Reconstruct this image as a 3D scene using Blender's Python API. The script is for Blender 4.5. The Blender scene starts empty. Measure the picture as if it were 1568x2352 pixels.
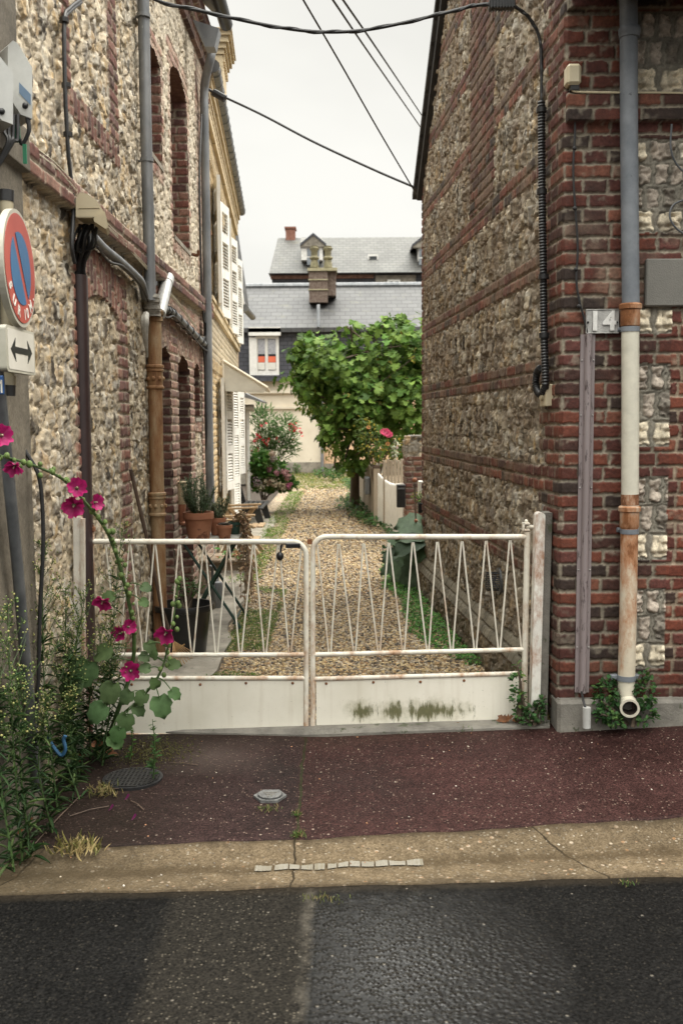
import bpy, bmesh, math, random
import numpy as np
from mathutils import Matrix, Vector
random.seed(7)
rng = np.random.default_rng(11)
SC = bpy.context.scene
COL = SC.collection
R = math.radians

# ------------------------------------------------------------------ camera
FPX, PITCH, ROLL, CAMZ = 2287.0, R(5.27), 0.008, 1.6   # focal length in pixels of a 1568 px wide print
fw = np.array([0, math.cos(PITCH), -math.sin(PITCH)]); upv = np.array([0, math.sin(PITCH), math.cos(PITCH)]); rt = np.array([1., 0, 0])
CAM = np.array([0, 0, CAMZ])
cd = bpy.data.cameras.new('camera'); cam = bpy.data.objects.new('camera', cd); COL.objects.link(cam)
cd.sensor_fit = 'HORIZONTAL'; cd.sensor_width = 24.0; cd.lens = 24.0 * FPX / 1568
cd.clip_start = 0.05; cd.clip_end = 2000
cr, sr = math.cos(ROLL), math.sin(ROLL)
xa = rt * cr - upv * sr; ya = rt * sr + upv * cr; za = -fw
cam.matrix_world = Matrix(((xa[0], ya[0], za[0], CAM[0]), (xa[1], ya[1], za[1], CAM[1]), (xa[2], ya[2], za[2], CAM[2]), (0, 0, 0, 1)))
cd.dof.use_dof = True; cd.dof.focus_distance = 5.0; cd.dof.aperture_fstop = 4.5
SC.camera = cam

# ------------------------------------------------------------------ world, sun, exposure
SUN_EL, SUN_AZ = R(58), R(75)      # azimuth from +Y towards +X
w = bpy.data.worlds.new('World'); SC.world = w; w.use_nodes = True
nt = w.node_tree; nt.nodes.clear()
def wn(t, **k):
    n = nt.nodes.new(t)
    for a, b in k.items(): setattr(n, a, b)
    return n
sky = wn('ShaderNodeTexSky', sky_type='NISHITA', sun_disc=False, sun_elevation=SUN_EL, sun_rotation=SUN_AZ)
hs = wn('ShaderNodeHueSaturation'); hs.inputs['Saturation'].default_value = 0.06
nt.links.new(sky.outputs[0], hs.inputs['Color'])
tc = wn('ShaderNodeTexCoord'); no = wn('ShaderNodeTexNoise'); no.inputs['Scale'].default_value = 1.6; no.inputs['Detail'].default_value = 5
mp = wn('ShaderNodeMapping'); mp.inputs['Scale'].default_value = (1, 1, 2.2)
nt.links.new(tc.outputs['Generated'], mp.inputs[0]); nt.links.new(mp.outputs[0], no.inputs['Vector'])
cl = wn('ShaderNodeValToRGB'); cl.color_ramp.elements[0].position = .3; cl.color_ramp.elements[1].position = .7
cl.color_ramp.elements[0].color = (3.05, 3.02, 2.82, 1); cl.color_ramp.elements[1].color = (4.2, 4.15, 3.88, 1)
nt.links.new(no.outputs[0], cl.inputs[0])
sx = wn('ShaderNodeSeparateXYZ'); nt.links.new(tc.outputs['Generated'], sx.inputs[0])
mr = wn('ShaderNodeMapRange'); mr.inputs[1].default_value = .38; mr.inputs[2].default_value = 1; mr.inputs[3].default_value = 1.0; mr.inputs[4].default_value = 9.0
nt.links.new(sx.outputs[2], mr.inputs[0])            # an overcast sky is brighter overhead than at the horizon
vm = wn('ShaderNodeVectorMath', operation='SCALE'); nt.links.new(cl.outputs[0], vm.inputs[0]); nt.links.new(mr.outputs[0], vm.inputs['Scale'])
mx = wn('ShaderNodeMix', data_type='RGBA'); mx.inputs[0].default_value = .92
nt.links.new(hs.outputs[0], mx.inputs[6]); nt.links.new(vm.outputs[0], mx.inputs[7])
bg = wn('ShaderNodeBackground'); bg.inputs[1].default_value = 0.1
wo = wn('ShaderNodeOutputWorld'); nt.links.new(mx.outputs[2], bg.inputs[0]); nt.links.new(bg.outputs[0], wo.inputs[0])
sd = bpy.data.lights.new('sun', 'SUN'); sd.energy = 1.1; sd.angle = R(25); sd.color = (1, .93, .82)
so = bpy.data.objects.new('sun', sd); COL.objects.link(so)
sdir = Vector((math.sin(SUN_AZ) * math.cos(SUN_EL), math.cos(SUN_AZ) * math.cos(SUN_EL), math.sin(SUN_EL)))
so.rotation_euler = sdir.to_track_quat('Z', 'Y').to_euler()
so.location = (20, 10, 30)
SC.view_settings.view_transform = 'Standard'; SC.view_settings.look = 'None'; SC.view_settings.gamma = 1; SC.view_settings.exposure = 1.22
SC.render.engine = 'CYCLES'; SC.cycles.use_denoising = True; SC.cycles.max_bounces = 6; SC.cycles.caustics_reflective = False

# ------------------------------------------------------------------ where a line of sight meets a real surface
def ray(x, y):
    a, b = (x - 784) / FPX, -(y - 1176) / FPX
    a, b = a * cr + b * sr, -a * sr + b * cr
    return fw + rt * a + upv * b
def at(x, y, Y): d = ray(x, y); return CAM + d * (Y / d[1])
def atX(x, y, X): d = ray(x, y); return CAM + d * (X / d[0])
def atZ(x, y, z=0.0): d = ray(x, y); return CAM + d * ((z - CAMZ) / d[2])
XL = -1.30                                   # face of the left house
FY = 4.86                                    # street face of the right house
RA = np.array([1.075, FY, 0.]); RD = np.array([-.0707, 1, 0.]); RD = RD / np.linalg.norm(RD)
RN = np.array([-RD[1], RD[0], 0.])           # outward normal of the right alley wall
def onR(x, y, off=0.0):
    d = ray(x, y); p0 = RA + RN * off
    return CAM + d * (np.dot(p0 - CAM, RN) / np.dot(d, RN))
def smooth(t): t = np.clip(t, 0, 1); return t * t * (3 - 2 * t)
def gz(x, y):
    x = np.asarray(x, float); y = np.asarray(y, float)
    z = .05 * np.clip(x + .1, 0, 2.2) * smooth((y - 3.3) / 1.3) - .04 * (1 - smooth((y - 3.5) / 1.5))
    return z * (1 - smooth((y - 5.15) / .8))

# ------------------------------------------------------------------ objects
def tag(o, label=None, cat=None, group=None, kind=None):
    if label: o['label'] = label
    if cat: o['category'] = cat
    if group: o['group'] = group
    if kind: o['kind'] = kind
    return o
def thing(name, label, cat, loc=(0, 0, 0), group=None):
    o = bpy.data.objects.new(name, None); COL.objects.link(o); o.location = tuple(float(v) for v in loc)
    o.empty_display_size = .1
    return tag(o, label, cat, group)
def rootloc(p):
    l = np.zeros(3)
    while p is not None: l = l + np.array(p.location); p = p.parent
    return l
def npmesh(name, V, F, mat, parent=None, col=None, smooth_=True, loc=None, attrs=None):
    """V (n,3) world space, F list of faces or (k,m) array"""
    V = np.asarray(V, float)
    base = rootloc(parent) if parent is not None else (np.asarray(loc, float) if loc is not None else np.zeros(3))
    V = V - base
    me = bpy.data.meshes.new(name)
    if isinstance(F, np.ndarray):
        k, m = F.shape
        me.vertices.add(len(V)); me.vertices.foreach_set('co', V.astype(np.float32).ravel())
        me.loops.add(k * m); me.loops.foreach_set('vertex_index', F.astype(np.int32).ravel())
        me.polygons.add(k); me.polygons.foreach_set('loop_start', np.arange(0, k * m, m, dtype=np.int32))
        me.polygons.foreach_set('use_smooth', np.full(k, bool(smooth_)))
        me.update(calc_edges=True)
    else:
        me.from_pydata([tuple(v) for v in V], [], F); me.update()
        me.polygons.foreach_set('use_smooth', np.full(len(me.polygons), bool(smooth_)))
    if col is not None:
        a = me.attributes.new('Col', 'FLOAT_COLOR', 'POINT')
        c = np.ones((len(V), 4), np.float32); c[:, :col.shape[1]] = col
        a.data.foreach_set('color', c.ravel())
    me.materials.append(mat)
    o = bpy.data.objects.new(name, me); COL.objects.link(o)
    if parent is not None: o.parent = parent
    elif loc is not None: o.location = tuple(float(v) for v in loc)
    return o
def spline(P, n=8):
    P = [np.asarray(p, float) for p in P]
    if len(P) < 3: return [P[0] + (P[-1] - P[0]) * i / n for i in range(n + 1)]
    Q = [2 * P[0] - P[1]] + P + [2 * P[-1] - P[-2]]; out = []
    for i in range(1, len(Q) - 2):
        p0, p1, p2, p3 = Q[i - 1:i + 3]
        for j in range(n):
            t = j / n
            out.append(.5 * (2 * p1 + (p2 - p0) * t + (2 * p0 - 5 * p1 + 4 * p2 - p3) * t * t + (3 * p1 - p0 - 3 * p2 + p3) * t ** 3))
    out.append(P[-1]); return out
def unit(v): v = np.asarray(v, float); return v / (np.linalg.norm(v) + 1e-12)
class MB:
    def __init__(s): s.V = []; s.F = []; s.C = []; s.c = (1, 1, 1)
    def add(s, V, F, c=None):
        n = len(s.V); s.V += [tuple(map(float, v)) for v in V]; s.F += [[n + i for i in f] for f in F]; s.C += [c or s.c] * len(V); return s
    def box(s, lo, hi, bev=0.0, M=None):
        lo = np.array(lo, float); hi = np.array(hi, float); b = min(bev, *(abs(hi - lo) * .45)) if bev else 0
        if b <= 0:
            V = [(x, y, z) for x in (lo[0], hi[0]) for y in (lo[1], hi[1]) for z in (lo[2], hi[2])]
            F = [[0, 1, 3, 2], [4, 6, 7, 5], [0, 4, 5, 1], [2, 3, 7, 6], [0, 2, 6, 4], [1, 5, 7, 3]]
        else:
            V = []; F = []; idx = {}
            for i in (0, 1):
                for j in (0, 1):
                    for k in (0, 1):
                        for a in range(3):
                            p = np.array([(lo[q], hi[q])[(i, j, k)[q]] for q in range(3)])
                            for q in range(3):
                                if q != a: p[q] += b * (1 if (i, j, k)[q] == 0 else -1)
                            idx[(i, j, k, a)] = len(V); V.append(p)
            for a in range(3):
                for sgn in (0, 1):
                    o1, o2 = (a + 1) % 3, (a + 2) % 3
                    ring = []
                    for c1, c2 in ((0, 0), (1, 0), (1, 1), (0, 1)):
                        t = [0, 0, 0]; t[a] = sgn; t[o1] = c1; t[o2] = c2; ring.append(idx[tuple(t) + (a,)])
                    F.append(ring if sgn else ring[::-1])
            for a in range(3):
                o1, o2 = (a + 1) % 3, (a + 2) % 3
                for c1 in (0, 1):
                    for c2 in (0, 1):
                        t0 = [0, 0, 0]; t0[o1] = c1; t0[o2] = c2; t1 = list(t0); t1[a] = 1
                        f = [idx[tuple(t0) + (o1,)], idx[tuple(t0) + (o2,)], idx[tuple(t1) + (o2,)], idx[tuple(t1) + (o1,)]]
                        F.append(f if (c1 ^ c2) else f[::-1])
            for i in (0, 1):
                for j in (0, 1):
                    for k in (0, 1):
                        f = [idx[(i, j, k, a)] for a in range(3)]
                        F.append(f if (i + j + k) % 2 else f[::-1])
        if M is not None: V = [M(np.array(v)) for v in V]
        return s.add(V, F)
    def obox(s, c, ax, ay, az, hx, hy, hz, bev=0.0):
        c = np.asarray(c, float); A = [unit(ax), unit(ay), unit(az)]
        return s.box((-hx, -hy, -hz), (hx, hy, hz), bev, M=lambda v: c + A[0] * v[0] + A[1] * v[1] + A[2] * v[2])
    def bar(s, a, b, w, h, side=(1, 0, 0), bev=0.0):
        a = np.asarray(a, float); b = np.asarray(b, float); d = unit(b - a); sd = np.asarray(side, float); sd = unit(sd - d * np.dot(sd, d))
        return s.obox((a + b) / 2, d, sd, np.cross(d, sd), np.linalg.norm(b - a) / 2, w / 2, h / 2, bev)
    def tube(s, P, r, n=10, cap=True):
        P = [np.asarray(p, float) for p in P]; m = len(P)
        rr = [r] * m if np.isscalar(r) else list(r)
        if len(rr) != m: rr = list(np.interp(np.linspace(0, 1, m), np.linspace(0, 1, len(rr)), rr))
        t = unit(P[1] - P[0]); h = np.array([0, 0, 1.]) if abs(t[2]) < .9 else np.array([1., 0, 0])
        nn = unit(np.cross(t, h)); V = []
        for i in range(m):
            t = unit(P[min(i + 1, m - 1)] - P[max(i - 1, 0)]); nn = unit(nn - t * np.dot(nn, t)); bb = np.cross(t, nn)
            for k in range(n):
                a = 2 * math.pi * k / n; V.append(P[i] + rr[i] * (math.cos(a) * nn + math.sin(a) * bb))
        F = [[i * n + k, i * n + (k + 1) % n, (i + 1) * n + (k + 1) % n, (i + 1) * n + k] for i in range(m - 1) for k in range(n)]
        if cap: F += [list(range(n))[::-1], [(m - 1) * n + k for k in range(n)]]
        return s.add(V, F)
    def lathe(s, prof, c=(0, 0, 0), n=24, axis=None, wob=0.0, cap=True):
        """prof: (radius, height) pairs; axis default +z"""
        c = np.asarray(c, float); az = unit(axis) if axis is not None else np.array([0, 0, 1.])
        h = np.array([1., 0, 0]) if abs(az[0]) < .9 else np.array([0, 1., 0]); ax = unit(np.cross(h, az)); ay = np.cross(az, ax)
        V = []; m = len(prof)
        for r_, z in prof:
            for k in range(n):
                a = 2 * math.pi * k / n; q = r_ * (1 + wob * math.sin(3 * a + z * 9))
                V.append(c + az * z + q * (math.cos(a) * ax + math.sin(a) * ay))
        F = [[i * n + k, i * n + (k + 1) % n, (i + 1) * n + (k + 1) % n, (i + 1) * n + k] for i in range(m - 1) for k in range(n)]
        if cap: F += [list(range(n))[::-1], [(m - 1) * n + k for k in range(n)]]
        return s.add(V, F)
    def ball(s, c, r, n=6, sq=(1, 1, 1)):
        c = np.asarray(c, float); V = [c + np.array([0, 0, -r * sq[2]])]
        for i in range(1, n):
            f = math.pi * i / n
            for k in range(n + 2):
                a = 2 * math.pi * k / (n + 2); V.append(c + r * np.array([math.sin(f) * math.cos(a) * sq[0], math.sin(f) * math.sin(a) * sq[1], -math.cos(f) * sq[2]]))
        V.append(c + np.array([0, 0, r * sq[2]])); m = n + 2
        F = [[0, 1 + (k + 1) % m, 1 + k] for k in range(m)]
        F += [[1 + i * m + k, 1 + i * m + (k + 1) % m, 1 + (i + 1) * m + (k + 1) % m, 1 + (i + 1) * m + k] for i in range(n - 2) for k in range(m)]
        F += [[len(V) - 1, 1 + (n - 2) * m + k, 1 + (n - 2) * m + (k + 1) % m] for k in range(m)]
        return s.add(V, F)
    def prism(s, poly, a, b):
        """extrude the closed 3-D polygon from offset a to offset b"""
        a = np.asarray(a, float); b = np.asarray(b, float); n = len(poly); poly = [np.asarray(p, float) for p in poly]
        return s.add([p + a for p in poly] + [p + b for p in poly], [list(range(n))[::-1], [n + i for i in range(n)]] + [[i, (i + 1) % n, n + (i + 1) % n, n + i] for i in range(n)])
    def leaf(s, p, d, up, L, W, kind='oval', bend=.25, fold=.15, c=None):
        d = unit(d); up = np.asarray(up, float); up = unit(up - d * np.dot(up, d)); sd = np.cross(up, d)
        O = OUT[kind]; p = np.asarray(p, float); V = []; n = len(O)
        for (t, q) in O: V.append(p + d * (t * L) + sd * (q * W) + up * (fold * abs(q) * W - bend * L * t * t))
        T = sorted({0.0, .25, .5, .75, 1.0}); base = len(V)
        for t in T: V.append(p + d * (t * L) + up * (-bend * L * t * t))
        F = []
        for i in range(n):
            j = (i + 1) % n; a = O[i][0]; b = O[j][0]
            ka = min(range(5), key=lambda k: abs(T[k] - a)); kb = min(range(5), key=lambda k: abs(T[k] - b))
            F.append([i, j, base + kb] if ka == kb else [i, j, base + kb, base + ka])
        return s.add(V, F, c)
    def build(s, name, mat, parent=None, loc=None, smooth_=True):
        V = np.array(s.V); C = np.array(s.C)
        o = npmesh(name, V, s.F, mat, parent, C if (C.min() < 1 or C.max() > 1) else None, smooth_, loc)
        if smooth_:
            me = o.data
            try: me.set_sharp_from_angle(angle=R(38))
            except Exception: pass
        return o
def half(pts): return pts + [(t, -q) for t, q in reversed(pts[1:-1])]
OUT = {
    'oval': half([(0, 0), (.15, .25), (.4, .5), (.7, .38), (1, 0)]),
    'lance': half([(0, 0), (.25, .4), (.5, .5), (.8, .25), (1, 0)]),
    'round': half([(0, .0), (-.08, .3), (.15, .52), (.42, .6), (.55, .45), (.78, .42), (.86, .2), (1, 0)]),
    'lobed': half([(0, 0), (-.05, .22), (.12, .55), (.22, .3), (.42, .6), (.5, .24), (.72, .34), (.8, .2), (1, 0)]),
    'petal': half([(0, 0), (.3, .22), (.7, .52), (.95, .42), (1.02, .12), (.96, 0)]),
}
def scatter(name, TV, TF, pos, M, size, mat, parent=None, col=None, smooth_=True, loc=None):
    """copies of one small shape, merged: TV (n,3), TF (k,m), M (N,3,3), size (N,) or (N,3)"""
    N = len(pos); TV = np.asarray(TV, float); TF = np.asarray(TF); size = np.asarray(size, float)
    S = size[:, None, None] if size.ndim == 1 else size[:, None, :]
    V = np.einsum('nij,nkj->nki', M, TV[None] * S) + pos[:, None, :]
    F = (TF[None] + (np.arange(N) * len(TV))[:, None, None]).reshape(-1, TF.shape[1])
    C = np.repeat(col, len(TV), axis=0) if col is not None else None
    return npmesh(name, V.reshape(-1, 3), F, mat, parent, C, smooth_, loc)
def frames(d, up):
    d = d / (np.linalg.norm(d, axis=1, keepdims=True) + 1e-9); up = up - d * np.sum(d * up, 1, keepdims=True)
    up = up / (np.linalg.norm(up, axis=1, keepdims=True) + 1e-9); s = np.cross(up, d)
    return np.stack([d, s, up], axis=2)
def leafT(kind, bend=.25, fold=.15):
    m = MB(); m.leaf((0, 0, 0), (1, 0, 0), (0, 0, 1), 1, 1, kind, bend, fold)
    F = [];
    for f in m.F:
        if len(f) == 3: F.append(f)
        else: F += [[f[0], f[1], f[2]], [f[0], f[2], f[3]]]
    return np.array(m.V), np.array(F)
def rotz(N): a = rng.uniform(0, 2 * math.pi, N); z = np.zeros(N); o = np.ones(N); return np.stack([np.stack([np.cos(a), -np.sin(a), z], 1), np.stack([np.sin(a), np.cos(a), z], 1), np.stack([z, z, o], 1)], 1)
ICO_V = None
def ico(sub=1):
    bm = bmesh.new(); bmesh.ops.create_icosphere(bm, subdivisions=sub, radius=1)
    V = np.array([v.co[:] for v in bm.verts]); F = np.array([[v.index for v in f.verts] for f in bm.faces]); bm.free(); return V, F

# ------------------------------------------------------------------ materials
def nodes(m):
    m.use_nodes = True; t = m.node_tree; b = t.nodes['Principled BSDF']; return t, b
def nz(t, scale, detail=5, rough=.6, vec=None, typ='ShaderNodeTexNoise'):
    n = t.nodes.new(typ); n.inputs['Scale'].default_value = scale
    if 'Detail' in n.inputs: n.inputs['Detail'].default_value = detail if typ == 'ShaderNodeTexNoise' else 0
    if 'Roughness' in n.inputs and typ == 'ShaderNodeTexNoise': n.inputs['Roughness'].default_value = rough
    if vec is not None: t.links.new(vec, n.inputs['Vector'])
    return n
def ramp(t, src, stops):
    n = t.nodes.new('ShaderNodeValToRGB'); e = n.color_ramp.elements
    while len(e) < len(stops): e.new(.5)
    for i, (p, c) in enumerate(stops):
        e[i].position = p; e[i].color = (tuple(c) + (1,)) if not np.isscalar(c) else (c, c, c, 1)
    t.links.new(src, n.inputs[0]); return n.outputs[0]
def mixc(t, fac, a, b, mode='MIX'):
    n = t.nodes.new('ShaderNodeMix'); n.data_type = 'RGBA'; n.blend_type = mode
    for k, v in ((0, fac), (6, a), (7, b)):
        if hasattr(v, 'is_linked') or hasattr(v, 'links'): t.links.new(v, n.inputs[k])
        elif np.isscalar(v): n.inputs[k].default_value = v
        else: n.inputs[k].default_value = tuple(v) + (1,)
    return n.outputs[2]
def math_(t, op, a, b=0.0, c=None):
    n = t.nodes.new('ShaderNodeMath'); n.operation = op
    for k, v in enumerate((a, b, c)):
        if v is None: continue
        if hasattr(v, 'links'): t.links.new(v, n.inputs[k])
        else: n.inputs[k].default_value = v
    return n.outputs[0]
def objco(t, scale=None):
    c = t.nodes.new('ShaderNodeTexCoord').outputs['Object']
    if scale is None: return c
    m = t.nodes.new('ShaderNodeMapping'); m.inputs['Scale'].default_value = scale; t.links.new(c, m.inputs[0]); return m.outputs[0]
def bumpn(t, b, h, strength, dist=.01):
    n = t.nodes.new('ShaderNodeBump'); n.inputs['Strength'].default_value = strength; n.inputs['Distance'].default_value = dist
    t.links.new(h, n.inputs['Height']); t.links.new(n.outputs[0], b.inputs['Normal']); return n
def pm(name, c1, c2, scale=8, rough=.6, bump=.15, bscale=60, metal=0.0, lo=.35, hi=.65, c3=None, s3=90, t3=.68, r2=None, stretch=None, spec=.5):
    """paint / stone / metal with two mottled colours and an optional third in specks"""
    m = bpy.data.materials.new(name); t, b = nodes(m); v = objco(t, stretch)
    n = nz(t, scale, 6, .62, v); col = ramp(t, n.outputs[0], [(lo, c1), (hi, c2)])
    if c3 is not None:
        n3 = nz(t, s3, 4, .7, v); f = ramp(t, n3.outputs[0], [(t3, 0.), (min(t3 + .05, 1), 1.)]); col = mixc(t, f, col, c3)
    t.links.new(col, b.inputs['Base Color']); b.inputs['Metallic'].default_value = metal; b.inputs['Specular IOR Level'].default_value = spec
    if r2 is None: b.inputs['Roughness'].default_value = rough
    else:
        t.links.new(ramp(t, n.outputs[0], [(lo, rough), (hi, r2)]), b.inputs['Roughness'])
    if bump: bumpn(t, b, nz(t, bscale, 4, .65, v).outputs[0], bump)
    return m
def attrmat(name, rough=.75, nscale=70, amt=.45, bump=.35, bscale=140, spec=.35):
    m = bpy.data.materials.new(name); t, b = nodes(m); v = objco(t)
    a = t.nodes.new('ShaderNodeAttribute'); a.attribute_name = 'Col'
    n = nz(t, nscale, 6, .7, v); n2 = nz(t, nscale * .13, 4, .6, v)
    f = ramp(t, n.outputs[0], [(.25, 1 - amt), (.75, 1 + amt * .7)]); f2 = ramp(t, n2.outputs[0], [(.3, .78), (.7, 1.16)])
    c = mixc(t, 1.0, a.outputs['Color'], f, 'MULTIPLY'); c = mixc(t, 1.0, c, f2, 'MULTIPLY')
    t.links.new(c, b.inputs['Base Color']); b.inputs['Roughness'].default_value = rough; b.inputs['Specular IOR Level'].default_value = spec
    bumpn(t, b, nz(t, bscale, 5, .7, v).outputs[0], bump, .006)
    return m
def leafmat(name, rough=.45, trans=.25, spec=.4):
    m = bpy.data.materials.new(name); t, b = nodes(m)
    a = t.nodes.new('ShaderNodeAttribute'); a.attribute_name = 'Col'
    n = nz(t, 25, 4, .6, objco(t)); c = mixc(t, 1.0, a.outputs['Color'], ramp(t, n.outputs[0], [(.3, .72), (.7, 1.2)]), 'MULTIPLY')
    t.links.new(c, b.inputs['Base Color']); b.inputs['Roughness'].default_value = rough; b.inputs['Specular IOR Level'].default_value = spec
    tr = t.nodes.new('ShaderNodeBsdfTranslucent'); t.links.new(c, tr.inputs[0]); mxs = t.nodes.new('ShaderNodeMixShader'); mxs.inputs[0].default_value = trans
    o = t.nodes['Material Output']; t.links.new(b.outputs[0], mxs.inputs[1]); t.links.new(tr.outputs[0], mxs.inputs[2]); t.links.new(mxs.outputs[0], o.inputs[0])
    return m
def rustmat(name, paint, rust=(.20, .075, .03), dark=(.045, .022, .015), thr=.6, scale=9, zlo=None, zhi=None, zamt=.42, rough=.45, speck=.7, stretch=(1, 1, .5)):
    """painted iron whose paint has gone to rust in patches; zlo/zhi: more rust towards zhi (object space)"""
    m = bpy.data.materials.new(name); t, b = nodes(m); v = objco(t); vs = objco(t, stretch)
    n = nz(t, scale, 8, .7, vs); n2 = nz(t, scale * 7, 5, .7, v); f = n.outputs[0]
    if zlo is not None:
        s = t.nodes.new('ShaderNodeSeparateXYZ'); t.links.new(v, s.inputs[0]); mr = t.nodes.new('ShaderNodeMapRange')
        for i, q in enumerate((zlo, zhi, 0., zamt)): mr.inputs[i + 1].default_value = q
        t.links.new(s.outputs[2], mr.inputs[0]); f = math_(t, 'ADD', f, mr.outputs[0])
    stain = ramp(t, f, [(thr - .12, 0.), (thr + .05, 1.)]); hard = ramp(t, f, [(thr + .07, 0.), (thr + .13, 1.)]); sp = ramp(t, n2.outputs[0], [(speck, 0.), (speck + .04, 1.)])
    pc = mixc(t, ramp(t, nz(t, 14, 5, .6, v).outputs[0], [(.35, 0.), (.7, 1.)]), paint, tuple(q * .8 for q in paint))
    c = mixc(t, math_(t, 'MULTIPLY', stain, .85), pc, rust); c = mixc(t, hard, c, mixc(t, n2.outputs[0], dark, rust)); c = mixc(t, math_(t, 'MULTIPLY', sp, .8), c, tuple(q * .7 for q in rust))
    t.links.new(c, b.inputs['Base Color']); t.links.new(ramp(t, f, [(thr - .1, rough), (thr + .1, .85)]), b.inputs['Roughness'])
    bumpn(t, b, math_(t, 'ADD', math_(t, 'MULTIPLY', hard, -.6), n2.outputs[0]), .25, .004)
    return m
MT = {}
MT['mason'] = attrmat('flint_and_brick')
MT['leaf'] = leafmat('leaf', .55, .33, .15); MT['leaf_dull'] = leafmat('leaf_dull', .6, .2, .25); MT['petal'] = leafmat('petal', .5, .3, .3)
MT['zinc'] = pm('zinc', (.13, .14, .15), (.25, .255, .26), 7, .5, .08, 50, .35, c3=(.34, .34, .33), s3=60, t3=.66, stretch=(1, 1, .35))
MT['bluepvc'] = pm('grey_pipe_paint', (.12, .135, .155), (.19, .205, .225), 9, .5, .1, 60, 0, c3=(.06, .065, .07), s3=26, t3=.66)
MT['castrust'] = rustmat('rusty_cast_iron', (.30, .215, .12), (.19, .085, .03), (.07, .03, .015), .50, 11, stretch=(1, 1, .22), rough=.6, speck=.6)
MT['whiteiron'] = rustmat('cream_cast_iron', (.62, .58, .47), (.27, .105, .035), (.05, .022, .012), .72, 12, speck=.72)
MT['whiteiron_rusty'] = rustmat('cream_cast_iron_rusted', (.60, .53, .41), (.33, .125, .04), (.07, .028, .012), .60, 9, zlo=.55, zhi=1.12, zamt=.17, speck=.64, stretch=(1, 1, .4))
MT['gatewhite'] = rustmat('gate_paint', (.74, .70, .60), (.36, .19, .09), (.06, .03, .02), .655, 8, zlo=.75, zhi=.0, zamt=.12, speck=.68)
MT['postwhite'] = rustmat('post_paint', (.74, .715, .65), (.30, .12, .045), (.04, .02, .013), .585, 13, speck=.69)
MT['rust'] = pm('rust', (.22, .085, .03), (.075, .033, .018), 18, .85, .4, 90)
MT['black'] = pm('black_rubber', (.008, .008, .009), (.018, .018, .019), 30, .45, .05, 80)
MT['blackgloss'] = pm('black_plastic', (.007, .007, .008), (.014, .014, .015), 12, .28, .06, 40)
MT['cableblk'] = pm('cable_black', (.010, .010, .011), (.022, .021, .021), 40, .5, 0)
MT['cream'] = pm('cream_plastic', (.50, .43, .29), (.58, .51, .36), 5, .45, .03, 60)
MT['whitepl'] = pm('white_plastic', (.62, .60, .54), (.72, .70, .64), 6, .5, .04, 60)
MT['greybox'] = pm('grey_cabinet', (.42, .42, .40), (.55, .55, .52), 5, .5, .06, 40, c3=(.30, .30, .28), s3=18, t3=.63)
MT['trunk'] = pm('brown_trunking', (.028, .016, .016), (.040, .024, .023), 4, .38, .03, 70)
MT['mauve'] = pm('mauve_cover', (.20, .165, .165), (.25, .21, .21), 6, .45, .05, 60, c3=(.085, .065, .065), s3=42, t3=.56, stretch=(1, 1, .25))
MT['concrete'] = pm('concrete', (.17, .15, .12), (.33, .30, .245), 5, .85, .5, 90, c3=(.10, .09, .075), s3=22, t3=.62)
MT['concgrey'] = pm('grey_concrete', (.12, .11, .095), (.22, .205, .175), 7, .8, .5, 110, c3=(.07, .075, .045), s3=9, t3=.58)
MT['render'] = pm('cement_render', (.11, .095, .075), (.20, .18, .14), 3.5, .85, .35, 80, stretch=(1, 1, .4))
MT['slate'] = None
MT['whitewood'] = pm('white_paint_wood', (.66, .645, .60), (.80, .785, .74), 9, .55, .12, 50, c3=(.42, .39, .33), s3=30, t3=.68)
MT['creamwall'] = pm('cream_render', (.66, .585, .46), (.78, .705, .57), 1.2, .85, .2, 50, c3=(.48, .40, .30), s3=3.5, t3=.64)
MT['peach'] = pm('peach_render', (.62, .41, .25), (.72, .50, .32), 1.2, .85, .2, 50)
MT['wood'] = pm('weathered_wood', (.17, .125, .085), (.30, .235, .165), 7, .75, .3, 60, stretch=(1, 1, .12))
MT['woodfur'] = pm('teak_wood', (.26, .17, .09), (.40, .285, .165), 9, .6, .2, 50, stretch=(.3, 1, 1))
MT['woodgrey'] = pm('grey_fence_wood', (.22, .175, .125), (.36, .30, .225), 6, .8, .35, 60, stretch=(1, 1, .12))
MT['darkwood'] = pm('dark_handle_wood', (.05, .032, .022), (.11, .072, .05), 12, .7, .3, 70, stretch=(1, 1, .2))
MT['benchblack'] = pm('black_paint', (.010, .010, .010), (.022, .021, .02), 10, .5, .1, 60)
MT['green'] = pm('green_metal', (.010, .035, .025), (.018, .055, .04), 9, .45, .05, 60)
MT['terra'] = pm('terracotta', (.27, .105, .055), (.40, .18, .10), 5, .75, .12, 60, c3=(.15, .055, .03), s3=5, t3=.57)
MT['soil'] = pm('soil', (.018, .012, .008), (.05, .035, .022), 30, .95, .8, 60)
MT['glass'] = pm('window_glass', (.02, .023, .026), (.04, .043, .045), 3, .08, 0, spec=.8)
MT['stem'] = pm('green_stem', (.032, .065, .016), (.065, .12, .03), 14, .55, .1, 60)
MT['bark'] = pm('bark', (.055, .038, .026), (.12, .088, .06), 14, .85, .5, 50, stretch=(1, 1, .2))
MT['alu'] = pm('cast_aluminium', (.30, .295, .28), (.46, .45, .43), 25, .5, .3, 160, .5)
MT['brass'] = pm('beige_tube', (.32, .28, .19), (.42, .37, .26), 8, .4, .05, 50, .1)
MT['steel'] = pm('galvanised_tube', (.085, .09, .095), (.15, .155, .16), 10, .45, .06, 60, .5)
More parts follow.
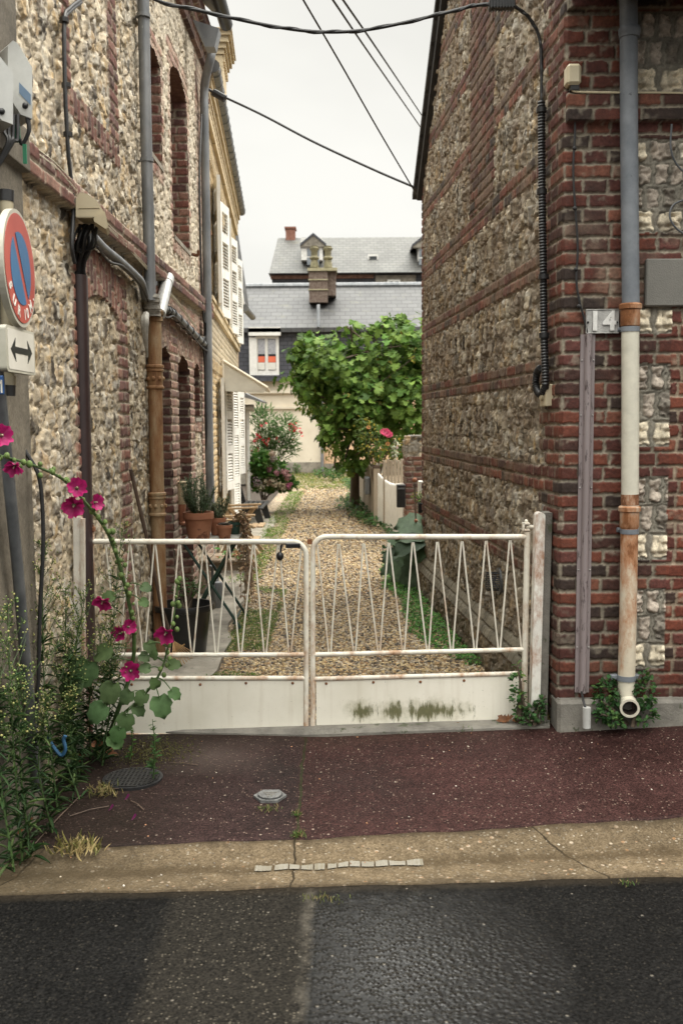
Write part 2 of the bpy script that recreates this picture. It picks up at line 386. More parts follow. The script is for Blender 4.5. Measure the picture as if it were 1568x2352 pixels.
# ------------------------------------------------------------------ masonry as real relief
def HH(i, j, s): x = np.sin(i * 127.1 + j * 311.7 + s * 74.7) * 43758.5453; return x - np.floor(x)
def vn(u, v, sc, s):
    x = u / sc; y = v / sc; i = np.floor(x); j = np.floor(y); a = x - i; b = y - j; a = a * a * (3 - 2 * a); b = b * b * (3 - 2 * b)
    return (HH(i, j, s) * (1 - a) + HH(i + 1, j, s) * a) * (1 - b) + (HH(i, j + 1, s) * (1 - a) + HH(i + 1, j + 1, s) * a) * b
def fbm(u, v, sc, s): return (vn(u, v, sc, s) + .5 * vn(u, v, sc * .47, s + 3) + .25 * vn(u, v, sc * .22, s + 7)) / 1.75
PAL_FLINT = np.array([(.050, .042, .034), (.14, .12, .10), (.27, .24, .20), (.38, .34, .28), (.40, .31, .19), (.54, .495, .415), (.25, .24, .23), (.31, .24, .16)])
PAL_BRICK = np.array([(.150, .046, .030), (.115, .036, .026), (.185, .060, .038), (.075, .034, .028), (.13, .048, .042), (.045, .030, .026), (.21, .085, .058), (.10, .034, .028)])
PAL_FLINT = PAL_FLINT * np.array((1.06, .99, .87))
PAL_OLD = np.array([(.20, .085, .06), (.16, .062, .048), (.24, .115, .082), (.13, .06, .05), (.19, .095, .08), (.10, .05, .043), (.27, .15, .11), (.15, .06, .045)])
PAL_YEL = np.array([(.50, .36, .18), (.44, .31, .155), (.55, .42, .24), (.40, .29, .16), (.52, .38, .21), (.46, .35, .21), (.58, .45, .28), (.43, .29, .13)])
def vor(x, y, jy, seed):
    """nearest and second nearest of scattered stones, each measured with its own turned, squarish yardstick so the stones come out angular"""
    ix = np.floor(x); iy = np.floor(y); f1 = np.full(x.shape, 9.); f2 = np.full(x.shape, 9.); bi = np.zeros(x.shape); bj = np.zeros(x.shape); ox = np.zeros(x.shape); oy = np.zeros(x.shape)
    for dj in (-1, 0, 1):
        for di in (-1, 0, 1):
            i = ix + di; j = iy + dj
            dx = x - (i + .5 + .85 * (HH(i, j, seed + 11) - .5) + .5 * (np.mod(j, 2) - .5)); dy = y - (j + .5 + jy * (HH(i, j, seed + 12) - .5))
            a = HH(i, j, seed + 13) * 3.14; c, q = np.cos(a), np.sin(a); p = np.abs(dx * c + dy * q); r = np.abs(dy * c - dx * q) * (.75 + .6 * HH(i, j, seed + 14))
            d = .55 * np.maximum(p, r) + .32 * (p + r) ; d = d * (.8 + .4 * HH(i, j, seed + 15))
            n = d < f1; f2 = np.where(n, f1, np.minimum(f2, d)); f1 = np.where(n, d, f1); bi = np.where(n, i, bi); bj = np.where(n, j, bj); ox = np.where(n, dx, ox); oy = np.where(n, dy, oy)
    return f1, f2, bi, bj, ox, oy
def flint(U, V, size, asp, seed, mort=.10, mcol=(.36, .30, .22), course=None, bright=1.0, relief=1.0):
    u = U + .030 * (fbm(U, V, .05, seed) - .5); v = V + .030 * (fbm(U, V, .05, seed + 1) - .5)
    f1, f2, bi, bj, ox, oy = vor(u / size, v / (course or size * asp), .5 if course else .9, seed)
    g1, g2, gi, gj, gx, gy = vor(u / size * 2.3, v / (size * asp) * 2.3, .9, seed + 100)      # small chips packed between the big flints
    e = f2 - f1 + .16 * (vn(U, V, .016, seed + 5) - .5) + .10 * (vn(U, V, .04, seed + 6) - .5); rr = HH(bi, bj, seed + 21)
    m = smooth((e - mort * .9) / .06) * (HH(bi, bj, seed + 26) > .16)
    eg = g2 - g1 + .2 * (vn(U, V, .012, seed + 105) - .5); mg = smooth((eg - mort * 1.5) / .08) * (1 - m) * (HH(gi, gj, seed + 126) > .42)
    def face(bi, bj, ox, oy, q):
        k = (HH(bi, bj, seed + 24 + q) * 8).astype(int) % 8; c = PAL_FLINT[k]
        return c, ox * (HH(bi, bj, seed + 22 + q) - .5) + oy * (HH(bi, bj, seed + 23 + q) - .6)
    c, tilt = face(bi, bj, ox, oy, 0); c2, tilt2 = face(gi, gj, gx, gy, 100)
    kn = np.abs(vn(U, V, .045, seed + 31) - .5) + .7 * np.abs(vn(U, V, .02, seed + 32) - .5)
    h = .8 * relief * (m * (.008 + .016 * rr + .040 * tilt + .026 * (kn - .35)) + mg * (.005 + .012 * tilt2 + .008 * HH(gi, gj, seed + 127)) - .012 * (1 - m) * (1 - mg) * fbm(U, V, .05, seed + 8))
    t = fbm(U, V, .04, seed + 41)[..., None]; t2 = fbm(U, V, .016, seed + 42)[..., None]; band = fbm(U + .4 * V, V * .35, .03, seed + 45)[..., None]
    def stain(c, e):
        c = c * (.25 + .95 * t2 + .55 * band); rind = np.clip((t - .52) * 4.5, 0, .8) + np.clip(.5 - (e[..., None] - mort) * 3.0, 0, .35) * (t2 > .5)
        return c + (np.array((.56, .52, .44)) - c) * np.clip(rind, 0, .85)
    c = stain(c, e); c2 = stain(c2, eg)
    mc = np.array(mcol) * (.50 + .55 * fbm(U, V, .09, seed + 43) + .40 * fbm(U, V, .02, seed + 46))[..., None]
    smear = np.clip((fbm(U, V, .14, seed + 44) - .55) * 5, 0, .8)[..., None]
    c = c + (mc - c) * smear; col = mc + (c2 - mc) * mg[..., None]; col = col + (c - col) * m[..., None]
    return h, col * bright
PAL_BRICK = PAL_BRICK * np.array((.77, .70, .62))
def brick(U, V, seed, ch=.0685, pal=PAL_BRICK, mcol=(.255, .220, .168), bl=.222, hdr=True, joint=.011, bright=1.0):
    v = V + .004 * (vn(U, V, .5, seed) - .5); j = np.floor(v / ch); fv = v / ch - j; hd = (np.mod(j, 2) == 1) if hdr else np.zeros(U.shape, bool)
    L = np.where(hd, bl * .5 + .006, bl + .006); x = (U + .012 * (HH(0 * j, j, seed + 2) - .5)) / L + np.where(hd, .25, .5 * np.mod(j / 2, 2)); i = np.floor(x); fu = x - i
    e = np.minimum(np.minimum(fu, 1 - fu) * L, np.minimum(fv, 1 - fv) * ch) + .007 * (vn(U, V, .012, seed + 3) - .5) + .005 * (vn(U, V, .04, seed + 4) - .5)
    m = smooth((e - joint * .42) / .005); k = (HH(i, j, seed + 5) * 8).astype(int) % 8; c = pal[k]
    n1 = fbm(U, V, .03, seed + 6)[..., None]; n2 = fbm(U, V, .011, seed + 7)[..., None]
    c = c * (.55 + .6 * n1 + .35 * n2); c = c + (np.array(mcol) * 1.15 - c) * np.clip((fbm(U, V, .06, seed + 9)[..., None] - .66) * 4, 0, .5)
    mc = np.array(mcol) * (.65 + .7 * fbm(U, V, .05, seed + 8))[..., None]
    h = m * (.007 + .004 * HH(i, j, seed + 10)) + .004 * (n2[..., 0] - .5) * m - .003 * (1 - m) * vn(U, V, .012, seed + 13)
    return h, (mc + (c - mc) * m[..., None]) * bright
def soldier(U, V, seed, **k): return brick(V, U, seed, hdr=False, **k)
def blocks(U, V, seed, rh=.115, bw=.125):
    """squared knapped flints set in ribbons of grey mortar"""
    j = np.floor(V / rh); fv = V / rh - j; w = np.where(HH(0 * j, j, seed) > .45, bw * .62, bw * 1.05); x = U / w + HH(0 * j, j, seed + 1); i = np.floor(x); fu = x - i
    e = np.minimum(np.minimum(fu, 1 - fu) * w, np.minimum(fv, 1 - fv) * rh) + .016 * (vn(U, V, .022, seed + 3) - .5) + .014 * (vn(U, V, .05, seed + 2) - .5)
    m = smooth((e - .013) / .006); rib = smooth((.008 - np.abs(e - .002)) / .004)
    k = (HH(i, j, seed + 5) * 8).astype(int) % 8; c = np.array([(.60, .545, .45), (.52, .46, .36), (.16, .14, .115), (.66, .60, .50), (.46, .40, .32), (.56, .49, .37), (.34, .29, .24), (.58, .53, .44)])[k]
    kn = np.abs(vn(U, V, .05, seed + 6) - .5) * 1.4 + .8 * np.abs(vn(U, V, .022, seed + 7) - .5)
    t = fbm(U, V, .035, seed + 8)[..., None]; c = c * (.70 + 1.25 * t); dk = np.clip((.12 - kn) * 7, 0, .7)[..., None]; c = c * (1 - dk) + np.array((.10, .085, .065)) * dk
    mc = np.array((.23, .21, .17)) * (.6 + .8 * fbm(U, V, .03, seed + 9))[..., None]
    return m * (.004 + .045 * (kn - .25)) - .006 * (1 - m) + .010 * rib, mc + (c - mc) * m[..., None]
class Lay:
    def __init__(s, U, V): s.U, s.V = U, V; s.h = np.zeros(U.shape); s.c = np.zeros(U.shape + (3,))
    def put(s, mask, hc, dh=0.0):
        h, c = hc; s.h = np.where(mask, h + dh, s.h); s.c = np.where(mask[..., None], c, s.c)
    def rect(s, u0, u1, v0, v1): w = .006 * (vn(s.U, s.V, .03, 91) - .5); return (s.U + w > u0) & (s.U + w < u1) & (s.V + w > v0) & (s.V + w < v1)
def relief(name, parent, org, ud, nd, u0, u1, v0, v1, du, dv, layout, hole=None, mat=None, back=.25):
    """a wall face: grid over (u along ud, v up), pushed out along nd by the layout, edges turned back by `back`"""
    us = np.linspace(u0, u1, int((u1 - u0) / du) + 1); vs = np.linspace(v0, v1, int((v1 - v0) / dv) + 1); U, V = np.meshgrid(us, vs)
    L = Lay(U, V); layout(L); h, c = L.h, L.c
    pad = lambda A: np.pad(A, ((1, 1), (1, 1)) + ((0, 0),) * (A.ndim - 2), mode='edge')
    U2, V2, h2, c2 = pad(U), pad(V), pad(h), pad(c); h2[0, :] = h2[-1, :] = h2[:, 0] = h2[:, -1] = -back
    P = np.asarray(org)[None, None] + U2[..., None] * np.asarray(ud) + V2[..., None] * np.array((0, 0, 1.)) + h2[..., None] * np.asarray(nd)
    ny, nx = U2.shape; I = np.arange(ny * nx).reshape(ny, nx)
    F = np.stack([I[:-1, :-1], I[:-1, 1:], I[1:, 1:], I[1:, :-1]], -1).reshape(-1, 4)
    if np.dot(np.cross(np.asarray(ud, float), (0, 0, 1.)), nd) < 0: F = F[:, ::-1]
    if hole is not None:
        Uc = (U2[:-1, :-1] + U2[1:, 1:]) / 2; Vc = (V2[:-1, :-1] + V2[1:, 1:]) / 2; F = F[~hole(Uc, Vc).reshape(-1)]
    return npmesh(name, P.reshape(-1, 3), np.ascontiguousarray(F), mat or MT['mason'], parent, c2.reshape(-1, 3))

# ================================================================== the right hand house
BR = [.345, .875, 1.36, 1.912, 2.455, 2.978, 3.51, 4.04, 4.57, 5.10, 5.63]
rh = thing('corner_house', 'brick and flint corner house on the right bearing the number 14', 'house', (1.9, 6.9, 0))
RL = 4.46 - .03
EAV, RIDGE, UM = 3.60, 5.80, 2.10
def r_top(u): return RIDGE - np.abs(u - UM) * (RIDGE - EAV) / (4.42 - UM)
def lay_side(L):
    U, V = L.U, L.V; old = smooth((U - 1.25 + .5 * (fbm(U, V, .5, 5) - .5)) / .1)
    a = flint(U, V, .044, 1.8, 3, .09, (.34, .27, .18), course=.105, bright=.84)
    b = flint(U, V, .052, 1.6, 9, .17, (.38, .33, .25), course=.11, bright=.92)
    m3 = old[..., None]; L.h = b[0] * (1 - old) + a[0] * old; L.c = b[1] * (1 - m3) + a[1] * m3
    j = np.floor((V - 1.912) / .0685)
    for q, t in enumerate(BR):
        w = .016 * (vn(U, V, .2, q) - .5) + .010 * (vn(U, V, .05, q + 9) - .5)
        L.put((V > t - .137 + w) & (V <= t - .0685 + w), brick(U, V - t, 30 + q, hdr=False, bl=.10, pal=PAL_BRICK, bright=1.12), .004)
        L.put((V > t - .0685 + w) & (V <= t + w), brick(U, V - t, 50 + q, hdr=False, bl=.205, mcol=(.34, .30, .23)), .004)
    L.put((np.abs(U - 1.84) < .37 + .02 * np.mod(j, 2)) & (V > 2.99), brick(U, V, 71, pal=PAL_BRICK, bright=.85), .004)
    L.put(U < .26 + .11 * np.mod(j, 2), brick(U, V - 1.912, 77), .004)
    L.put(U > RL - .10 - .05 * np.mod(j, 2), brick(U, V - 1.912, 78, hdr=False, bl=.11), .004)
    wth = (np.clip((fbm(U, V, .16, 55) - .40) * 2.6, 0, .62) * ((U > .30) & (U < RL - .12)))[..., None]; L.c = L.c + (np.array((.185, .135, .092)) * (.6 + .8 * fbm(U, V, .02, 56)[..., None]) - L.c) * wth
    sl = (V > .22) & (V < .345) & (U > .5)
    L.h = np.where((V <= .345) & (U > .45), L.h + np.clip((.345 - V) / .125, 0, 1) * .06, L.h)
    cem = np.array((.20, .175, .13)) * (.55 + .9 * fbm(U, V, .08, 5))[..., None]
    L.c = np.where(sl[..., None], cem, L.c)
    grime = smooth((.9 - V + .5 * (fbm(U, V, .3, 15) - .5)) / .9)[..., None]      # green-black algae along the foot of the wall
    L.c = L.c * (1 - .38 * grime) + np.array((.05, .05, .03)) * .25 * grime
relief('side_wall', rh, RA, RD, RN, 0, RL, -.06, RIDGE, .0095, .0075, lay_side, hole=lambda U, V: V > r_top(U))
FU = [0, 1.97]
def zf(y): return at(1480, y, FY)[2]
def lay_front(L):
    U, V = L.U, L.V; X = U + 1.075
    L.put(U > -1, brick(U, V - 1.912, 77)); P = blocks(U - 1.41 + 1.075, V, 5)
    def flx(x0, x1, z0, z1):
        h, c = blocks(U - x0 + 1.075, V - z0, 5, rh=(z1 - z0) / max(1, round((z1 - z0) / .118))); L.put(L.rect(x0 - 1.075, x1 - 1.075, z0, z1), (h, c))
    for z0, z1 in ((2.003, 2.135), (1.459, 1.862), (.905, 1.315), (.36, .762)): flx(1.39, 1.594, z0, z1)
    for z0, z1 in ((2.481, 2.914), (3.123, 3.497)): flx(1.39, 3.04, z0, z1)
    L.put((V > 2.99) & (V < 3.12), brick(U, V - 3.12, 81), .045)
    L.put((V > 3.50), brick(U, V - 3.50, 82), .03)
    st = (V < 2.1)[..., None] & (X > 1.594)[..., None]; L.c = np.where(st, L.c * np.array((1.15, 1.05, 1.0)), L.c)
    pale = np.clip((fbm(U, V, .22, 3) - .52) * 4, 0, .55) * smooth((V - 2.1) / .1) * smooth((2.6 - V) / .1)
    L.c = L.c + (np.array((.34, .26, .19)) - L.c) * pale[..., None] * .6
    wet = smooth((.75 - V + .4 * (fbm(U, V, .25, 25) - .5)) / .6)[..., None]; L.c = L.c * (1 - .35 * wet)
relief('street_wall', rh, (1.075, FY, 0), (1, 0, 0), (0, -1, 0), 0, 2.4, .18, 3.9, .0055, .0055, lay_front)
m = MB(); m.box((1.30, FY + .22, .0), (5.5, 9.1, 3.6)); m.prism([(1.30, FY + .2, 3.6), (1.30, 9.1, 3.6), (1.30, 6.98, 5.7)], (0, 0, 0), (4.2, 0, 0)); m.box((3.4, FY, 0), (5.5, FY + .3, 3.8)); m.build('unseen_core', MT['concgrey'], rh, smooth_=False)  # solid body for the unseen back walls, added so the house blocks light
def plinth():
    n = 60; V = []; F = []
    m = MB(); m.box((1.055, FY - .075, -.08), (3.6, FY + .1, .215), .015); m.build('plinth', MT['concgrey'], rh)
plinth()
# roof with dark verge board
vb = MB(); fx = 4.50
pE = RA + RD * 4.46; pR = RA + RD * UM; pS = RA + RD * (-.3)
def rp(u, z, off): q = RA + RD * u + RN * off; return np.array((q[0], q[1], z))
zs = lambda u: float(r_top(u))
for a, b in ((4.46, UM), (UM, -.36)):
    A0, B0 = rp(a, zs(a) + .03, .05), rp(b, zs(b) + .03, .05)
    vb.prism([A0, B0, B0 + (0, 0, .11), A0 + (0, 0, .11)], (0, 0, 0), tuple(-RN * .05))
vb.build('verge_board', pm('verge_dark', (.022, .022, .023), (.045, .044, .043), 6, .6, .1, 40), rh, smooth_=False)
ro = MB()
for a, b in ((4.55, UM), (UM, -.5)):
    A0, B0 = rp(a, zs(a) + .142, .08), rp(b, zs(b) + .142, .08); ro.prism([A0, B0, B0 + (0, 0, .05), A0 + (0, 0, .05)], (0, 0, 0), (4.3, 0, 0))
def slatemat(name, a, b, sc=(1, 1, 1), bw=.32, bh=.14):
    m = bpy.data.materials.new(name); t, bs = nodes(m); c = objco(t, sc); s = t.nodes.new('ShaderNodeSeparateXYZ'); t.links.new(c, s.inputs[0]); cb = t.nodes.new('ShaderNodeCombineXYZ'); t.links.new(s.outputs[0], cb.inputs[0]); t.links.new(s.outputs[2], cb.inputs[1])
    k = t.nodes.new('ShaderNodeTexBrick'); t.links.new(cb.outputs[0], k.inputs['Vector']); k.inputs['Scale'].default_value = 1; k.inputs['Brick Width'].default_value = bw; k.inputs['Row Height'].default_value = bh; k.inputs['Mortar Size'].default_value = .012
    k.inputs['Color1'].default_value = a + (1,); k.inputs['Color2'].default_value = b + (1,); k.inputs['Mortar'].default_value = tuple(q * .45 for q in a) + (1,)
    n = nz(t, .8, 5, .65, c); cc = mixc(t, 1.0, k.outputs[0], ramp(t, n.outputs[0], [(.3, .75), (.7, 1.2)]), 'MULTIPLY')
    li = ramp(t, nz(t, 2.2, 6, .7, c).outputs[0], [(.58, 0.), (.72, 1.)]); cc = mixc(t, math_(t, 'MULTIPLY', li, .45), cc, (.13, .125, .075))
    t.links.new(cc, bs.inputs['Base Color']); bs.inputs['Roughness'].default_value = .55; bumpn(t, bs, k.outputs['Fac'], .4, .01); return m
MT['slate'] = slatemat('roof_slate', (.050, .050, .051), (.072, .072, .072)); MT['slatedark'] = slatemat('hung_slate', (.052, .054, .066), (.075, .077, .09), bw=.24, bh=.12)
MT['slateold'] = slatemat('old_slate', (.074, .073, .067), (.10, .10, .091))
ro.build('roof', MT['slate'], rh, smooth_=False)

# ================================================================== the left hand house
lh = thing('flint_house', 'tall pale flint house with brick strips and bricked up windows on the left', 'house', (-3.5, 6.9, 0))
YE = 9.95
WIN = [(7.0, 7.50, 3.45, 4.20, .04), (7.93, 8.76, 3.05, 4.42, .12)]
NIC = [(7.22, 7.64, .02, 2.15, .07), (7.98, 8.58, .02, 2.14, .12), (8.86, 9.24, 1.63, 2.12, .10)]
def arch(U, V, o): y0, y1, z0, z1, r = o; t = (U - (y0 + y1) / 2) / ((y1 - y0) / 2); return (np.abs(t) < 1) & (V > z0) & (V < z1 - r * t * t)
def lay_left(L):
    U, V = L.U, L.V
    a = flint(U, V, .058, 1.35, 21, .15, (.50, .415, .29), course=.098, bright=.96, relief=.8); b = flint(U, V, .076, 1.3, 23, .14, (.52, .44, .32), bright=1.08, relief=.85)
    up = smooth((V - 2.67) / .02); L.h = a[0] * (1 - up) + b[0] * up; L.c = a[1] * (1 - up[..., None]) + b[1] * up[..., None]
    wash = np.clip(smooth((U - 6.1) / .8) * up + .35 * smooth((U - 6.6) / .8), 0, 1) * np.clip(fbm(U, V, .25, 61) * 1.4 - .1, 0, 1)
    L.c = L.c + (np.array((.66, .595, .475)) - L.c) * (wash * .65)[..., None]; L.h = L.h * (1 - .3 * wash)
    br = lambda s, **k: brick(U, V, s, pal=PAL_OLD, mcol=(.42, .36, .27), **k)
    so_ = lambda s, **k: soldier(U, V, s, pal=PAL_OLD, mcol=(.40, .34, .26), bl=.13, **k)
    j = np.mod(np.floor(V / .0685), 2)
    L.put(L.rect(4.84, 4.97, 3.09, 9), br(31, bright=.85), .006); L.put(L.rect(5.80, 6.02, 3.09, 9), br(32, bright=.85), .006); L.put(L.rect(4.84, 6.02, 3.08, 3.215), so_(33, bright=.85), .008)
    L.put((U > 4.90 - .04 * j) & (U < 5.04) & (V < 2.5), br(34), .006); L.put((U > 5.86 - .05 * j) & (U < 6.10) & (V < 2.45), br(35), .006)
    bot = 2.17 + .10 * (1 - ((U - 5.45) / .45) ** 2); L.put((U > 4.98) & (U < 5.94) & (V > bot) & (V < bot + .24), so_(36, bright=1.05), .012)
    pl = 1.25
    L.put((U > 7.08) & (V < 2.56) & (V > 2.06), so_(37, bright=pl), .004); L.put((U > 7.08) & (U < 8.80 + .06 * j) & (V <= 2.13), br(38, bright=pl), .004)
    L.put((U > 7.66) & (U < 7.96) & (V > 2.0) & (V < 2.5), br(39, bright=pl * 1.1), .004)
    L.put((U > 9.26 + .05 * j), br(40, bright=pl), .003); L.put((U > 8.8) & (U < 9.30) & (V > 1.5) & (V < 1.63), so_(41, bright=pl), .006)
    L.put((U > 8.8) & (U < 8.86) & (V > 1.5) & (V < 2.2), br(42, bright=pl), .003)
    for q, o in enumerate(WIN):
        y0, y1, z0, z1, r = o; L.put((U > y0 - .06 - .05 * j) & (U < y1 + .07 + .05 * j) & (V > z0 - .05) & (V < z1 + .12), br(43 + q, bright=1.55), .002)
        L.put((U > y0 - .04) & (U < y1 + .04) & (V > z0 - .13) & (V < z0), so_(45 + q, bright=1.4), .006)
    w2 = (np.clip(smooth((U - 6.3) / .7) * smooth((V - 2.75) / .05) + .45 * smooth((U - 6.9) / .5), 0, 1) * np.clip(fbm(U, V, .18, 66) * 1.9 - .35, 0, 1))[..., None]; L.c = L.c + (np.array((.64, .565, .445)) * (.8 + .4 * fbm(U, V, .03, 67)[..., None]) - L.c) * w2 * .62
    L.put((V > 2.6) & (V < 2.742) & (U > 4.11), brick(U, V - 2.60, 47, ch=.07, pal=PAL_OLD * .8, mcol=(.40, .35, .27), hdr=False), .05)
    co = smooth((V - 4.95) / .01) + smooth((V - 5.05) / .01) + smooth((V - 5.15) / .01); L.put(V > 4.95, br(48, bright=.8), .0); L.h = L.h + co * .035
    pil = (U < 4.10 - .012 * np.sin(V)) ; rc = np.array((.145, .125, .095)) * (.6 + .75 * fbm(U, V * .4, .12, 17))[..., None]; L.c = np.where(pil[..., None], rc, L.c); L.h = np.where(pil, .03 + .004 * fbm(U, V, .05, 18), L.h)
    pb = (U < 4.12) & (V > 2.60) & (V < 2.77); L.h = np.where(pb, .06, L.h); L.c = np.where(pb[..., None], rc * .9, L.c)
    damp = smooth((.7 - V + .6 * (fbm(U, V, .3, 19) - .5)) / .7)[..., None]; L.c = L.c * (1 - .3 * damp)
def lhole(U, V):
    h = np.zeros(U.shape, bool)
    for o in WIN + NIC: h |= arch(U, V, o)
    return h
relief('alley_wall', lh, (XL, 0, 0), (0, 1, 0), (1, 0, 0), 3.62, YE, -.1, 5.3, .0115, .0085, lay_left, hole=lhole)
for q, o in enumerate(WIN + NIC):
    y0, y1, z0, z1, r = o; D = .30 if q != 1 else .26; dark = 1.0 if q >= 2 else 1.15
    jl = lambda L, q=q: L.put(L.U > -9, brick(L.U, L.V, 90 + q, pal=PAL_OLD * (.75 if q >= 2 else 1.05), mcol=(.34, .29, .22)))
    rc = 'window_recess' if q < 2 or q == 4 else 'door_recess'
    g = npmesh(rc, *(lambda mm: (np.array(mm.V), mm.F))(MB().box((XL - D - .05, y0 - .05, z0 - .05), (XL - D, y1 + .05, z1 + .05))), MT['concgrey'], lh, smooth_=False)
    relief('jamb', g, (XL + .004, y1, 0), (-1, 0, 0), (0, -1, 0), 0, D, z0 - .02, z1 - r + .01, .0075, .0075, jl, back=.04)
    relief('jamb', g, (XL + .004, y0, 0), (-1, 0, 0), (0, 1, 0), 0, D, z0 - .02, z1 - r + .01, .02, .012, jl, back=.04)
    relief('infill', g, (XL - D + .015, 0, 0), (0, 1, 0), (1, 0, 0), y0, y1, z0, z1, .02, .012, jl, back=.01)
    mm = MB(); n = 12; A = []
    for i in range(n + 1):
        t = -1 + 2 * i / n; A.append(((y0 + y1) / 2 + t * (y1 - y0) / 2, z1 - r * t * t))
    for (ya_, za_), (yb_, zb_) in zip(A[:-1], A[1:]): mm.add([(XL + .006, ya_, za_), (XL + .006, yb_, zb_), (XL - D, yb_, zb_), (XL - D, ya_, za_), (XL + .006, ya_, za_ + .05), (XL + .006, yb_, zb_ + .05), (XL - D, yb_, zb_ + .05), (XL - D, ya_, za_ + .05)], [[0, 1, 2, 3], [7, 6, 5, 4]])
    mm.build('soffit', pm('soffit_brick_%d' % q, (.10, .05, .04), (.20, .11, .085), 26, .85, .4, 60), g)
    mm = MB(); mm.box((XL - D, y0, z0 - .03), (XL + .02, y1, z0 + .004)); mm.build('sill', MT['concrete'], g, smooth_=False)
m = MB(); m.box((-7, 4.0, -.05), (XL - .36, YE, 5.25)); m.box((-7, 3.63, -.05), (XL - .05, 4.05, 5.3)); m.box((XL - .4, YE - .35, -.05), (XL - .2, YE - .02, 5.25)); m.build('unseen_core', MT['render'], lh, smooth_=False)  # unseen plain boxes behind the flint face, added to stop light passing through
m = MB(); m.prism([(XL + .28, 3.6, 5.33), (-4.0, 3.6, 8.3), (-4.0, 3.6, 8.4), (XL + .28, 3.6, 5.42)], (0, 0, 0), (0, YE - 3.6, 0)); m.build('roof', MT['slate'], lh, smooth_=False)
m = MB(); m.tube([(XL + .24, 3.7, 5.36), (XL + .24, YE - .1, 5.36)], .065, 12); m.build('gutter', MT['black'], lh)
m = MB(); m.box((XL, YE - .02, -.1), (XL + .018, YE + .01, 5.0)); m.build('corner_strip', MT['whitewood'], lh, smooth_=False)

# ================================================================== yellow brick house
YK = -.058; YDv = np.array((YK, 1, 0.)); YLn = np.linalg.norm(YDv); YDv = YDv / YLn; YN = np.array((YDv[1], -YDv[0], 0)); YO = np.array((-1.305, YE, 0.)); YLEN = 6.45
yh = thing('yellow_brick_house', 'yellow brick house with white louvred shutters and dentilled cornice', 'house', (-3.5, 13, 0))
def yp(u, z, off=0.0): q = YO + YDv * u + YN * off; return np.array((q[0], q[1], z))
YW = [(.95, 1.75, 2.86, 4.1), (3.15, 3.95, 2.86, 4.1), (5.0, 5.7, 2.86, 4.1)]; YG = [(1.35, 2.1, .8, 2.05), (3.0, 3.8, .05, 2.1), (5.1, 5.8, .8, 2.05)]
def lay_y(L):
    U, V = L.U, L.V; L.put(U > -1, brick(U, V, 61, pal=PAL_YEL, mcol=(.52, .45, .32), joint=.012))
    c = np.array((.50, .43, .31)) * (.75 + .5 * fbm(U, V, .2, 4))[..., None]; mz = (V > 2.18) & (V < 2.72); h, cc = brick(U, V, 63, pal=PAL_YEL * np.array((.8, .85, 1.0)), mcol=(.44, .39, .30)); L.put(mz, (h, cc * .5 + c * .5))
    L.put((V > 2.12) & (V < 2.24), soldier(U, V, 64, pal=PAL_YEL * .75, mcol=(.4, .34, .25), bl=.12), .02)
    L.put(V < .45, brick(U, V, 65, pal=PAL_FLINT * .9, mcol=(.3, .27, .22)), .03)
def yhole(U, V):
    h = np.zeros(U.shape, bool)
    for a, b, c, d in YW + YG: h |= (U > a) & (U < b) & (V > c) & (V < d)
    return h
relief('front_wall', yh, YO, YDv, YN, 0, YLEN, -.05, 4.95, .022, .012, lay_y, hole=yhole)
m = MB(); P = [yp(0, 0, -.3), yp(YLEN, 0, -.26), yp(YLEN, 0, -4), yp(0, 0, -5)]; m.prism(P, (0, 0, -.05), (0, 0, 4.95)); m.build('unseen_core', MT['creamwall'], yh, smooth_=False)  # unseen block for the rest of the house, added to keep light out
def ybox(mm, u0, u1, z0, z1, o0, o1):
    P = [yp(u0, 0, o0), yp(u1, 0, o0), yp(u1, 0, o1), yp(u0, 0, o1)]; mm.prism(P, (0, 0, z0), (0, 0, z1)); return mm
for a, b, c, d in YW + YG:
    mm = ybox(MB(), a, b, c, d, -.2, -.15); g = mm.build('window' if c > .5 else 'door', MT['glass'] if c > .5 else MT['whitewood'], yh, smooth_=False)
    f = MB()
    for u0, u1, z0, z1 in ((a, a + .06, c, d), (b - .06, b, c, d), (a + .06, b - .06, d - .06, d), (a + .06, b - .06, c, c + .07), ((a + b) / 2 - .03, (a + b) / 2 + .03, c + .07, d - .06)): ybox(f, u0, u1, z0, z1, -.148, -.10)
    f.build('frame', MT['whitewood'], g, smooth_=False)
    ybox(MB(), a - .05, b + .05, c - .07, c, -.14, .05).build('sill', MT['concrete'], g, smooth_=False)
stone = pm('yellow_stone', (.46, .36, .22), (.60, .49, .32), 4, .8, .3, 60, c3=(.22, .17, .10), s3=9, t3=.6)
m = ybox(MB(), 0, YLEN, 2.72, 2.80, -.02, .045); ybox(m, 0, YLEN, 2.80, 2.84, -.02, .06); m.build('string_course', stone, yh, smooth_=False)
m = MB()
for z0, z1, o in ((4.33, 4.40, .02), (4.58, 4.66, .045), (4.76, 4.82, .06), (4.82, 4.90, .085), (4.90, 4.96, .10)): ybox(m, 0, YLEN, z0, z1, -.03, o)
u = .02
while u < YLEN - .05: ybox(m, u, u + .035, 4.22, 4.328, -.02, .035); u += .085
u = .04
while u < YLEN - .1: ybox(m, u, u + .09, 4.662, 4.758, -.02, .05); u += .19
m.build('cornice', stone, yh, smooth_=False)
m = MB(); Pg = [yp(-.05, 5.0, .11), yp(YLEN + .1, 4.97, .11)]; m.tube(Pg, .06, 12)
for i in range(22): q = Pg[0] + (Pg[1] - Pg[0]) * (i + .5) / 22; m.tube([q - YDv * .006, q + YDv * .006], .066, 12)
m.build('gutter', MT['zinc'], yh)
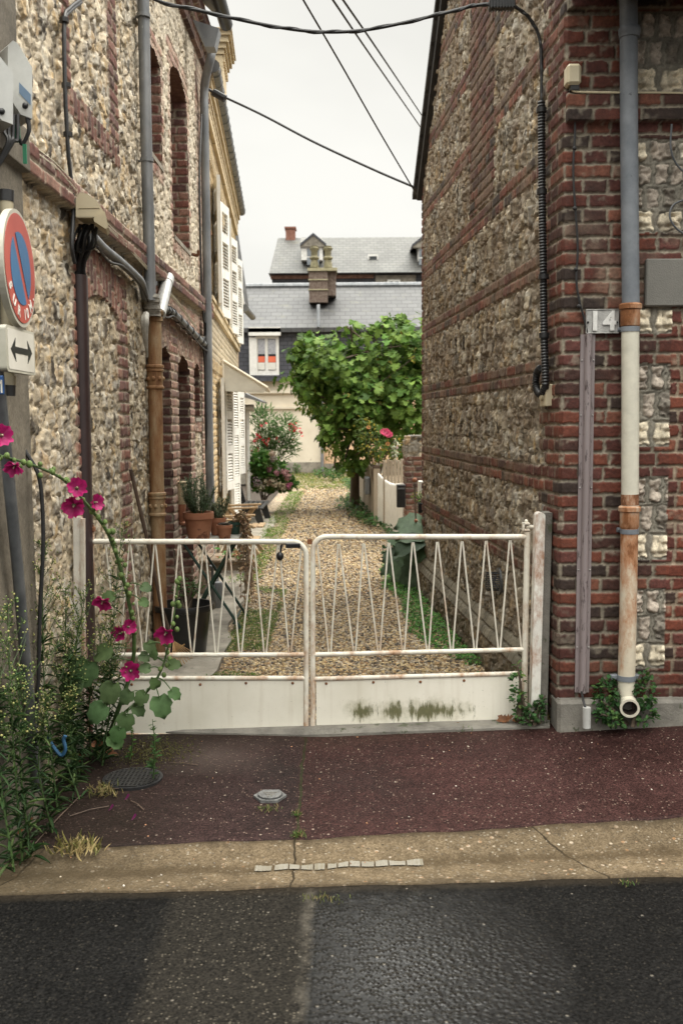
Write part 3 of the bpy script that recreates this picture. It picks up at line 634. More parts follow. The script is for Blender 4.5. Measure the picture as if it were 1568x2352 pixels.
m = MB(); m.prism([yp(-.02, 5.02, .12), yp(-.02, 7.6, -3.0), yp(-.02, 7.7, -3.0), yp(-.02, 5.10, .12)], (0, 0, 0), tuple(YDv * (YLEN + .1))); m.build('roof', MT['slate'], yh, smooth_=False)
for d0, d1, zt in ((.1, 1.0, 6.05), (4.25, 5.15, 6.62)):
    d_ = ybox(MB(), d0, d1, 5.0, zt, -.6, -.03).build('dormer', stone, yh, smooth_=False); mm = MB()
    for k, (z0, z1, o) in enumerate(((0, .07, .02), (.07, .14, .05), (.14, .22, .085), (.22, .28, .12))): ybox(mm, d0 - o, d1 + o, zt + z0, zt + z1, -.65, -.03 + o)
    q = d0 + .03
    while q < d1: ybox(mm, q, q + .05, zt - .09, zt, -.05, -.0); q += .11
    ybox(mm, d0 - .16, d1 + .16, zt + .28, zt + .30, -.65, .11); mm.build('cap', stone, d_, smooth_=False)
def shutter(u_h, du, z0, z1, off, parent=yh):
    """a louvred leaf hinged at u_h on the wall, running to u_h + du, its free edge `off` out from the wall"""
    A = yp(u_h, 0, .03); B = yp(u_h + du, 0, .03 + off); d = unit(B - A); L = np.linalg.norm(B - A); n = np.cross(d, (0, 0, 1.)); n = n if np.dot(n, YN) > 0 else -n; mm = MB(); w = .07; H = z1 - z0
    def bx(s0, s1, h0, h1, t=.018): mm.obox(A + d * (s0 + s1) / 2 + np.array((0, 0, z0 + (h0 + h1) / 2)), d, n, (0, 0, 1), (s1 - s0) / 2, t, (h1 - h0) / 2)
    bx(0, w, 0, H); bx(L - w, L, 0, H)
    rails = [0, H * .34, H * .66, H - .10]
    for r_ in rails: bx(w, L - w, r_, r_ + .10)
    for r0, r1 in zip(rails[:-1], rails[1:]):
        z = r0 + .12
        while z < r1 - .015:
            c = A + d * L / 2 + np.array((0, 0, z0 + z)); mm.obox(c, d, unit(n + np.array((0, 0, -.9))), unit(n * .9 + np.array((0, 0, 1.))), L / 2 - w, .016, .004); z += .036
    mm.build('shutter', MT['whitewood'], parent, smooth_=False)
for i, (a, b, c, d) in enumerate(YW):
    shutter(a, -.42, c - .04, d + .02, .07); shutter(b, .42, c - .04, d + .02, .075)
for i, (a, b, c, d) in enumerate(YG):
    shutter(a, -.40, c - .04, d + .02, .05); shutter(b, .40, c - .04, d + .02, .07)
# awning over the door
aw = thing('awning', 'small cream fabric awning over the yellow house door', 'awning', yp(2.9, 2.1, .2))
def ap(u, z, o): return yp(u, z, o)
u0, u1 = 1.85, 3.6
tp = [ap(u0, 2.30, .03), ap(u1, 2.30, .03)]; ft = [ap(u0 + .05, 1.98, .55), ap(u1, 1.98, .55)]
mm = MB(); n = 6
for i in range(n):
    a0, a1 = i / n, (i + 1) / n; q = lambda t: tp[0] + (ft[0] - tp[0]) * t - np.array((0, 0, .05 * math.sin(math.pi * t))); q2 = lambda t: tp[1] + (ft[1] - tp[1]) * t - np.array((0, 0, .05 * math.sin(math.pi * t)))
    mm.prism([q(a0), q(a1), q2(a1), q2(a0)], (0, 0, 0), (0, 0, .008))
mm.prism([tp[0], ft[0], ap(u0 + .05, 1.93, .5), ap(u0 - .0, 1.95, .06)], (0, 0, 0), tuple(YDv * .01)); mm.build('fabric', pm('awning_cloth', (.52, .48, .40), (.64, .60, .50), 5, .8, .1, 60), aw, smooth_=False)
mm = MB()
for a, b in ((tp[0], ft[0]), (tp[1], ft[1]), (ft[0], ft[1]), (ap(u0 + .02, 2.27, .04), ap(u0 + .04, 1.92, .30)), (ap(u0, 2.3, .03), ap(u0, 1.95, .03))): mm.tube([a + (0, 0, .012), b + (0, 0, .012)], .016, 8)
mm.build('frame', MT['creamwall'], aw)
# ---- next house down the alley
ch = thing('slate_mansard_house', 'narrow brick house with steep slate mansard beyond the yellow house', 'house', (-3, 18, 0))
xw = -1.80
m = MB(); m.box((-6, 16.45, -.05), (xw, 17.8, 3.5)); m.build('wall', pm('far_brick', (.30, .20, .12), (.44, .33, .21), 30, .85, .3, 40), ch, smooth_=False)
m = MB(); m.prism([(xw + .22, 16.42, 3.5), (xw - .02, 16.42, 5.3), (-6, 16.42, 6.5), (-6, 16.42, 3.5)], (0, 0, 0), (0, 1.3, 0)); m.build('roof', MT['slate'], ch, smooth_=False)
m = MB(); m.prism([(xw + .26, 16.36, 3.46), (xw + .0, 16.36, 5.35), (xw - .08, 16.36, 5.35), (xw + .18, 16.36, 3.46)], (0, 0, 0), (0, .07, 0)); m.build('verge_board', MT['whitewood'], ch, smooth_=False)
m = MB(); m.tube([(xw + .27, 16.3, 3.42), (xw + .27, 17.7, 3.42)], .06, 10); m.build('gutter', MT['zinc'], ch)
m = MB(); m.tube(spline([(xw + .2, 16.5, 3.4), (xw + .09, 16.5, 3.15), (xw + .07, 16.5, 2.8), (xw + .07, 16.5, 0)], 5), .045, 10); m.build('downpipe', MT['whitepl'], ch)
m = MB(); m.prism([(xw + .02, 16.7, 2.05), (xw + .50, 16.7, 1.9), (xw + .50, 16.7, 1.93), (xw + .02, 16.7, 2.15)], (0, 0, 0), (0, 1.0, 0)); m.build('porch_roof', MT['zinc'], ch, smooth_=False)
m = MB(); m.tube([(xw + .03, 17.1, 1.82), (xw + .32, 17.1, 1.82)], .06, 12); m.tube([(xw + .2, 17.1, 1.8), (xw + .2, 17.1, 0)], .04, 10); m.build('porch_post', MT['whitewood'], ch)

# ================================================================== houses closing the view
sh = thing('slate_roofed_house', 'cream walled house with slate hung upper floor closing the alley', 'house', (0, 32, 0)); B = 30.0
def bx(mm, x0, x1, y0, y1, Y, d=.2):
    """a board on the plane at depth Y covering that much of it, d thick towards the viewer"""
    a = at(x0, y1, Y); b = at(x1, y0, Y); mm.box((a[0], Y - d, a[2]), (b[0], Y, b[2])); return mm
e0 = at(784, 870, B)[2]; e1 = at(784, 752, B)[2]
m = MB(); m.box((-6, B, -.3), (-.54, B + 4, e0)); m.build('cream_wall', MT['creamwall'], sh, smooth_=False)
m = MB(); m.box((-.54, B + .05, -.3), (7, B + 4, e0)); m.build('peach_wall', MT['peach'], sh, smooth_=False)
m = MB(); m.box((-6, B - .03, -.3), (-.58, B - .003, .35)); m.box((-.5, B - .01, -.3), (7, B + .04, .3)); m.build('base_course', MT['concrete'], sh, smooth_=False)
m = MB(); m.box((-6, B - .1, at(784, 902, B)[2]), (-.5, B - .002, at(784, 896, B)[2])); m.box((-6, B - .06, at(784, 938, B)[2]), (-.5, B - .002, at(784, 933, B)[2])); m.build('moulding', MT['creamwall'], sh, smooth_=False)
m = MB(); m.box((-6, B - .15, e0 + .0), (7, B + 4, e0 + .12)); m.build('lead_flashing', MT['slatedark'], sh, smooth_=False)
m = MB(); m.box((-6, B - .05, e0 + .12), (7, B + 4, e1)); m.build('slate_wall', MT['slatedark'], sh, smooth_=False)
r0 = at(784, 752, B - .2)[2]; r1 = at(784, 657, B + 2.6)[2]
m = MB(); m.prism([(-7, B - .25, r0), (-7, B + 2.6, r1), (-7, B + 2.6, r1 - .15), (-7, B - .25, r0 - .12)], (0, 0, 0), (15, 0, 0)); m.build('roof', MT['slate'], sh, smooth_=False)
m = MB(); m.tube([(-7, B + 2.6, r1 + .02), (8, B + 2.6, r1 + .02)], .1, 8); m.build('ridge', MT['zinc'], sh)
gw = bx(MB(), 588, 640, 772, 862, B - .05, .06).build('window', MT['whitewood'], sh, smooth_=False)
bx(bx(MB(), 593, 608, 778, 850, B - .11, .01), 616, 633, 778, 850, B - .11, .01).build('pane', MT['glass'], gw, smooth_=False)
for xa_, xb_ in ((593, 608), (616, 633)):
    bx(MB(), xa_, xb_, 779, 813, B - .122, .008).build('curtain', pm('lace_%d' % xa_, (.24, .24, .26), (.42, .42, .44), 22, .8, 0), gw, smooth_=False)
    bx(MB(), xa_, xb_, 818, 832, B - .122, .008).build('poster', pm('red_poster_%d' % xa_, (.62, .12, .06), (.70, .16, .08), 5, .7, 0), gw, smooth_=False)
    bx(MB(), xa_, xb_, 832.5, 849, B - .122, .008).build('poster', MT['whitepl'], gw, smooth_=False)
m = MB()
for k in range(4): bx(m, 574 + k * 4.2, 577 + k * 4.2, 775, 862, B - .05, .12)
bx(m, 572, 645, 752, 772, B - .05, .2); m.build('shutter', MT['whitewood'], sh, smooth_=False)
bx(MB(), 572, 645, 863, 876, B - .16, .12).build('sill', MT['slatedark'], sh, smooth_=False)
m = MB(); c = at(733, 690, B + .6); m.tube([at(731, 700, B - .12), at(731, 752, B - .35)], .05, 8); m.tube([(at(739, 940, B)[0], B - .08, 0), (at(739, 940, B)[0], B - .08, e0)], .05, 8); m.build('downpipe', MT['zinc'], sh)
ck = thing('roof_chimney', 'brick chimney stack with two pots on the lower slate roof', 'chimney', at(738, 690, B + .9))
cY = B + .9
def cm(x0, x1, y0, y1, d, mm=None, Y=cY): mm = mm or MB(); a = at(x0, y1, Y); b = at(x1, y0, Y); mm.box((a[0], Y, a[2]), (b[0], Y + d, b[2])); return mm
mb = pm('stack_brick', (.105, .066, .052), (.22, .175, .14), 14, .85, .4, 30, c3=(.10, .065, .05), s3=18, t3=.55)
cm(710, 752, 622, 694, .9).build('stack', mb, ck, smooth_=False); cm(753, 771, 624, 678, .7, Y=cY + .15).build('stack', mb, ck, smooth_=False)
m = MB()
for y in (640, 663): cm(708, 753, y, y + 3, .95, m, cY - .03)
cm(706, 774, 614, 621.5, 1.0, m, cY - .05); m.build('course', pm('lichen_stone', (.26, .24, .13), (.42, .38, .26), 9, .9, .4, 30), ck, smooth_=False)
for px in (722, 753):
    b_ = at(px, 613.5, cY + .35); k = 13.5 / 1.0 * .0135; m = MB(); m.lathe([(.14, -.01), (.12, .15), (.10, .22), (.15, .26), (.15, .30), (.10, .33), (.11, .5), (.15, .55), (.15, .58), (.11, .6), (.12, .64)], b_, 14); m.build('pot', pm('pot_lichen_%d' % px, (.13, .12, .07), (.26, .23, .14), 14, .9, .3, 40), ck)
uh = thing('upper_slate_house', 'tall house with pale slate roof and dormers behind the lower roof', 'house', (0, 46, 0)); B2 = 45.0
u0z = at(784, 628, B2)[2]; u1z = at(784, 545, B2 + 3)[2]
xl0 = at(617, 627, B2)[0]; xl1 = at(638, 545, B2 + 3)[0]
m = MB(); m.add([(xl0, B2, u0z), (12, B2, u0z), (12, B2 + 3, u1z), (xl1, B2 + 3, u1z), (xl0, B2 + 6, u0z), (12, B2 + 6, u0z)], [[0, 1, 2, 3], [0, 3, 4], [3, 2, 5, 4], [1, 5, 2], [0, 4, 5, 1]]); m.build('roof', MT['slateold'], uh, smooth_=False)
m = MB(); xw0 = at(624, 640, B2)[0]; m.box((xw0, B2 + .2, 0), (12, B2 + 5.8, u0z)); m.build('wall', MT['slatedark'], uh, smooth_=False)
bx(MB(), 622, 858, 631, 641, B2 + .2, .12).build('brick_band', pm('band_brick', (.16, .075, .05), (.30, .18, .13), 9, .85, .2, 30), uh, smooth_=False)
bx(MB(), 618, 1100, 626, 631, B2 + .2, .45).build('gutter', MT['zinc'], uh, smooth_=False)
bx(MB(), 862, 954, 632, 680, B2 + .2, .15).build('render_panel', MT['concrete'], uh, smooth_=False)
g = bx(MB(), 889, 919, 642, 662, B2 + .05, .05).build('window', MT['whitewood'], uh, smooth_=False); bx(bx(MB(), 893, 902, 646, 662, B2 - .01, .01), 906, 915, 646, 662, B2 - .01, .01).build('pane', MT['glass'], g, smooth_=False)
def dormer(x0, x1, y0, y1, Y):
    d = bx(MB(), x0, x1, y0 + 22, y1, Y + 2.2, 2.2).build('dormer', MT['whitewood'], uh, smooth_=False)
    a = at(x0 - 6, y0 + 24, Y - .1); b = at(x1 + 6, y0 + 24, Y - .1); c = at((x0 + x1) / 2, y0, Y - .1)
    mm = MB(); mm.prism([a, b, b + (0, 0, .12), c + (0, 0, .14), a + (0, 0, .12)], (0, 0, 0), (0, .25, 0)); mm.build('pediment', MT['concrete'], d, smooth_=False)
    a = at(x0 - 7, y0 + 22, Y - .15); b = at(x1 + 7, y0 + 22, Y - .15); c = at((x0 + x1) / 2, y0 - 3, Y - .15)
    mm = MB(); mm.prism([a, c, c + (0, 0, .1), a + (0, 0, .1)], (0, 0, 0), (0, 2.3, 0)); mm.prism([c, b, b + (0, 0, .1), c + (0, 0, .1)], (0, 0, 0), (0, 2.3, 0)); mm.build('roof', MT['slatedark'], d, smooth_=False)
    mm = MB(); xm = (x0 + x1) / 2
    for xa_, xb_ in ((x0 + 9, xm - 1.5), (xm + 1.5, x1 - 9)):
        for ya_, yb_ in ((y0 + 28, y0 + 46), (y0 + 49, y1 - 6)): bx(mm, xa_, xb_, ya_, yb_, Y - .0, .012)
    mm.build('pane', pm('dormer_glass_%d' % x0, (.16, .18, .20), (.26, .28, .30), 3, .15, 0), d, smooth_=False)
dormer(696, 742, 542, 614, B2 + .35); dormer(953, 1000, 544, 614, B2 + .35)
m = MB(); bx(m, 845, 868, 584, 599, B2 + 1.2, .08); k = m.build('skylight', MT['whitewood'], uh, smooth_=False); bx(MB(), 848, 865, 588, 598, B2 + 1.1, .012).build('pane', MT['glass'], k, smooth_=False)
m = MB(); a = at(656, 552, B2 + 2.8); b = at(677, 524, B2 + 2.8); m.box((a[0], B2 + 2.8, a[2] - .6), (b[0], B2 + 3.5, b[2])); m.box((a[0] - .05, B2 + 2.75, b[2]), (b[0] + .05, B2 + 3.55, b[2] + .08)); m.build('chimney', pm('red_stack', (.19, .08, .055), (.26, .12, .08), 8, .8, .2, 30), uh, smooth_=False)
# ================================================================== the ground
_k0, _k1 = atZ(200, 1945, -.037), atZ(1568, 1887, -.022); _f0, _f1 = atZ(0, 2058, -.047), atZ(1568, 2012, -.044)
def yk(x): return .006 * np.sin(9 * x) + .004 * np.sin(23 * x + 1) + _k0[1] + (x - _k0[0]) * (_k1[1] - _k0[1]) / (_k1[0] - _k0[0])          # back edge of the gutter slabs
def yf(x): return .005 * np.sin(7 * x + 2) + .004 * np.sin(19 * x) + _f0[1] + (x - _f0[0]) * (_f1[1] - _f0[1]) / (_f1[0] - _f0[0])           # edge between gutter slabs and street
def sheet(name, xs, ylo, yhi, ny, zf_, mat, kind='structure', skirt=.12):
    X, T = np.meshgrid(xs, np.linspace(0, 1, ny)); Y = ylo(X) + (yhi(X) - ylo(X)) * T; Z = zf_(X, Y)
    P = np.stack([X, Y, Z], -1); P = np.pad(P, ((1, 1), (1, 1), (0, 0)), mode='edge'); P[0, :, 2] -= skirt; P[-1, :, 2] -= skirt; P[:, 0, 2] -= skirt; P[:, -1, 2] -= skirt
    a, b = P.shape[:2]; I = np.arange(a * b).reshape(a, b); F = np.stack([I[:-1, :-1], I[:-1, 1:], I[1:, 1:], I[1:, :-1]], -1).reshape(-1, 4)
    return tag(npmesh(name, P.reshape(-1, 3), F, mat), kind=kind)
def ground_mat(name, kind):
    m = bpy.data.materials.new(name); t, b = nodes(m); v = objco(t); s = t.nodes.new('ShaderNodeSeparateXYZ'); t.links.new(v, s.inputs[0])
    big = nz(t, 1.3, 6, .65, v).outputs[0]; mid = nz(t, 14, 6, .7, v).outputs[0]; wob = nz(t, 6, 4, .7, v).outputs[0]
    fine, coarse = dict(pave=(210, 88), street=(170, 92), slab=(170, 72))[kind]
    vo = nz(t, fine, vec=v, typ='ShaderNodeTexVoronoi'); vo2 = nz(t, coarse, vec=v, typ='ShaderNodeTexVoronoi'); vo3 = nz(t, coarse * .55, vec=v, typ='ShaderNodeTexVoronoi')
    def chan(o, i): q = t.nodes.new('ShaderNodeSeparateColor'); t.links.new(o.outputs['Color'], q.inputs[0]); return q.outputs[i]
    rnd, r2, g2_, r3 = chan(vo, 0), chan(vo2, 0), chan(vo2, 1), chan(vo3, 0)
    x = math_(t, 'ADD', s.outputs[0], math_(t, 'MULTIPLY', math_(t, 'SUBTRACT', wob, .5), .045)); y = s.outputs[1]
    def crack(x0, w): return math_(t, 'LESS_THAN', math_(t, 'ABSOLUTE', math_(t, 'SUBTRACT', x, x0)), w)
    def stones(o, r, share, size): return math_(t, 'MULTIPLY', math_(t, 'GREATER_THAN', r, 1 - share), ramp(t, o.outputs['Distance'], [(size, 1.), (size + .12, 0.)]))
    def win(sk, c0, a_, b_, n_, amt): return ramp(t, math_(t, 'ADD', math_(t, 'ABSOLUTE', math_(t, 'SUBTRACT', sk, c0)), math_(t, 'MULTIPLY', math_(t, 'SUBTRACT', n_, .5), amt)), [(a_, 1.), (b_, 0.)])
    if kind == 'pave':
        c = ramp(t, rnd, [(0, (.014, .0068, .0066)), (.5, (.032, .0150, .0135)), (1, (.062, .029, .026))])
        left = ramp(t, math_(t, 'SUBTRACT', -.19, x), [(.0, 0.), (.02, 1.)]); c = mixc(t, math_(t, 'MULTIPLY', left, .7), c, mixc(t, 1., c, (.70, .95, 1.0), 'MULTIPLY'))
        c = mixc(t, 1.0, c, ramp(t, big, [(.3, .55), (.7, 1.4)]), 'MULTIPLY'); c = mixc(t, 1.0, c, ramp(t, mid, [(.3, .72), (.7, 1.25)]), 'MULTIPLY')
        c = mixc(t, stones(vo2, r2, .14, .30), c, mixc(t, g2_, (.070, .042, .034), (.165, .12, .095))); c = mixc(t, stones(vo3, r3, .018, .20), c, (.22, .175, .14))
        c = mixc(t, math_(t, 'MULTIPLY', crack(-.19, .006), .85), c, mixc(t, mid, (.010, .008, .005), (.03, .036, .012)))
        edge = ramp(t, math_(t, 'ADD', math_(t, 'MULTIPLY', math_(t, 'SUBTRACT', y, 4.72), 2.6), math_(t, 'MULTIPLY', math_(t, 'SUBTRACT', big, .5), 2.2)), [(.0, 0.), (1., 1.)]); c = mixc(t, math_(t, 'MULTIPLY', edge, .40), c, (.040, .031, .021))   # dirt swept against the walls
        stain = win(s.outputs[0], -1.2, .25, .75, big, .6); c = mixc(t, math_(t, 'MULTIPLY', stain, .6), c, (.012, .010, .007))                       # dark leaf mould round the weeds
        pale = win(s.outputs[0], -.62, .05, .30, mid, .3); c = mixc(t, math_(t, 'MULTIPLY', math_(t, 'MULTIPLY', pale, win(y, 4.65, .02, .25, big, .5)), .3), c, (.13, .10, .085))
        rough = ramp(t, big, [(.35, .45), (.65, .75)]); bs = .35; spec = .06; hgt = math_(t, 'ADD', math_(t, 'MULTIPLY', ramp(t, vo2.outputs['Distance'], [(.1, 1.), (.6, 0.)]), r2), math_(t, 'MULTIPLY', mid, .3)); dist = .005
    elif kind == 'street':
        c = ramp(t, rnd, [(0, (.0022, .0022, .0022)), (.5, (.0050, .0048, .0046)), (1, (.0105, .0100, .0094))])
        midp = math_(t, 'MULTIPLY', ramp(t, math_(t, 'SUBTRACT', x, -.62), [(0., 0.), (.05, 1.)]), ramp(t, math_(t, 'SUBTRACT', -.10, x), [(0., 0.), (.02, 1.)]))
        c = mixc(t, 1.0, c, ramp(t, big, [(.3, .6), (.7, 1.4)]), 'MULTIPLY'); worn = mixc(t, rnd, (.0065, .006, .0054), (.022, .0195, .016)); c = mixc(t, midp, c, worn)
        c = mixc(t, math_(t, 'MULTIPLY', stones(vo2, r2, .30, .28), math_(t, 'MULTIPLY_ADD', midp, .75, .25)), c, mixc(t, g2_, (.020, .018, .015), (.085, .074, .057))); c = mixc(t, stones(vo3, r3, .02, .18), c, (.10, .09, .075))
        c = mixc(t, math_(t, 'MULTIPLY', crack(-.095, .0045), .9), c, (.002, .002, .0018)); scar = math_(t, 'MULTIPLY', ramp(t, math_(t, 'ADD', math_(t, 'ABSOLUTE', math_(t, 'SUBTRACT', x, -.125)), math_(t, 'MULTIPLY', big, .07)), [(.038, 1.), (.068, 0.)]), ramp(t, mid, [(.42, 0.), (.6, 1.)])); c = mixc(t, math_(t, 'MULTIPLY', scar, .55), c, (.085, .076, .062))
        c = mixc(t, math_(t, 'MULTIPLY', win(math_(t, 'SUBTRACT', y, math_(t, 'MULTIPLY', s.outputs[0], float(yf(1) - yf(0)))), float(yf(0)) - .01, .01, .05, mid, .06), .6), c, (.035, .028, .02))   # silt along the gutter
        spot = math_(t, 'MULTIPLY', win(s.outputs[0], .17, .05, .48, big, .7), win(y, 2.85, .05, .62, mid, .8))
        wetness = math_(t, 'MULTIPLY', math_(t, 'SUBTRACT', 1., midp), math_(t, 'MULTIPLY_ADD', spot, .97, .03)); rough = ramp(t, wetness, [(0., .62), (.3, .40), (1., .20)])
        lump = math_(t, 'MULTIPLY', ramp(t, vo3.outputs['Distance'], [(.08, 1.), (.62, 0.)]), math_(t, 'MULTIPLY_ADD', r3, .8, .4)); hgt = math_(t, 'ADD', lump, math_(t, 'MULTIPLY', mid, .9)); bs = .55; spec = .035; dist = .007
    elif kind == 'slab':
        c = ramp(t, rnd, [(0, (.082, .061, .037)), (.5, (.120, .090, .056)), (1, (.168, .130, .085))])
        c = mixc(t, 1.0, c, ramp(t, big, [(.3, .62), (.7, 1.25)]), 'MULTIPLY'); c = mixc(t, 1.0, c, ramp(t, mid, [(.3, .70), (.7, 1.22)]), 'MULTIPLY')
        c = mixc(t, stones(vo2, r2, .26, .30), c, mixc(t, g2_, (.045, .034, .022), (.25, .215, .165))); c = mixc(t, stones(vo3, r3, .10, .26), c, mixc(t, g2_, (.33, .29, .23), (.19, .105, .05)))
        for x0, sl in ((-.19, .0), (.92, .5), (-1.22, -.3)):
            xx = math_(t, 'ADD', x, math_(t, 'MULTIPLY', math_(t, 'SUBTRACT', y, 3.5), sl)); k = math_(t, 'LESS_THAN', math_(t, 'ABSOLUTE', math_(t, 'SUBTRACT', xx, x0)), .0045); c = mixc(t, math_(t, 'MULTIPLY', k, .85), c, (.018, .014, .009))
        yc = math_(t, 'SUBTRACT', y, math_(t, 'MULTIPLY', s.outputs[0], float(yk(1) + yf(1) - yk(0) - yf(0)) / 2)); c = mixc(t, math_(t, 'MULTIPLY', win(yc, float(yk(0) + yf(0)) / 2, .012, .05, mid, .06), .6), c, (.048, .034, .019))
        for e0 in (float(yk(0)), float(yf(0))): c = mixc(t, math_(t, 'MULTIPLY', win(yc, e0, .0, .05, mid, .08), .55), c, (.040, .030, .02))
        c = mixc(t, math_(t, 'MULTIPLY', win(s.outputs[0], -1.25, .1, .7, big, .6), .6), c, (.030, .024, .015))
        rough = ramp(t, big, [(.35, .65), (.65, .88)]); bs = .35; spec = .04; hgt = math_(t, 'ADD', math_(t, 'MULTIPLY', ramp(t, vo2.outputs['Distance'], [(.1, 1.), (.6, 0.)]), r2), math_(t, 'MULTIPLY', mid, .4)); dist = .005
    b.inputs['Specular IOR Level'].default_value = spec
    if kind == 'street': t.links.new(math_(t, 'MULTIPLY_ADD', wetness, .55, spec), b.inputs['Specular IOR Level'])
    t.links.new(c, b.inputs['Base Color']); t.links.new(rough, b.inputs['Roughness']); bumpn(t, b, hgt, bs, dist); return m
xs = np.linspace(-4.5, 4.5, 181)
gwav = lambda X, Y: .006 * (fbm(X, Y, .6, 5) - .5)
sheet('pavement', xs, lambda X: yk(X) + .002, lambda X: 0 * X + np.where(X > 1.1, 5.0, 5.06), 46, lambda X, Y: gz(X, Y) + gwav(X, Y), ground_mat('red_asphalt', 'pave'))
def zslab(X, Y):
    t = (Y - yf(X)) / (yk(X) - yf(X)); return gz(X, Y) - .004 - .026 * (1 - np.abs(2 * t - 1)) ** .8 + .002
sheet('gutter_slabs', xs, yf, yk, 17, zslab, ground_mat('gutter_concrete', 'slab'))
sheet('street', np.linspace(-9, 9, 181), lambda X: 0 * X - 9, lambda X: yf(X) - .002, 150, lambda X, Y: gz(X, Y) - .008 + gwav(X, Y) * 1.6, ground_mat('wet_asphalt', 'street'))
# water lying in the gutter
m = bpy.data.materials.new('water'); t, b = nodes(m); b.inputs['Base Color'].default_value = (.16, .14, .10, 1); b.inputs['Roughness'].default_value = .06; b.inputs['Specular IOR Level'].default_value = 1.0; b.inputs['IOR'].default_value = 1.5; bumpn(t, b, nz(t, 16, 3, .5, objco(t)).outputs[0], .05)
zw = lambda x, y: float(zslab(np.array(x), np.array(y))) + .0045
A0, A1 = atZ(585, 1993, -.06), atZ(972, 1976, -.055); m2 = MB(); n = 230; gaps = (24, 25, 26, 46, 62, 80, 96, 97, 98, 112, 128, 144, 163, 182, 206); row = []
for i in range(n + 1):
    x = A0[0] + (A1[0] - A0[0]) * i / n; yb = (yk(x) + yf(x)) / 2; w0 = .022 + .006 * math.sin(i * .09) + random.uniform(-.0015, .0015); w1 = .020 + .005 * math.sin(i * .14 + 2) + random.uniform(-.0015, .0015)
    if i in gaps or i == n:
        if len(row) > 2: b0 = len(m2.V); m2.add([q_ for r_ in row for q_ in r_], [[2 * k, 2 * k + 2, 2 * k + 3, 2 * k + 1] for k in range(len(row) - 1)])
        row = []
    else: row.append(((x, yb - w0, zw(x, yb - w0)), (x, yb + w1, zw(x, yb + w1))))
tag(m2.build('water', m), kind='structure')
# alley floor
gm = bpy.data.materials.new('gravel_bed'); t, b = nodes(gm); v = objco(t)
vo = nz(t, 42, vec=v, typ='ShaderNodeTexVoronoi'); sc_ = t.nodes.new('ShaderNodeSeparateColor'); t.links.new(vo.outputs['Color'], sc_.inputs[0])
c = ramp(t, sc_.outputs[0], [(0, (.12, .09, .055)), (.3, (.30, .215, .125)), (.6, (.42, .31, .185)), (.85, (.52, .41, .27)), (1, (.60, .51, .38))]); c = mixc(t, 1., c, ramp(t, vo.outputs['Distance'], [(.2, 1.), (.7, .45)]), 'MULTIPLY'); c = mixc(t, 1.0, c, ramp(t, nz(t, .9, 5, .6, v).outputs[0], [(.3, .75), (.7, 1.2)]), 'MULTIPLY')
t.links.new(c, b.inputs['Base Color']); b.inputs['Roughness'].default_value = .75; bumpn(t, b, ramp(t, vo.outputs['Distance'], [(.1, 1.), (.7, 0.)]), .9, .012)
za = lambda X, Y: -.012 + .012 * fbm(X, Y, 1.1, 3) + 0 * X
sheet('gravel_path', np.linspace(-1.4, 4, 60), lambda X: 0 * X + 5.061, lambda X: 0 * X + 30.2, 160, za, gm)
tag(npmesh('ground', np.array([(-250, -60, -.35), (250, -60, -.35), (250, 400, -.35), (-250, 400, -.35)]), [[0, 1, 2, 3]], MT['soil']), kind='structure')
m = MB(); xe = lambda y: -.80 - .035 * (y - 6) if y < 12 else -1.05
P = [(xe(y) + .03 * math.sin(3 * y) + .02 * math.sin(7.3 * y), y) for y in np.arange(5.3, 16.6, .3)]
m.prism([(XL - .5, 5.3, 0)] + [(x, y, 0) for x, y in P] + [(XL - .8, 16.6, 0)], (0, 0, -.1), (0, 0, .028)); tag(m.build('footpath', MT['concrete'], smooth_=False), kind='structure')
m = MB(); m.prism([at(700, 1700, 4.93) * (1, 1, 0), at(1262, 1690, 4.86) * (1, 1, 0) , at(1262, 1690, 5.10) * (1, 1, 0), at(220, 1690, 5.10) * (1, 1, 0), at(220, 1690, 5.03) * (1, 1, 0)], (0, 0, -.08), (0, 0, .0))
Vt = [(x, y, (float(gz(x, y)) + .010 if z > -.01 else z)) for x, y, z in m.V]; m.V = Vt; tag(m.build('threshold', MT['concgrey'], smooth_=False), kind='structure')

# loose stones: every pebble a small faceted stone
IV, IF = ico(1)
def pebbles(name, n, xr, yr, s0, s1, keep, pal, zf_, label=None):
    x = rng.uniform(*xr, n); y = rng.uniform(*yr, n); k = keep(x, y); x, y = x[k], y[k]; n = len(x)
    S = np.stack([rng.uniform(.8, 1.25, n), rng.uniform(.7, 1.1, n), rng.uniform(.45, .75, n)], 1) * rng.uniform(s0, s1, n)[:, None]
    TVj = IV * (1 + .0 * IV); P = np.stack([x, y, zf_(x, y) + S[:, 2] * rng.uniform(.1, .8, n)], 1)
    d = rng.normal(size=(n, 3)) * (1, 1, .25); u = np.tile((0, 0, 1.), (n, 1)) + rng.normal(size=(n, 3)) * .25
    c = pal[rng.integers(0, len(pal), n)] * rng.uniform(.75, 1.2, (n, 1)) * (.62 + .72 * fbm(x, y, .7, 77))[:, None]
    o = scatter(name, TVj, IF, P, frames(d, u), S, MT['peb'], None, c, smooth_=True); return tag(o, kind='stuff', label=label)
MT['peb'] = attrmat('pebble', .6, 90, .35, .3, 150, .3)
PALG = np.array([(.45, .33, .17), (.53, .41, .24), (.36, .25, .125), (.22, .16, .10), (.46, .39, .28), (.12, .095, .07), (.34, .285, .215), (.27, .165, .08), (.42, .325, .18), (.075, .063, .052)])
inpath = lambda x, y: (x > np.where(y < 12, -.80 - .035 * (y - 6), -1.05) + .02) & (x < RA[0] + (y - FY) * RD[0] / RD[1] - .02)
pebbles('gravel', 30000, (-1.05, 1.05), (5.08, 8.2), .0075, .0155, inpath, PALG, za)
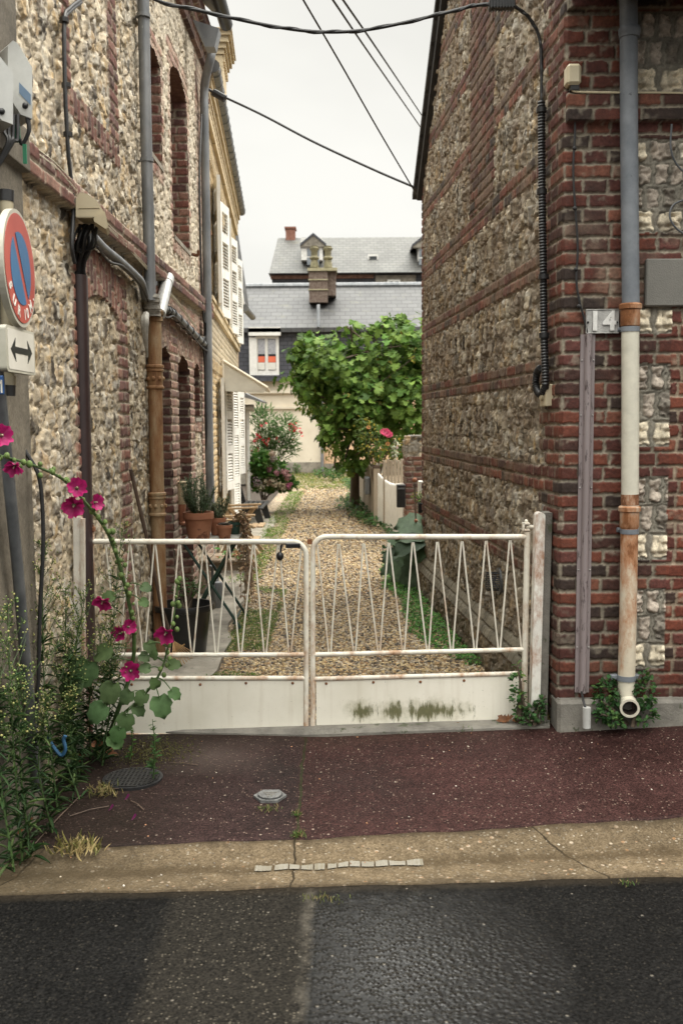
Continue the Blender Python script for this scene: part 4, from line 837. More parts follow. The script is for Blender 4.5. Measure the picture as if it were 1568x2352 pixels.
pebbles('gravel', 15000, (-1.2, 1.2), (8.2, 13), .009, .017, inpath, PALG, za)
pebbles('gravel', 9000, (-1.1, .6), (13, 24), .013, .024, lambda x, y: (x > -.85 - .01 * (y - 13)) & (x < .55 - .035 * (y - 15)), PALG, za)
PALS = np.array([(.42, .36, .28), (.30, .22, .15), (.20, .17, .14), (.50, .45, .38), (.34, .17, .09)])
pebbles('grit', 230, (-1.3, 1.9), (3.3, 4.9), .0022, .006, lambda x, y: (rng.random(len(x)) < .25 + .75 * ((x < -.55) | (y > 4.6))), PALS, lambda x, y: gz(x, y))

# ================================================================== gate
gw = MT['gatewhite']; GY = 5.0
def gp(x, y): return at(x, y, GY)
def tubepx(mm, pts, r, n=12, s=0): P = [gp(*p) for p in pts]; return mm.tube(spline(P, s) if s else P, r, n)
gl = thing('gate_leaf', 'left white metal gate leaf with black latch lever and plain lower panel', 'gate', gp(212, 1690), 'double gate leaves')
g2 = thing('gate_leaf', 'right white metal gate leaf with green algae along its lower panel', 'gate', gp(1212, 1655), 'double gate leaves')
rL = .0140
def corner(x0, y0, x1, y1, sx):  # rounded tube corner, from the long rail at (x0,y0) to the stile foot at (x1,y1)
    A, B = gp(x0, y0), gp(x1, y1); top = gp(x1, y0); P = [A, top + (-.07 * sx, 0, 0)]
    for k in range(1, 6):
        a = math.pi / 2 * k / 6; P.append(top + np.array((-.07 * sx + .07 * sx * math.sin(a), 0, -.07 + .07 * math.cos(a))))
    P += [top + (0, 0, -.07), B]; return P
m = MB(); m.tube(corner(212, 1244, 703, 1682, 1), rL, 14); m.build('frame', gw, gl)
m = MB(); tubepx(m, [(210, 1222), (209, 1400), (207, 1680)], .0155, 14); m.build('hinge_stile', rustmat('hinge_stile_rust', (.62, .56, .46), (.34, .15, .06), (.07, .03, .015), .52, 8), gl)
m = MB(); m.tube(corner(1210, 1233, 718, 1682, -1), rL, 14); m.build('frame', gw, g2)
m = MB(); tubepx(m, [(1211, 1222), (1206, 1450), (1203, 1660)], .0155, 14); m.build('hinge_stile', gw, g2)
for leaf_, x0, x1, ys in ((gl, 212, 700, ((1505, 1504), (1558, 1558))), (g2, 720, 1205, ((1504, 1492), (1560, 1547)))):
    for ya_, yb_ in ys: m = MB(); tubepx(m, [(x0, ya_), (x1, yb_)], .0122, 12); m.build('rail', gw, leaf_)
m = MB(); tubepx(m, [(212, 1688), (600, 1690), (700, 1688)], .012, 10); m.build('bottom_rail', gw, gl)
def rods(leaf_, tops, bots, yt, yb, xa_, xb_):
    seq = []
    for i in range(len(bots)):
        seq += [(tops[i] + 1.5, bots[i] - 2.5)]
        if i + 1 < len(tops): seq += [(tops[i + 1] - 1.5, bots[i] + 2.5)]
    for a, b in seq: m = MB(); A = gp(a, yt(a)); Bq = gp(b, yb(b)); m.tube([A, Bq], .0044, 8); m.build('rod', gw, leaf_)
rods(gl, [241, 298, 355.6, 412, 469, 524.5, 582, 639.5, 694], [272, 330, 386, 441.7, 497, 552, 608.7, 665.5], lambda x: 1250, lambda x: 1500, 0, 0)
rods(g2, [727, 777.6, 835, 892.7, 948, 1004, 1060.5, 1116, 1171], [757, 814, 870, 926, 982, 1037, 1091, 1146, 1199], lambda x: 1251 - (x - 720) * .0225, lambda x: 1500 - (x - 720) * .0245, 0, 0)
pmx = bpy.data.materials.new('gate_panel_paint'); t, b = nodes(pmx); v = objco(t)
c = mixc(t, ramp(t, nz(t, 3, 5, .6, v).outputs[0], [(.35, 0.), (.7, 1.)]), (.77, .735, .64), (.66, .625, .525)); sp = ramp(t, nz(t, 130, 3, .6, v).outputs[0], [(.70, 0.), (.74, 1.)]); c = mixc(t, math_(t, 'MULTIPLY', sp, .85), c, (.07, .05, .03))
drp = ramp(t, nz(t, 26, 5, .6, objco(t, (1, 1, .07))).outputs[0], [(.52, 0.), (.75, 1.)]); c = mixc(t, math_(t, 'MULTIPLY', drp, .22), c, (.36, .28, .18)); t.links.new(c, b.inputs['Base Color']); b.inputs['Roughness'].default_value = .42
pmg = pmx.copy(); pmg.name = 'gate_panel_algae'; t = pmg.node_tree; b = t.nodes['Principled BSDF']; v = objco(t); s = t.nodes.new('ShaderNodeSeparateXYZ'); t.links.new(v, s.inputs[0]); src = b.inputs['Base Color'].links[0].from_socket
def gau(sk, c0, w): return ramp(t, math_(t, 'ABSOLUTE', math_(t, 'SUBTRACT', sk, c0)), [(0., 1.), (w, 0.)])
mx_ = math_(t, 'MAXIMUM', gau(s.outputs[0], -.86, .12), math_(t, 'MAXIMUM', gau(s.outputs[0], -.70, .12), gau(s.outputs[0], -.50, .32))); amt = math_(t, 'MULTIPLY', mx_, gau(s.outputs[2], .055, .10))
f = ramp(t, math_(t, 'ADD', math_(t, 'MULTIPLY', amt, .50), math_(t, 'MULTIPLY', nz(t, 34, 8, .75, objco(t, (1, 1, .22))).outputs[0], 1.15)), [(.80, 0.), (.93, 1.)])
soft = ramp(t, math_(t, 'ADD', math_(t, 'MULTIPLY', amt, .6), math_(t, 'MULTIPLY', nz(t, 18, 6, .7, v).outputs[0], .8)), [(.52, 0.), (.85, 1.)]); src = mixc(t, math_(t, 'MULTIPLY', soft, .5), src, (.20, .185, .08)); c = mixc(t, math_(t, 'MULTIPLY', f, .9), src, mixc(t, nz(t, 60, 4, .7, v).outputs[0], (.045, .047, .015), (.14, .135, .05))); t.links.new(c, b.inputs['Base Color'])
for leaf_, poly, mt_ in ((gl, [(213, 1562), (697, 1563), (697, 1684), (213, 1686)], pmx), (g2, [(726, 1565), (1201, 1552), (1201, 1650), (1100, 1662), (726, 1683)], pmg)):
    m = MB(); m.prism([gp(*p) for p in poly][::-1], (0, -.004, 0), (0, .004, 0)); pn = m.build('panel', mt_, leaf_, smooth_=False)
    if leaf_ is gl: rv = [(460, 1572), (565, 1569), (672, 1569), (303, 1572), (462, 1681), (569, 1680), (676, 1680)]
    else: rv = [(749, 1570), (857, 1567), (965, 1566), (1065, 1563), (1171, 1558), (752, 1676), (859, 1674), (966, 1670), (1065, 1666)]
    for p in rv: m = MB(); m.ball(gp(*p) + (0, -.005, 0), .0075, 6, (1, .6, 1)); m.build('rivet', MT['rust'], pn)
m = MB(); a = gp(690, 1252); m.box(a + (-.075, -.028, -.012), a + (0, -.012, .012), .003); tubepx(m, [(660, 1250), (648, 1249), (645, 1256), (644, 1270)], .006, 8); m.ball(gp(643, 1277) + (0, -.01, 0), .020, 8, (.95, .8, 1.15)); m.build('latch_lever', MT['blackgloss'], gl)
m = MB(); a = gp(711, 1244); m.box(a + (-.012, -.012, -.012), a + (.012, .012, .012)); m.build('catch', MT['rust'], gl)
m = MB(); a = gp(208, 1215); m.box(a + (-.035, -.02, -.015), a + (.022, .02, .010), .003); m.lathe([(.018, .01), (.018, .022), (.008, .022), (.008, .03)], a, 6); m.build('hinge', MT['rust'], gl)
m = MB(); a = gp(1208, 1209); m.box(a + (-.018, -.018, -.022), a + (.016, .018, -.012), .002); m.box(a + (-.018, -.018, .010), a + (.016, .018, .020), .002); m.box(a + (-.020, -.018, -.022), a + (-.010, .018, .02), .002); m.tube([a + (.0, 0, -.001), a + (.055, 0, -.004)], .009, 8); m.ball(a + (.0, 0, .026), .010); m.build('hinge', gw, g2)
po = thing('gate_post', 'white rusting steel gate post backed by a concrete pier on the right', 'gate post', at(1240, 1640, 4.97))
def leanbox(mm, x0, x1, xt0, xt1, yb, yt, Y, d, top=True):
    A, B2_, C_, D_ = at(x0, yb, Y), at(x1, yb, Y), at(xt1, yt, Y), at(xt0, yt, Y); w = C_[0] - D_[0]; P = [A, B2_]
    if top:
        n = 8
        for k in range(n + 1): a = math.pi * k / n; P.append(D_ + np.array((w / 2 + w / 2 * math.cos(a), 0, w * .42 * math.sin(a))))
    else: P += [C_, D_]
    return mm.prism(P, (0, 0, 0), (0, d, 0))
m = MB(); leanbox(m, 1219, 1239, 1231, 1252, 1650, 1186, 4.93, .07); m.build('steel_post', MT['postwhite'], po)
m = MB(); leanbox(m, 1236, 1256, 1248, 1268, 1660, 1178, 4.945, .11, False); m.build('pier', MT['concgrey'], po, smooth_=False)
pl = thing('gate_post', 'white flaking gate post against the left flint wall behind the hollyhock', 'gate post', at(180, 1760, 4.74))
m = MB(); leanbox(m, 172, 188, 168, 186, 1760, 1188, 4.72, .03, False); m.build('steel_post', MT['postwhite'], pl, smooth_=False)
m = MB(); leanbox(m, 187, 194, 185, 192, 1760, 1192, 4.712, .035, False); m.build('flange', rustmat('flange_rust', (.62, .58, .5), (.30, .13, .06), (.05, .025, .015), .55, 9), pl, smooth_=False)

# ================================================================== pipes and cables on the left house
dp = thing('downpipe', 'tall zinc and rusty cast iron downpipe on the flint house wall', 'downpipe', atX(360, 1600, XL + .06) * (1, 1, 0))
XP = XL + .065
def lp(x, y, X=XP): return atX(x, y, X)
m = MB(); m.tube([lp(345, 690), lp(341, 520), lp(334, 250), lp(328, -60)], .038, 16); zp = m.build('zinc_pipe', MT['zinc'], dp)
for x, y in ((329, 35), (337, 367), (346, 650)): m = MB(); c = lp(x, y); m.tube([c - (0, 0, .012), c + (0, 0, .012)], .044, 16); m.tube([c, c + (-.08, .03, 0)], .008, 6); m.build('clip', MT['zinc'], dp)
m = MB(); m.tube([lp(372, 1560), lp(362, 1190), lp(358, 1000), lp(354, 722)], .048, 20); m.build('iron_pipe', MT['castrust'], dp)
for x, y in ((356, 868), (361, 1160)):
    m = MB(); c = lp(x, y); m.lathe([(.050, -.075), (.060, -.070), (.060, -.058), (.052, -.05), (.054, .04), (.060, .045), (.060, .056), (.055, .062), (.062, .068), (.062, .082), (.050, .088)], c, 24)
    for k in range(8): a = k * math.pi / 4; m.ball(c + (.054 * math.cos(a), .054 * math.sin(a), -.005), .013, 5, (1, 1, 1.2))
    m.build('collar', MT['castrust'], dp)
m = MB(); c = lp(354, 722); m.lathe([(.050, -.05), (.058, -.045), (.058, -.02), (.054, -.015), (.064, .0), (.066, .02), (.05, .03)], c, 24); m.build('collar', MT['castrust'], dp)
m = MB(); c0, c1 = lp(351, 722), lp(346, 680)
for k in range(9): q = c0 + (c1 - c0) * k / 8 + np.array((random.uniform(-.004, .004), random.uniform(-.004, .004), 0)); m.tube([q - (.0, .0, .012), q + (0, .0, .012)], [.050 + .008 * random.random(), .05 + .008 * random.random()], 14)
P = [lp(337, 722) + (.0, -.02, 0), lp(334, 740) + (0, -.03, 0), lp(336, 775) + (0, -.03, 0), lp(340, 820) + (0, -.02, 0)]; m.tube(spline(P, 4), [.022, .03, .018, .006], 7); m.build('wrapping', pm('plastic_wrap', (.20, .185, .155), (.34, .32, .28), 22, .5, .8, 35), dp)
bp = thing('branch_pipe', 'short shiny zinc pipe slanting out of the wall into the rusty downpipe', 'pipe', lp(372, 690))
m = MB(); A = atX(366, 722, XL + .10); Bq = atX(399, 666, XL + .02); Bq = A + np.array((-.05, .62, .30)); m.tube([A, Bq], .042, 16); d = unit(Bq - A); m.tube([Bq - d * .05, Bq + d * .08], .047, 16); m.build('pipe', pm('bright_zinc', (.42, .42, .41), (.58, .58, .56), 9, .38, .06, 40, .5), bp)
d2 = thing('downpipe', 'slender grey zinc downpipe at the joint between flint and yellow houses', 'downpipe', atX(481, 1150, XL + .07) * (1, 1, 0)); X2 = XL + .07
q = lambda x, y, X=X2: atX(x, y, X)
m = MB(); m.tube(spline([q(489, 96, XL + .16), q(484, 130, XL + .15), q(472, 180, XL + .09), q(469, 215), q(470, 300), q(475, 600), q(480, 1000), q(484, 1170)], 6), .040, 14); m.build('pipe', MT['zinc'], d2)
for x, y in ((470, 232), (475, 535), (477, 700), (480, 955)): m = MB(); c = q(x, y); m.tube([c - (0, 0, .018), c + (0, 0, .018)], .046, 14); m.build('clip', MT['rust'], d2)
m = MB(); a = q(478, 84, XL + .2); m.prism([a + (-.12, 0, .12), a + (.10, 0, .05), a + (.06, 0, -.10), a + (-.02, 0, -.10)], (0, -.06, 0), (0, .09, 0)); m.build('hopper', MT['zinc'], d2)
tr = thing('cable_trunking', 'dark brown half round trunking rising up the flint wall', 'trunking', atX(192, 1250, XL) * (1, 1, 0))
m = MB(); A = at(192, 1290, 4.98); Bq = at(180, 632, 4.98); ax = unit(Bq - A); P = []
for k in range(9): a = math.pi * k / 8; P.append(np.array((-.041 * math.cos(a), -.05 * math.sin(a), 0)))
P = [A + p for p in P] + [A + (.041, .02, 0), A + (-.041, .02, 0)]; m.prism(P, (0, 0, -.6), tuple(Bq - A)); m.build('cover', MT['trunk'], tr)
cbX = at(196, 570, 4.95)
m = MB()
for k in range(13):
    o = np.array((random.uniform(-.03, .03), random.uniform(-.015, .015), 0)); p = [at(181 + random.uniform(-9, 9), 640, 4.98) + o * .5, at(184, 600, 4.96) + o, at(195, 560, 4.93) + o * 1.5, at(202 + random.uniform(-16, 14), 515, 4.92) + o]
    m.tube(spline(p, 5), .008, 6)
for k in range(5):
    x0, y0 = random.uniform(178, 215), random.uniform(515, 525); xx = x0 + random.choice((-1, 1)) * random.uniform(8, 16); p = [at(x0, y0, 4.9), at(xx, y0 + 25, 4.88), at(xx - 4, y0 + 50, 4.9), at(190, y0 + 58, 4.93)]; m.tube(spline(p, 6), .0055, 6)
tag(m.build('cable_bundle', MT['cableblk'], None, loc=cbX), 'thick bundle of black cables dropping into the brown trunking', 'cable bundle')
jb = thing('telecom_box', 'beige plastic junction hood on the flint wall above the cable bundle', 'junction box', at(205, 490, 4.92))
bpts = [(174, 457), (182, 441), (200, 444), (222, 460), (240, 487), (240, 497), (174, 497)]
m = MB(); m.prism([at(x, y, 4.80) for x, y in bpts], (0, 0, 0), (-.03, .17, 0)); m.build('hood', MT['cream'], jb, smooth_=False)
m = MB(); m.prism([at(x, y, 4.79) for x, y in ((222, 494), (241, 487), (249, 520), (244, 526), (216, 508), (215, 500))], (0, .0, 0), (-.03, .16, 0)); m.build('flap', MT['cream'], jb, smooth_=False)
m = MB(); m.box(at(176, 500, 4.8) , at(214, 497, 4.8) + (0, .15, 0)); m.box(at(181, 478, 4.797), at(228, 477, 4.80)); m.build('seam', pm('box_seam', (.26, .22, .14), (.32, .27, .18), 9, .6, 0), jb, smooth_=False)
X3 = XL + .045
m = MB(); P = [lp(*p, X3) for p in ((100, -90), (185, -2), (160, 18), (147, 45), (148, 180), (152, 280), (157, 360), (165, 430), (168, 480), (164, 560), (170, 600))]
for o in (0, .012): m.tube(spline([p + (0, o, -o * .6) for p in P[1:]], 6), .0085, 7)
cl_ = lambda mm, x, y, r=.016: mm.tube([lp(x, y, X3) - (0, 0, .01), lp(x, y, X3) + (0, 0, .01)], r, 8)
for x, y in ((147, 45), (152, 195), (156, 308), (168, 462)): cl_(m, x, y, .022)
tag(m.build('wall_cable', MT['cableblk'], None, loc=lp(150, 300, X3)), 'pair of black cables clipped down the upper flint wall', 'cable')
cg = thing('conduit', 'grey conduit wrapped in black cable under the brick string course', 'conduit', lp(280, 600, XL + .05))
P = [lp(*p, XL + .05) for p in ((214, 545), (240, 572), (275, 600), (310, 632), (325, 650), (333, 680))]; P2 = [lp(*p, XL + .05) for p in ((345, 690), (375, 708), (395, 718), (430, 752), (460, 782), (478, 800))]
m = MB(); m.tube(spline(P, 6), .026, 10); m.tube(spline(P2, 6), .030, 10); m.build('tube', MT['zinc'], cg)
m = MB(); S = spline(P2, 10)
for i, p in enumerate(S): 
    if i % 4 == 0: m.tube([p, p + (.002, .035, -.004)], .036, 9)
for P_ in (P, P2): m.tube(spline([p + (0.02, 0, -.045 - .02 * math.sin(i * 2)) for i, p in enumerate(P_)], 6), .007, 6)
m.build('cable', MT['cableblk'], cg)
m = MB(); P = [lp(*p, XL + .055) for p in ((88, 352), (130, 385), (172, 432), (176, 446))]; Q = [lp(*p, XL + .055) for p in ((245, 517), (272, 545), (310, 585), (345, 625))]; Q2 = [lp(*p, XL + .055) for p in ((388, 672), (412, 700), (432, 728), (450, 750))]
ccm = pm('cream_cable', (.42, .37, .27), (.5, .45, .34), 9, .5, 0)
for P_, lb in ((P, 'left of the beige hood'), (Q, 'between the beige hood and the big downpipe'), (Q2, 'right of the big downpipe')):
    m = MB()
    for o in (0, .012, -.008): m.tube(spline([p + (.0, 0, o + random.uniform(-.004, .004)) for p in P_], 6), .0042, 6)
    tag(m.build('cream_cable', ccm, None, loc=P_[0]), 'thin cream cables on the string course ' + lb, 'cable')
# electricity cabinets
XC = XL + .03
for nm, x0, x1, y0, y1, dx in (('a', -36, 30, 105, 285, 0), ('b', 18, 74, 92, 272, 1)):
    lab = ('grey electricity cabinet cut off by the left edge of the view', 'grey electricity cabinet with a blue label on its front')[dx]
    Yc = 3.64 + .15 * dx; a = at(x0, y1, Yc); b_ = at(x1, y0, Yc); e = thing('electric_box', lab, 'electric box', ((a[0] + b_[0]) / 2, Yc, a[2]), 'electricity cabinets on the left wall')
    m = MB(); pts = [(x0, y0 + 12), (x0 + 12, y0), (x0 + 22, y0 + 6), (x1, y0 + 62), (x1, y1), (x1 - 26, y1 - 10), (x0, y1 - 55)]
    m.prism([at(x, y, Yc) for x, y in pts], (0, 0, 0), (-.10, .13, 0)); m.build('case', MT['greybox'], e, smooth_=False)
    if dx: m = MB(); m.prism([at(x, y, Yc - .003) for x, y in ((44, 188), (70, 215), (70, 240), (44, 213))], (0, 0, 0), (0, .006, 0)); m.build('blue_label', pm('blue_label', (.10, .16, .24), (.14, .21, .30), 8, .6, 0), e, smooth_=False)
    m = MB(); m.ball(at(x0 + 40, y1 - 30, Yc), .012); m.build('lock', MT['black'], e)
m = MB()
for k in range(6): p = [at(14 + 9 * k, 262, 3.78), at(10 + 10 * k, 300 + 6 * k, 3.77), at(18 + 4 * k, 325, 3.76), at(-4 + 2 * k, 372, 3.75), at(-20, 400, 3.74)] if k < 4 else [at(50 + 3 * k, 268, 3.80), at(62 + k, 300, 3.80), at(52, 330, 3.80), at(44, 318, 3.79)]; m.tube(spline(p, 5), .007, 6)
tag(m.build('cabinet_cables', MT['cableblk'], None, loc=at(20, 330, 3.77)), 'loose black cables hanging below the grey electricity cabinets', 'cable')
for i, (x, y, w, h, lb) in enumerate(((34, 284, 11, 42, 'green plastic tag hanging right under the grey cabinets'), (53, 330, 7, 45, 'narrow green tag hanging beside the concrete band'))):
    m = MB(); a = at(x, y + h, 3.79); b_ = at(x + w, y, 3.79); m.box(a, b_ + (0, .006, 0)); tag(m.build('cable_tag', pm('green_tag_%d' % i, (.02, .16, .08), (.03, .21, .11), 6, .5, 0), None, loc=a, smooth_=False), lb, 'tag', 'green cable tags')
m = MB(); P = [at(*p, 4.02) for p in ((8, 930), (25, 985), (60, 1040), (88, 1090), (97, 1160), (99, 1260), (92, 1400), (88, 1560), (80, 1700))]; m.tube(spline(P, 7), .0085, 8)
tag(m.build('loose_cable', MT['cableblk'], None, loc=P[-1]), 'black cable looping down in front of the cement pilaster to the weeds', 'cable')
m = MB(); P = [at(*p, 3.98) for p in ((18, 1215), (14, 1290), (20, 1370), (24, 1420), (36, 1530), (50, 1600), (60, 1700))]; m.tube(spline(P, 7), .005, 7); tag(m.build('pale_cable', MT['brass'], None, loc=P[-1]), 'thin pale cable beside the sign pole', 'cable')
m = MB(); P = [at(*p, 4.1) for p in ((108, 1690), (122, 1715), (140, 1735), (150, 1722), (146, 1700), (150, 1690))]; m.tube(spline(P, 7), .008, 8); tag(m.build('blue_hose', pm('blue_hose', (.02, .07, .14), (.03, .10, .19), 9, .4, 0), None, loc=P[0]), 'short blue hose lying at the foot of the weeds', 'hose')
# kerbside sign
sp_ = thing('sign_pole', 'grey steel sign pole leaning at the left edge of the view', 'pole', at(52, 1850, 3.72))
m = MB(); m.tube([at(84, 1815, 3.95), at(40, 1300, 3.72), at(14, 1040, 3.62), at(-8, 830, 3.55), at(-20, 700, 3.5)], .0215, 14); m.build('tube', MT['steel'], sp_)
m = MB(); a = at(-4, 906, 3.53); b_ = at(8, 862, 3.53); m.box(a, b_ + (0, .008, 0), .003); bl = m.build('plate', pm('blue_plate', (.015, .07, .22), (.02, .09, .27), 6, .4, 0), sp_)
m = MB(); m.box(at(2, 902, 3.528), at(4.5, 872, 3.528) + (0, .002, 0)); m.prism([at(2, 872, 3.526), at(2, 880, 3.526), at(-2, 884, 3.526), at(-2, 880, 3.526)][::-1], (0, 0, 0), (0, .002, 0)); m.build('numeral', MT['whitepl'], bl, smooth_=False)
st = thing('sign_bracket', 'beige tube with black caps carrying the no parking sign', 'tube', at(15, 900, 3.66))
m = MB(); m.tube([at(18, 885, 3.70), at(15, 440, 3.70)], .0235, 16); m.build('tube', MT['brass'], st)
m = MB(); m.tube([at(18, 909, 3.70), at(18, 884, 3.70)], .0275, 16); m.build('cap', MT['black'], st); m = MB(); m.tube([at(15, 462, 3.70), at(15, 436, 3.70)], .026, 16); m.build('cap', MT['black'], st); m = MB(); m.tube([at(18, 884, 3.70), at(18, 862, 3.70)], .0295, 16); m.build('collar', MT['brass'], st)
# disc: an ellipse seen at an angle, so a round plate turned about the vertical
sc_ = at(38, 617, 3.62); rr_ = .206; th = R(92.5); ex = np.array((math.cos(th), math.sin(th), 0)); en = np.array((math.sin(th), -math.cos(th), 0.)); ez = np.array((-.012, 0, 1.))
def sgn(u, v, o=0.0): return sc_ + ex * u + ez * v + en * o
ns = thing('no_parking_sign', 'round red and blue no parking sign reading SUR 10 M.', 'road sign', sc_)
def disc(r, o, n=56): return [sgn(r * math.cos(2 * math.pi * k / n), r * math.sin(2 * math.pi * k / n), o) for k in range(n)]
def flat(name, polys, mat, parent, o0, o1):
    m = MB()
    for P in polys: m.prism(P, tuple(en * o0), tuple(en * o1))
    return m.build(name, mat, parent, smooth_=False)
flat('plate', [disc(rr_, 0)], pm('sign_back', (.38, .36, .30), (.46, .44, .37), 9, .5, .05, 50, .1), ns, -.012, .012)
flat('red_ring', [disc(rr_ * .93, 0)], pm('sign_red', (.30, .035, .022), (.42, .075, .05), 2.2, .38, .02, 40, c3=(.24, .05, .03), s3=24, t3=.7), ns, .0125, .0145)
rb = rr_ * .62; seg = []
for s_ in (1, -1):
    P = [];  d0 = rr_ * .085; a0 = math.asin(d0 / rb); bar = R(-58)
    for k in range(31): a = a0 + (math.pi - 2 * a0) * k / 30; P.append((rb * math.cos(a), s_ * rb * math.sin(a)))
    seg.append([sgn(p * math.cos(bar) - q_ * math.sin(bar), p * math.sin(bar) + q_ * math.cos(bar)) for p, q_ in P])
flat('blue_field', seg, pm('sign_blue', (.016, .085, .20), (.03, .125, .26), 2.5, .38, .02, 40), ns, .0148, .0162)
def text_mesh(txt, size, bold=0.0, extr=.001, spacing=1.0):
    cu = bpy.data.curves.new('t', 'FONT'); cu.body = txt; cu.size = size; cu.offset = bold; cu.extrude = extr; cu.space_character = spacing; cu.align_x = 'CENTER'; cu.resolution_u = 4
    o = bpy.data.objects.new('t', cu); COL.objects.link(o); bpy.context.view_layer.update(); dg = bpy.context.evaluated_depsgraph_get(); me = bpy.data.meshes.new_from_object(o.evaluated_get(dg))
    V = np.array([v.co[:] for v in me.vertices]); F = [list(p.vertices) for p in me.polygons]; bpy.data.objects.remove(o); bpy.data.curves.remove(cu); bpy.data.meshes.remove(me); return V, F
lm = pm('sign_white', (.66, .64, .58), (.74, .72, .66), 8, .4, 0)
for ch_, ang in zip('SUR10M.', (208, 230, 252, 279, 292, 311, 329)):
    V, F = text_mesh(ch_, .051, .0010); a = R(ang); rr2 = rr_ * .775; cx, cy = rr2 * math.cos(a), rr2 * math.sin(a); ro_ = a + R(90); V = V - np.array((0, .019, 0))
    m = MB(); m.add([sgn(cx + p[0] * math.cos(ro_) - p[1] * math.sin(ro_), cy + p[0] * math.sin(ro_) + p[1] * math.cos(ro_), .0158 + p[2]) for p in V], F); m.build('letter', lm, ns, smooth_=False)
ar = thing('arrow_plate', 'small white plate with a black double headed arrow under the round sign', 'road sign', at(40, 805, 3.62)); sc_ = at(41, 806, 3.62)
th = R(91); ex = np.array((math.cos(th), math.sin(th), 0)); en = np.array((math.sin(th), -math.cos(th), 0.)); hw, hh = .17, .080; ez = np.array((0, 0, 1.))
def rr_poly(w, h, r, o=0): 
    P = []
    for cx, cy, a0 in ((w - r, h - r, 0), (-w + r, h - r, 90), (-w + r, -h + r, 180), (w - r, -h + r, 270)):
        for k in range(6): a = R(a0 + 18 * k); P.append(sgn(cx + r * math.cos(a), cy + r * math.sin(a), o))
    return P
flat('plate', [rr_poly(hw, hh, .016)], pm('arrow_plate_edge', (.36, .345, .28), (.44, .42, .35), 9, .5, .03, 50), ar, -.014, .012)
flat('face', [rr_poly(hw * .90, hh * .88, .012)], pm('arrow_plate_face', (.50, .475, .41), (.60, .575, .51), 3, .45, .02, 40), ar, .0122, .0135)
aw_, al = .011, hw * .74
flat('arrow', [[sgn(-al, 0), sgn(-al * .55, -.042), sgn(-al * .62, -aw_), sgn(al * .62, -aw_), sgn(al * .55, -.042), sgn(al, 0), sgn(al * .55, .042), sgn(al * .62, aw_), sgn(-al * .62, aw_), sgn(-al * .55, .042)]], MT['blackgloss'], ar, .0138, .015)

# ================================================================== pipes and fixtures on the right house
FP = FY - .065
rp_ = thing('downpipe', 'grey over cream rusting downpipe on the street front beside number 14', 'downpipe', at(1447, 1640, FP) * (1, 1, 0))
def fp(x, y, o=.065): return at(x, y, FY - o)
m = MB(); m.tube([fp(1443, -60), fp(1444, 300), fp(1448, 705)], .041, 20); m.lathe([(.042, -.03), (.047, -.027), (.047, -.012), (.050, -.008), (.050, .012), (.046, .02), (.041, .022)], fp(1445, 72), 20); m.build('grey_pipe', MT['bluepvc'], rp_)
m = MB(); m.tube([fp(1447, 752), fp(1447, 960), fp(1446, 1172)], .0415, 20); m.build('cream_pipe', rustmat('cream_pipe_mid', (.62, .59, .49), (.30, .12, .05), (.05, .024, .014), .74, 10, speck=.74), rp_)
m = MB(); m.tube([fp(1446, 1160), fp(1446, 1135)], [.0425, .0422], 20); m.build('rust_band', rustmat('rust_band', (.55, .48, .38), (.26, .10, .035), (.045, .02, .012), .42, 20), rp_)
m = MB(); m.tube([fp(1445, 1205), fp(1442, 1400), fp(1438, 1560)], .0415, 20); m.build('rusty_pipe', MT['whiteiron_rusty'], rp_)
m = MB(); P = [fp(1438, 1555), fp(1438, 1590), fp(1439, 1604, .068), fp(1443, 1618, .10), fp(1446, 1628, .155)]; S = spline(P, 5); m.tube(S, .0415, 20, cap=False); k = len(S); d = unit(S[-1] - S[-2]); 
for a, r_ in ((0, .046), (1, .046)): pass
m.lathe([(.0415, -.02), (.047, -.015), (.047, .0), (.036, .0), (.036, -.06)], S[-1], 20, axis=d, cap=False); m.build('elbow', MT['whiteiron'], rp_)
m = MB(); m.lathe([(.001, -.11), (.0352, -.11), (.0352, -.006)], S[-1], 20, axis=d, cap=False); m.build('bore', pm('shaded_bore', (.035, .018, .010), (.012, .008, .006), 20, .9, .3, 60), rp_)  # near-black rust lining; the shade inside the pipe mouth is in its colour
for y, x in ((722, 1447), (1186, 1445)):
    m = MB(); c = fp(x, y); m.lathe([(.043, -.055), (.046, -.05), (.046, .022), (.053, .026), (.054, .045), (.046, .052)], c, 22); m.build('collar', MT['whiteiron_rusty'], rp_)
    m = MB(); c = fp(x, y + (33 if y < 800 else 33)); m.tube([c - (0, 0, .014), c + (0, 0, .010)], .0445, 20); m.tube([c + (-.05, .04, 0), c + (.055, .04, 0)], .012, 8); m.build('bracket', MT['bluepvc'], rp_)
m = MB(); c = fp(1438, 1556); m.tube([c - (0, 0, .014), c + (0, 0, .012)], .046, 20); m.box(c + (-.075, .0, -.013), c + (.075, .03, .012), .004); m.build('bracket', MT['bluepvc'], rp_)
mc_ = thing('cable_cover', 'mauve metal cable cover screwed to the brick pier under number 14', 'cable cover', fp(1336, 1590, .03))
m = MB(); A, Bq = fp(1336, 1590, .012), fp(1350, 768, .012); P = [A + (-.036, -.004, 0), A + (-.022, -.006, 0)]
for k in range(9): a = math.pi * k / 8; P.append(A + (-.019 * math.cos(a), -.006 - .024 * math.sin(a), 0))
P += [A + (.022, -.006, 0), A + (.034, -.004, 0), A + (.034, .008, 0), A + (-.036, .008, 0)]; m.prism(P, (0, 0, 0), tuple(Bq - A)); m.build('cover', MT['mauve'], mc_)
for t_ in (.13, .35, .58, .78, .93):
    for s_ in (-1, 1): m = MB(); m.ball(A + (Bq - A) * t_ + (s_ * .028 - .001, -.007, 0), .0045, 5); m.build('screw', MT['alu'], mc_)
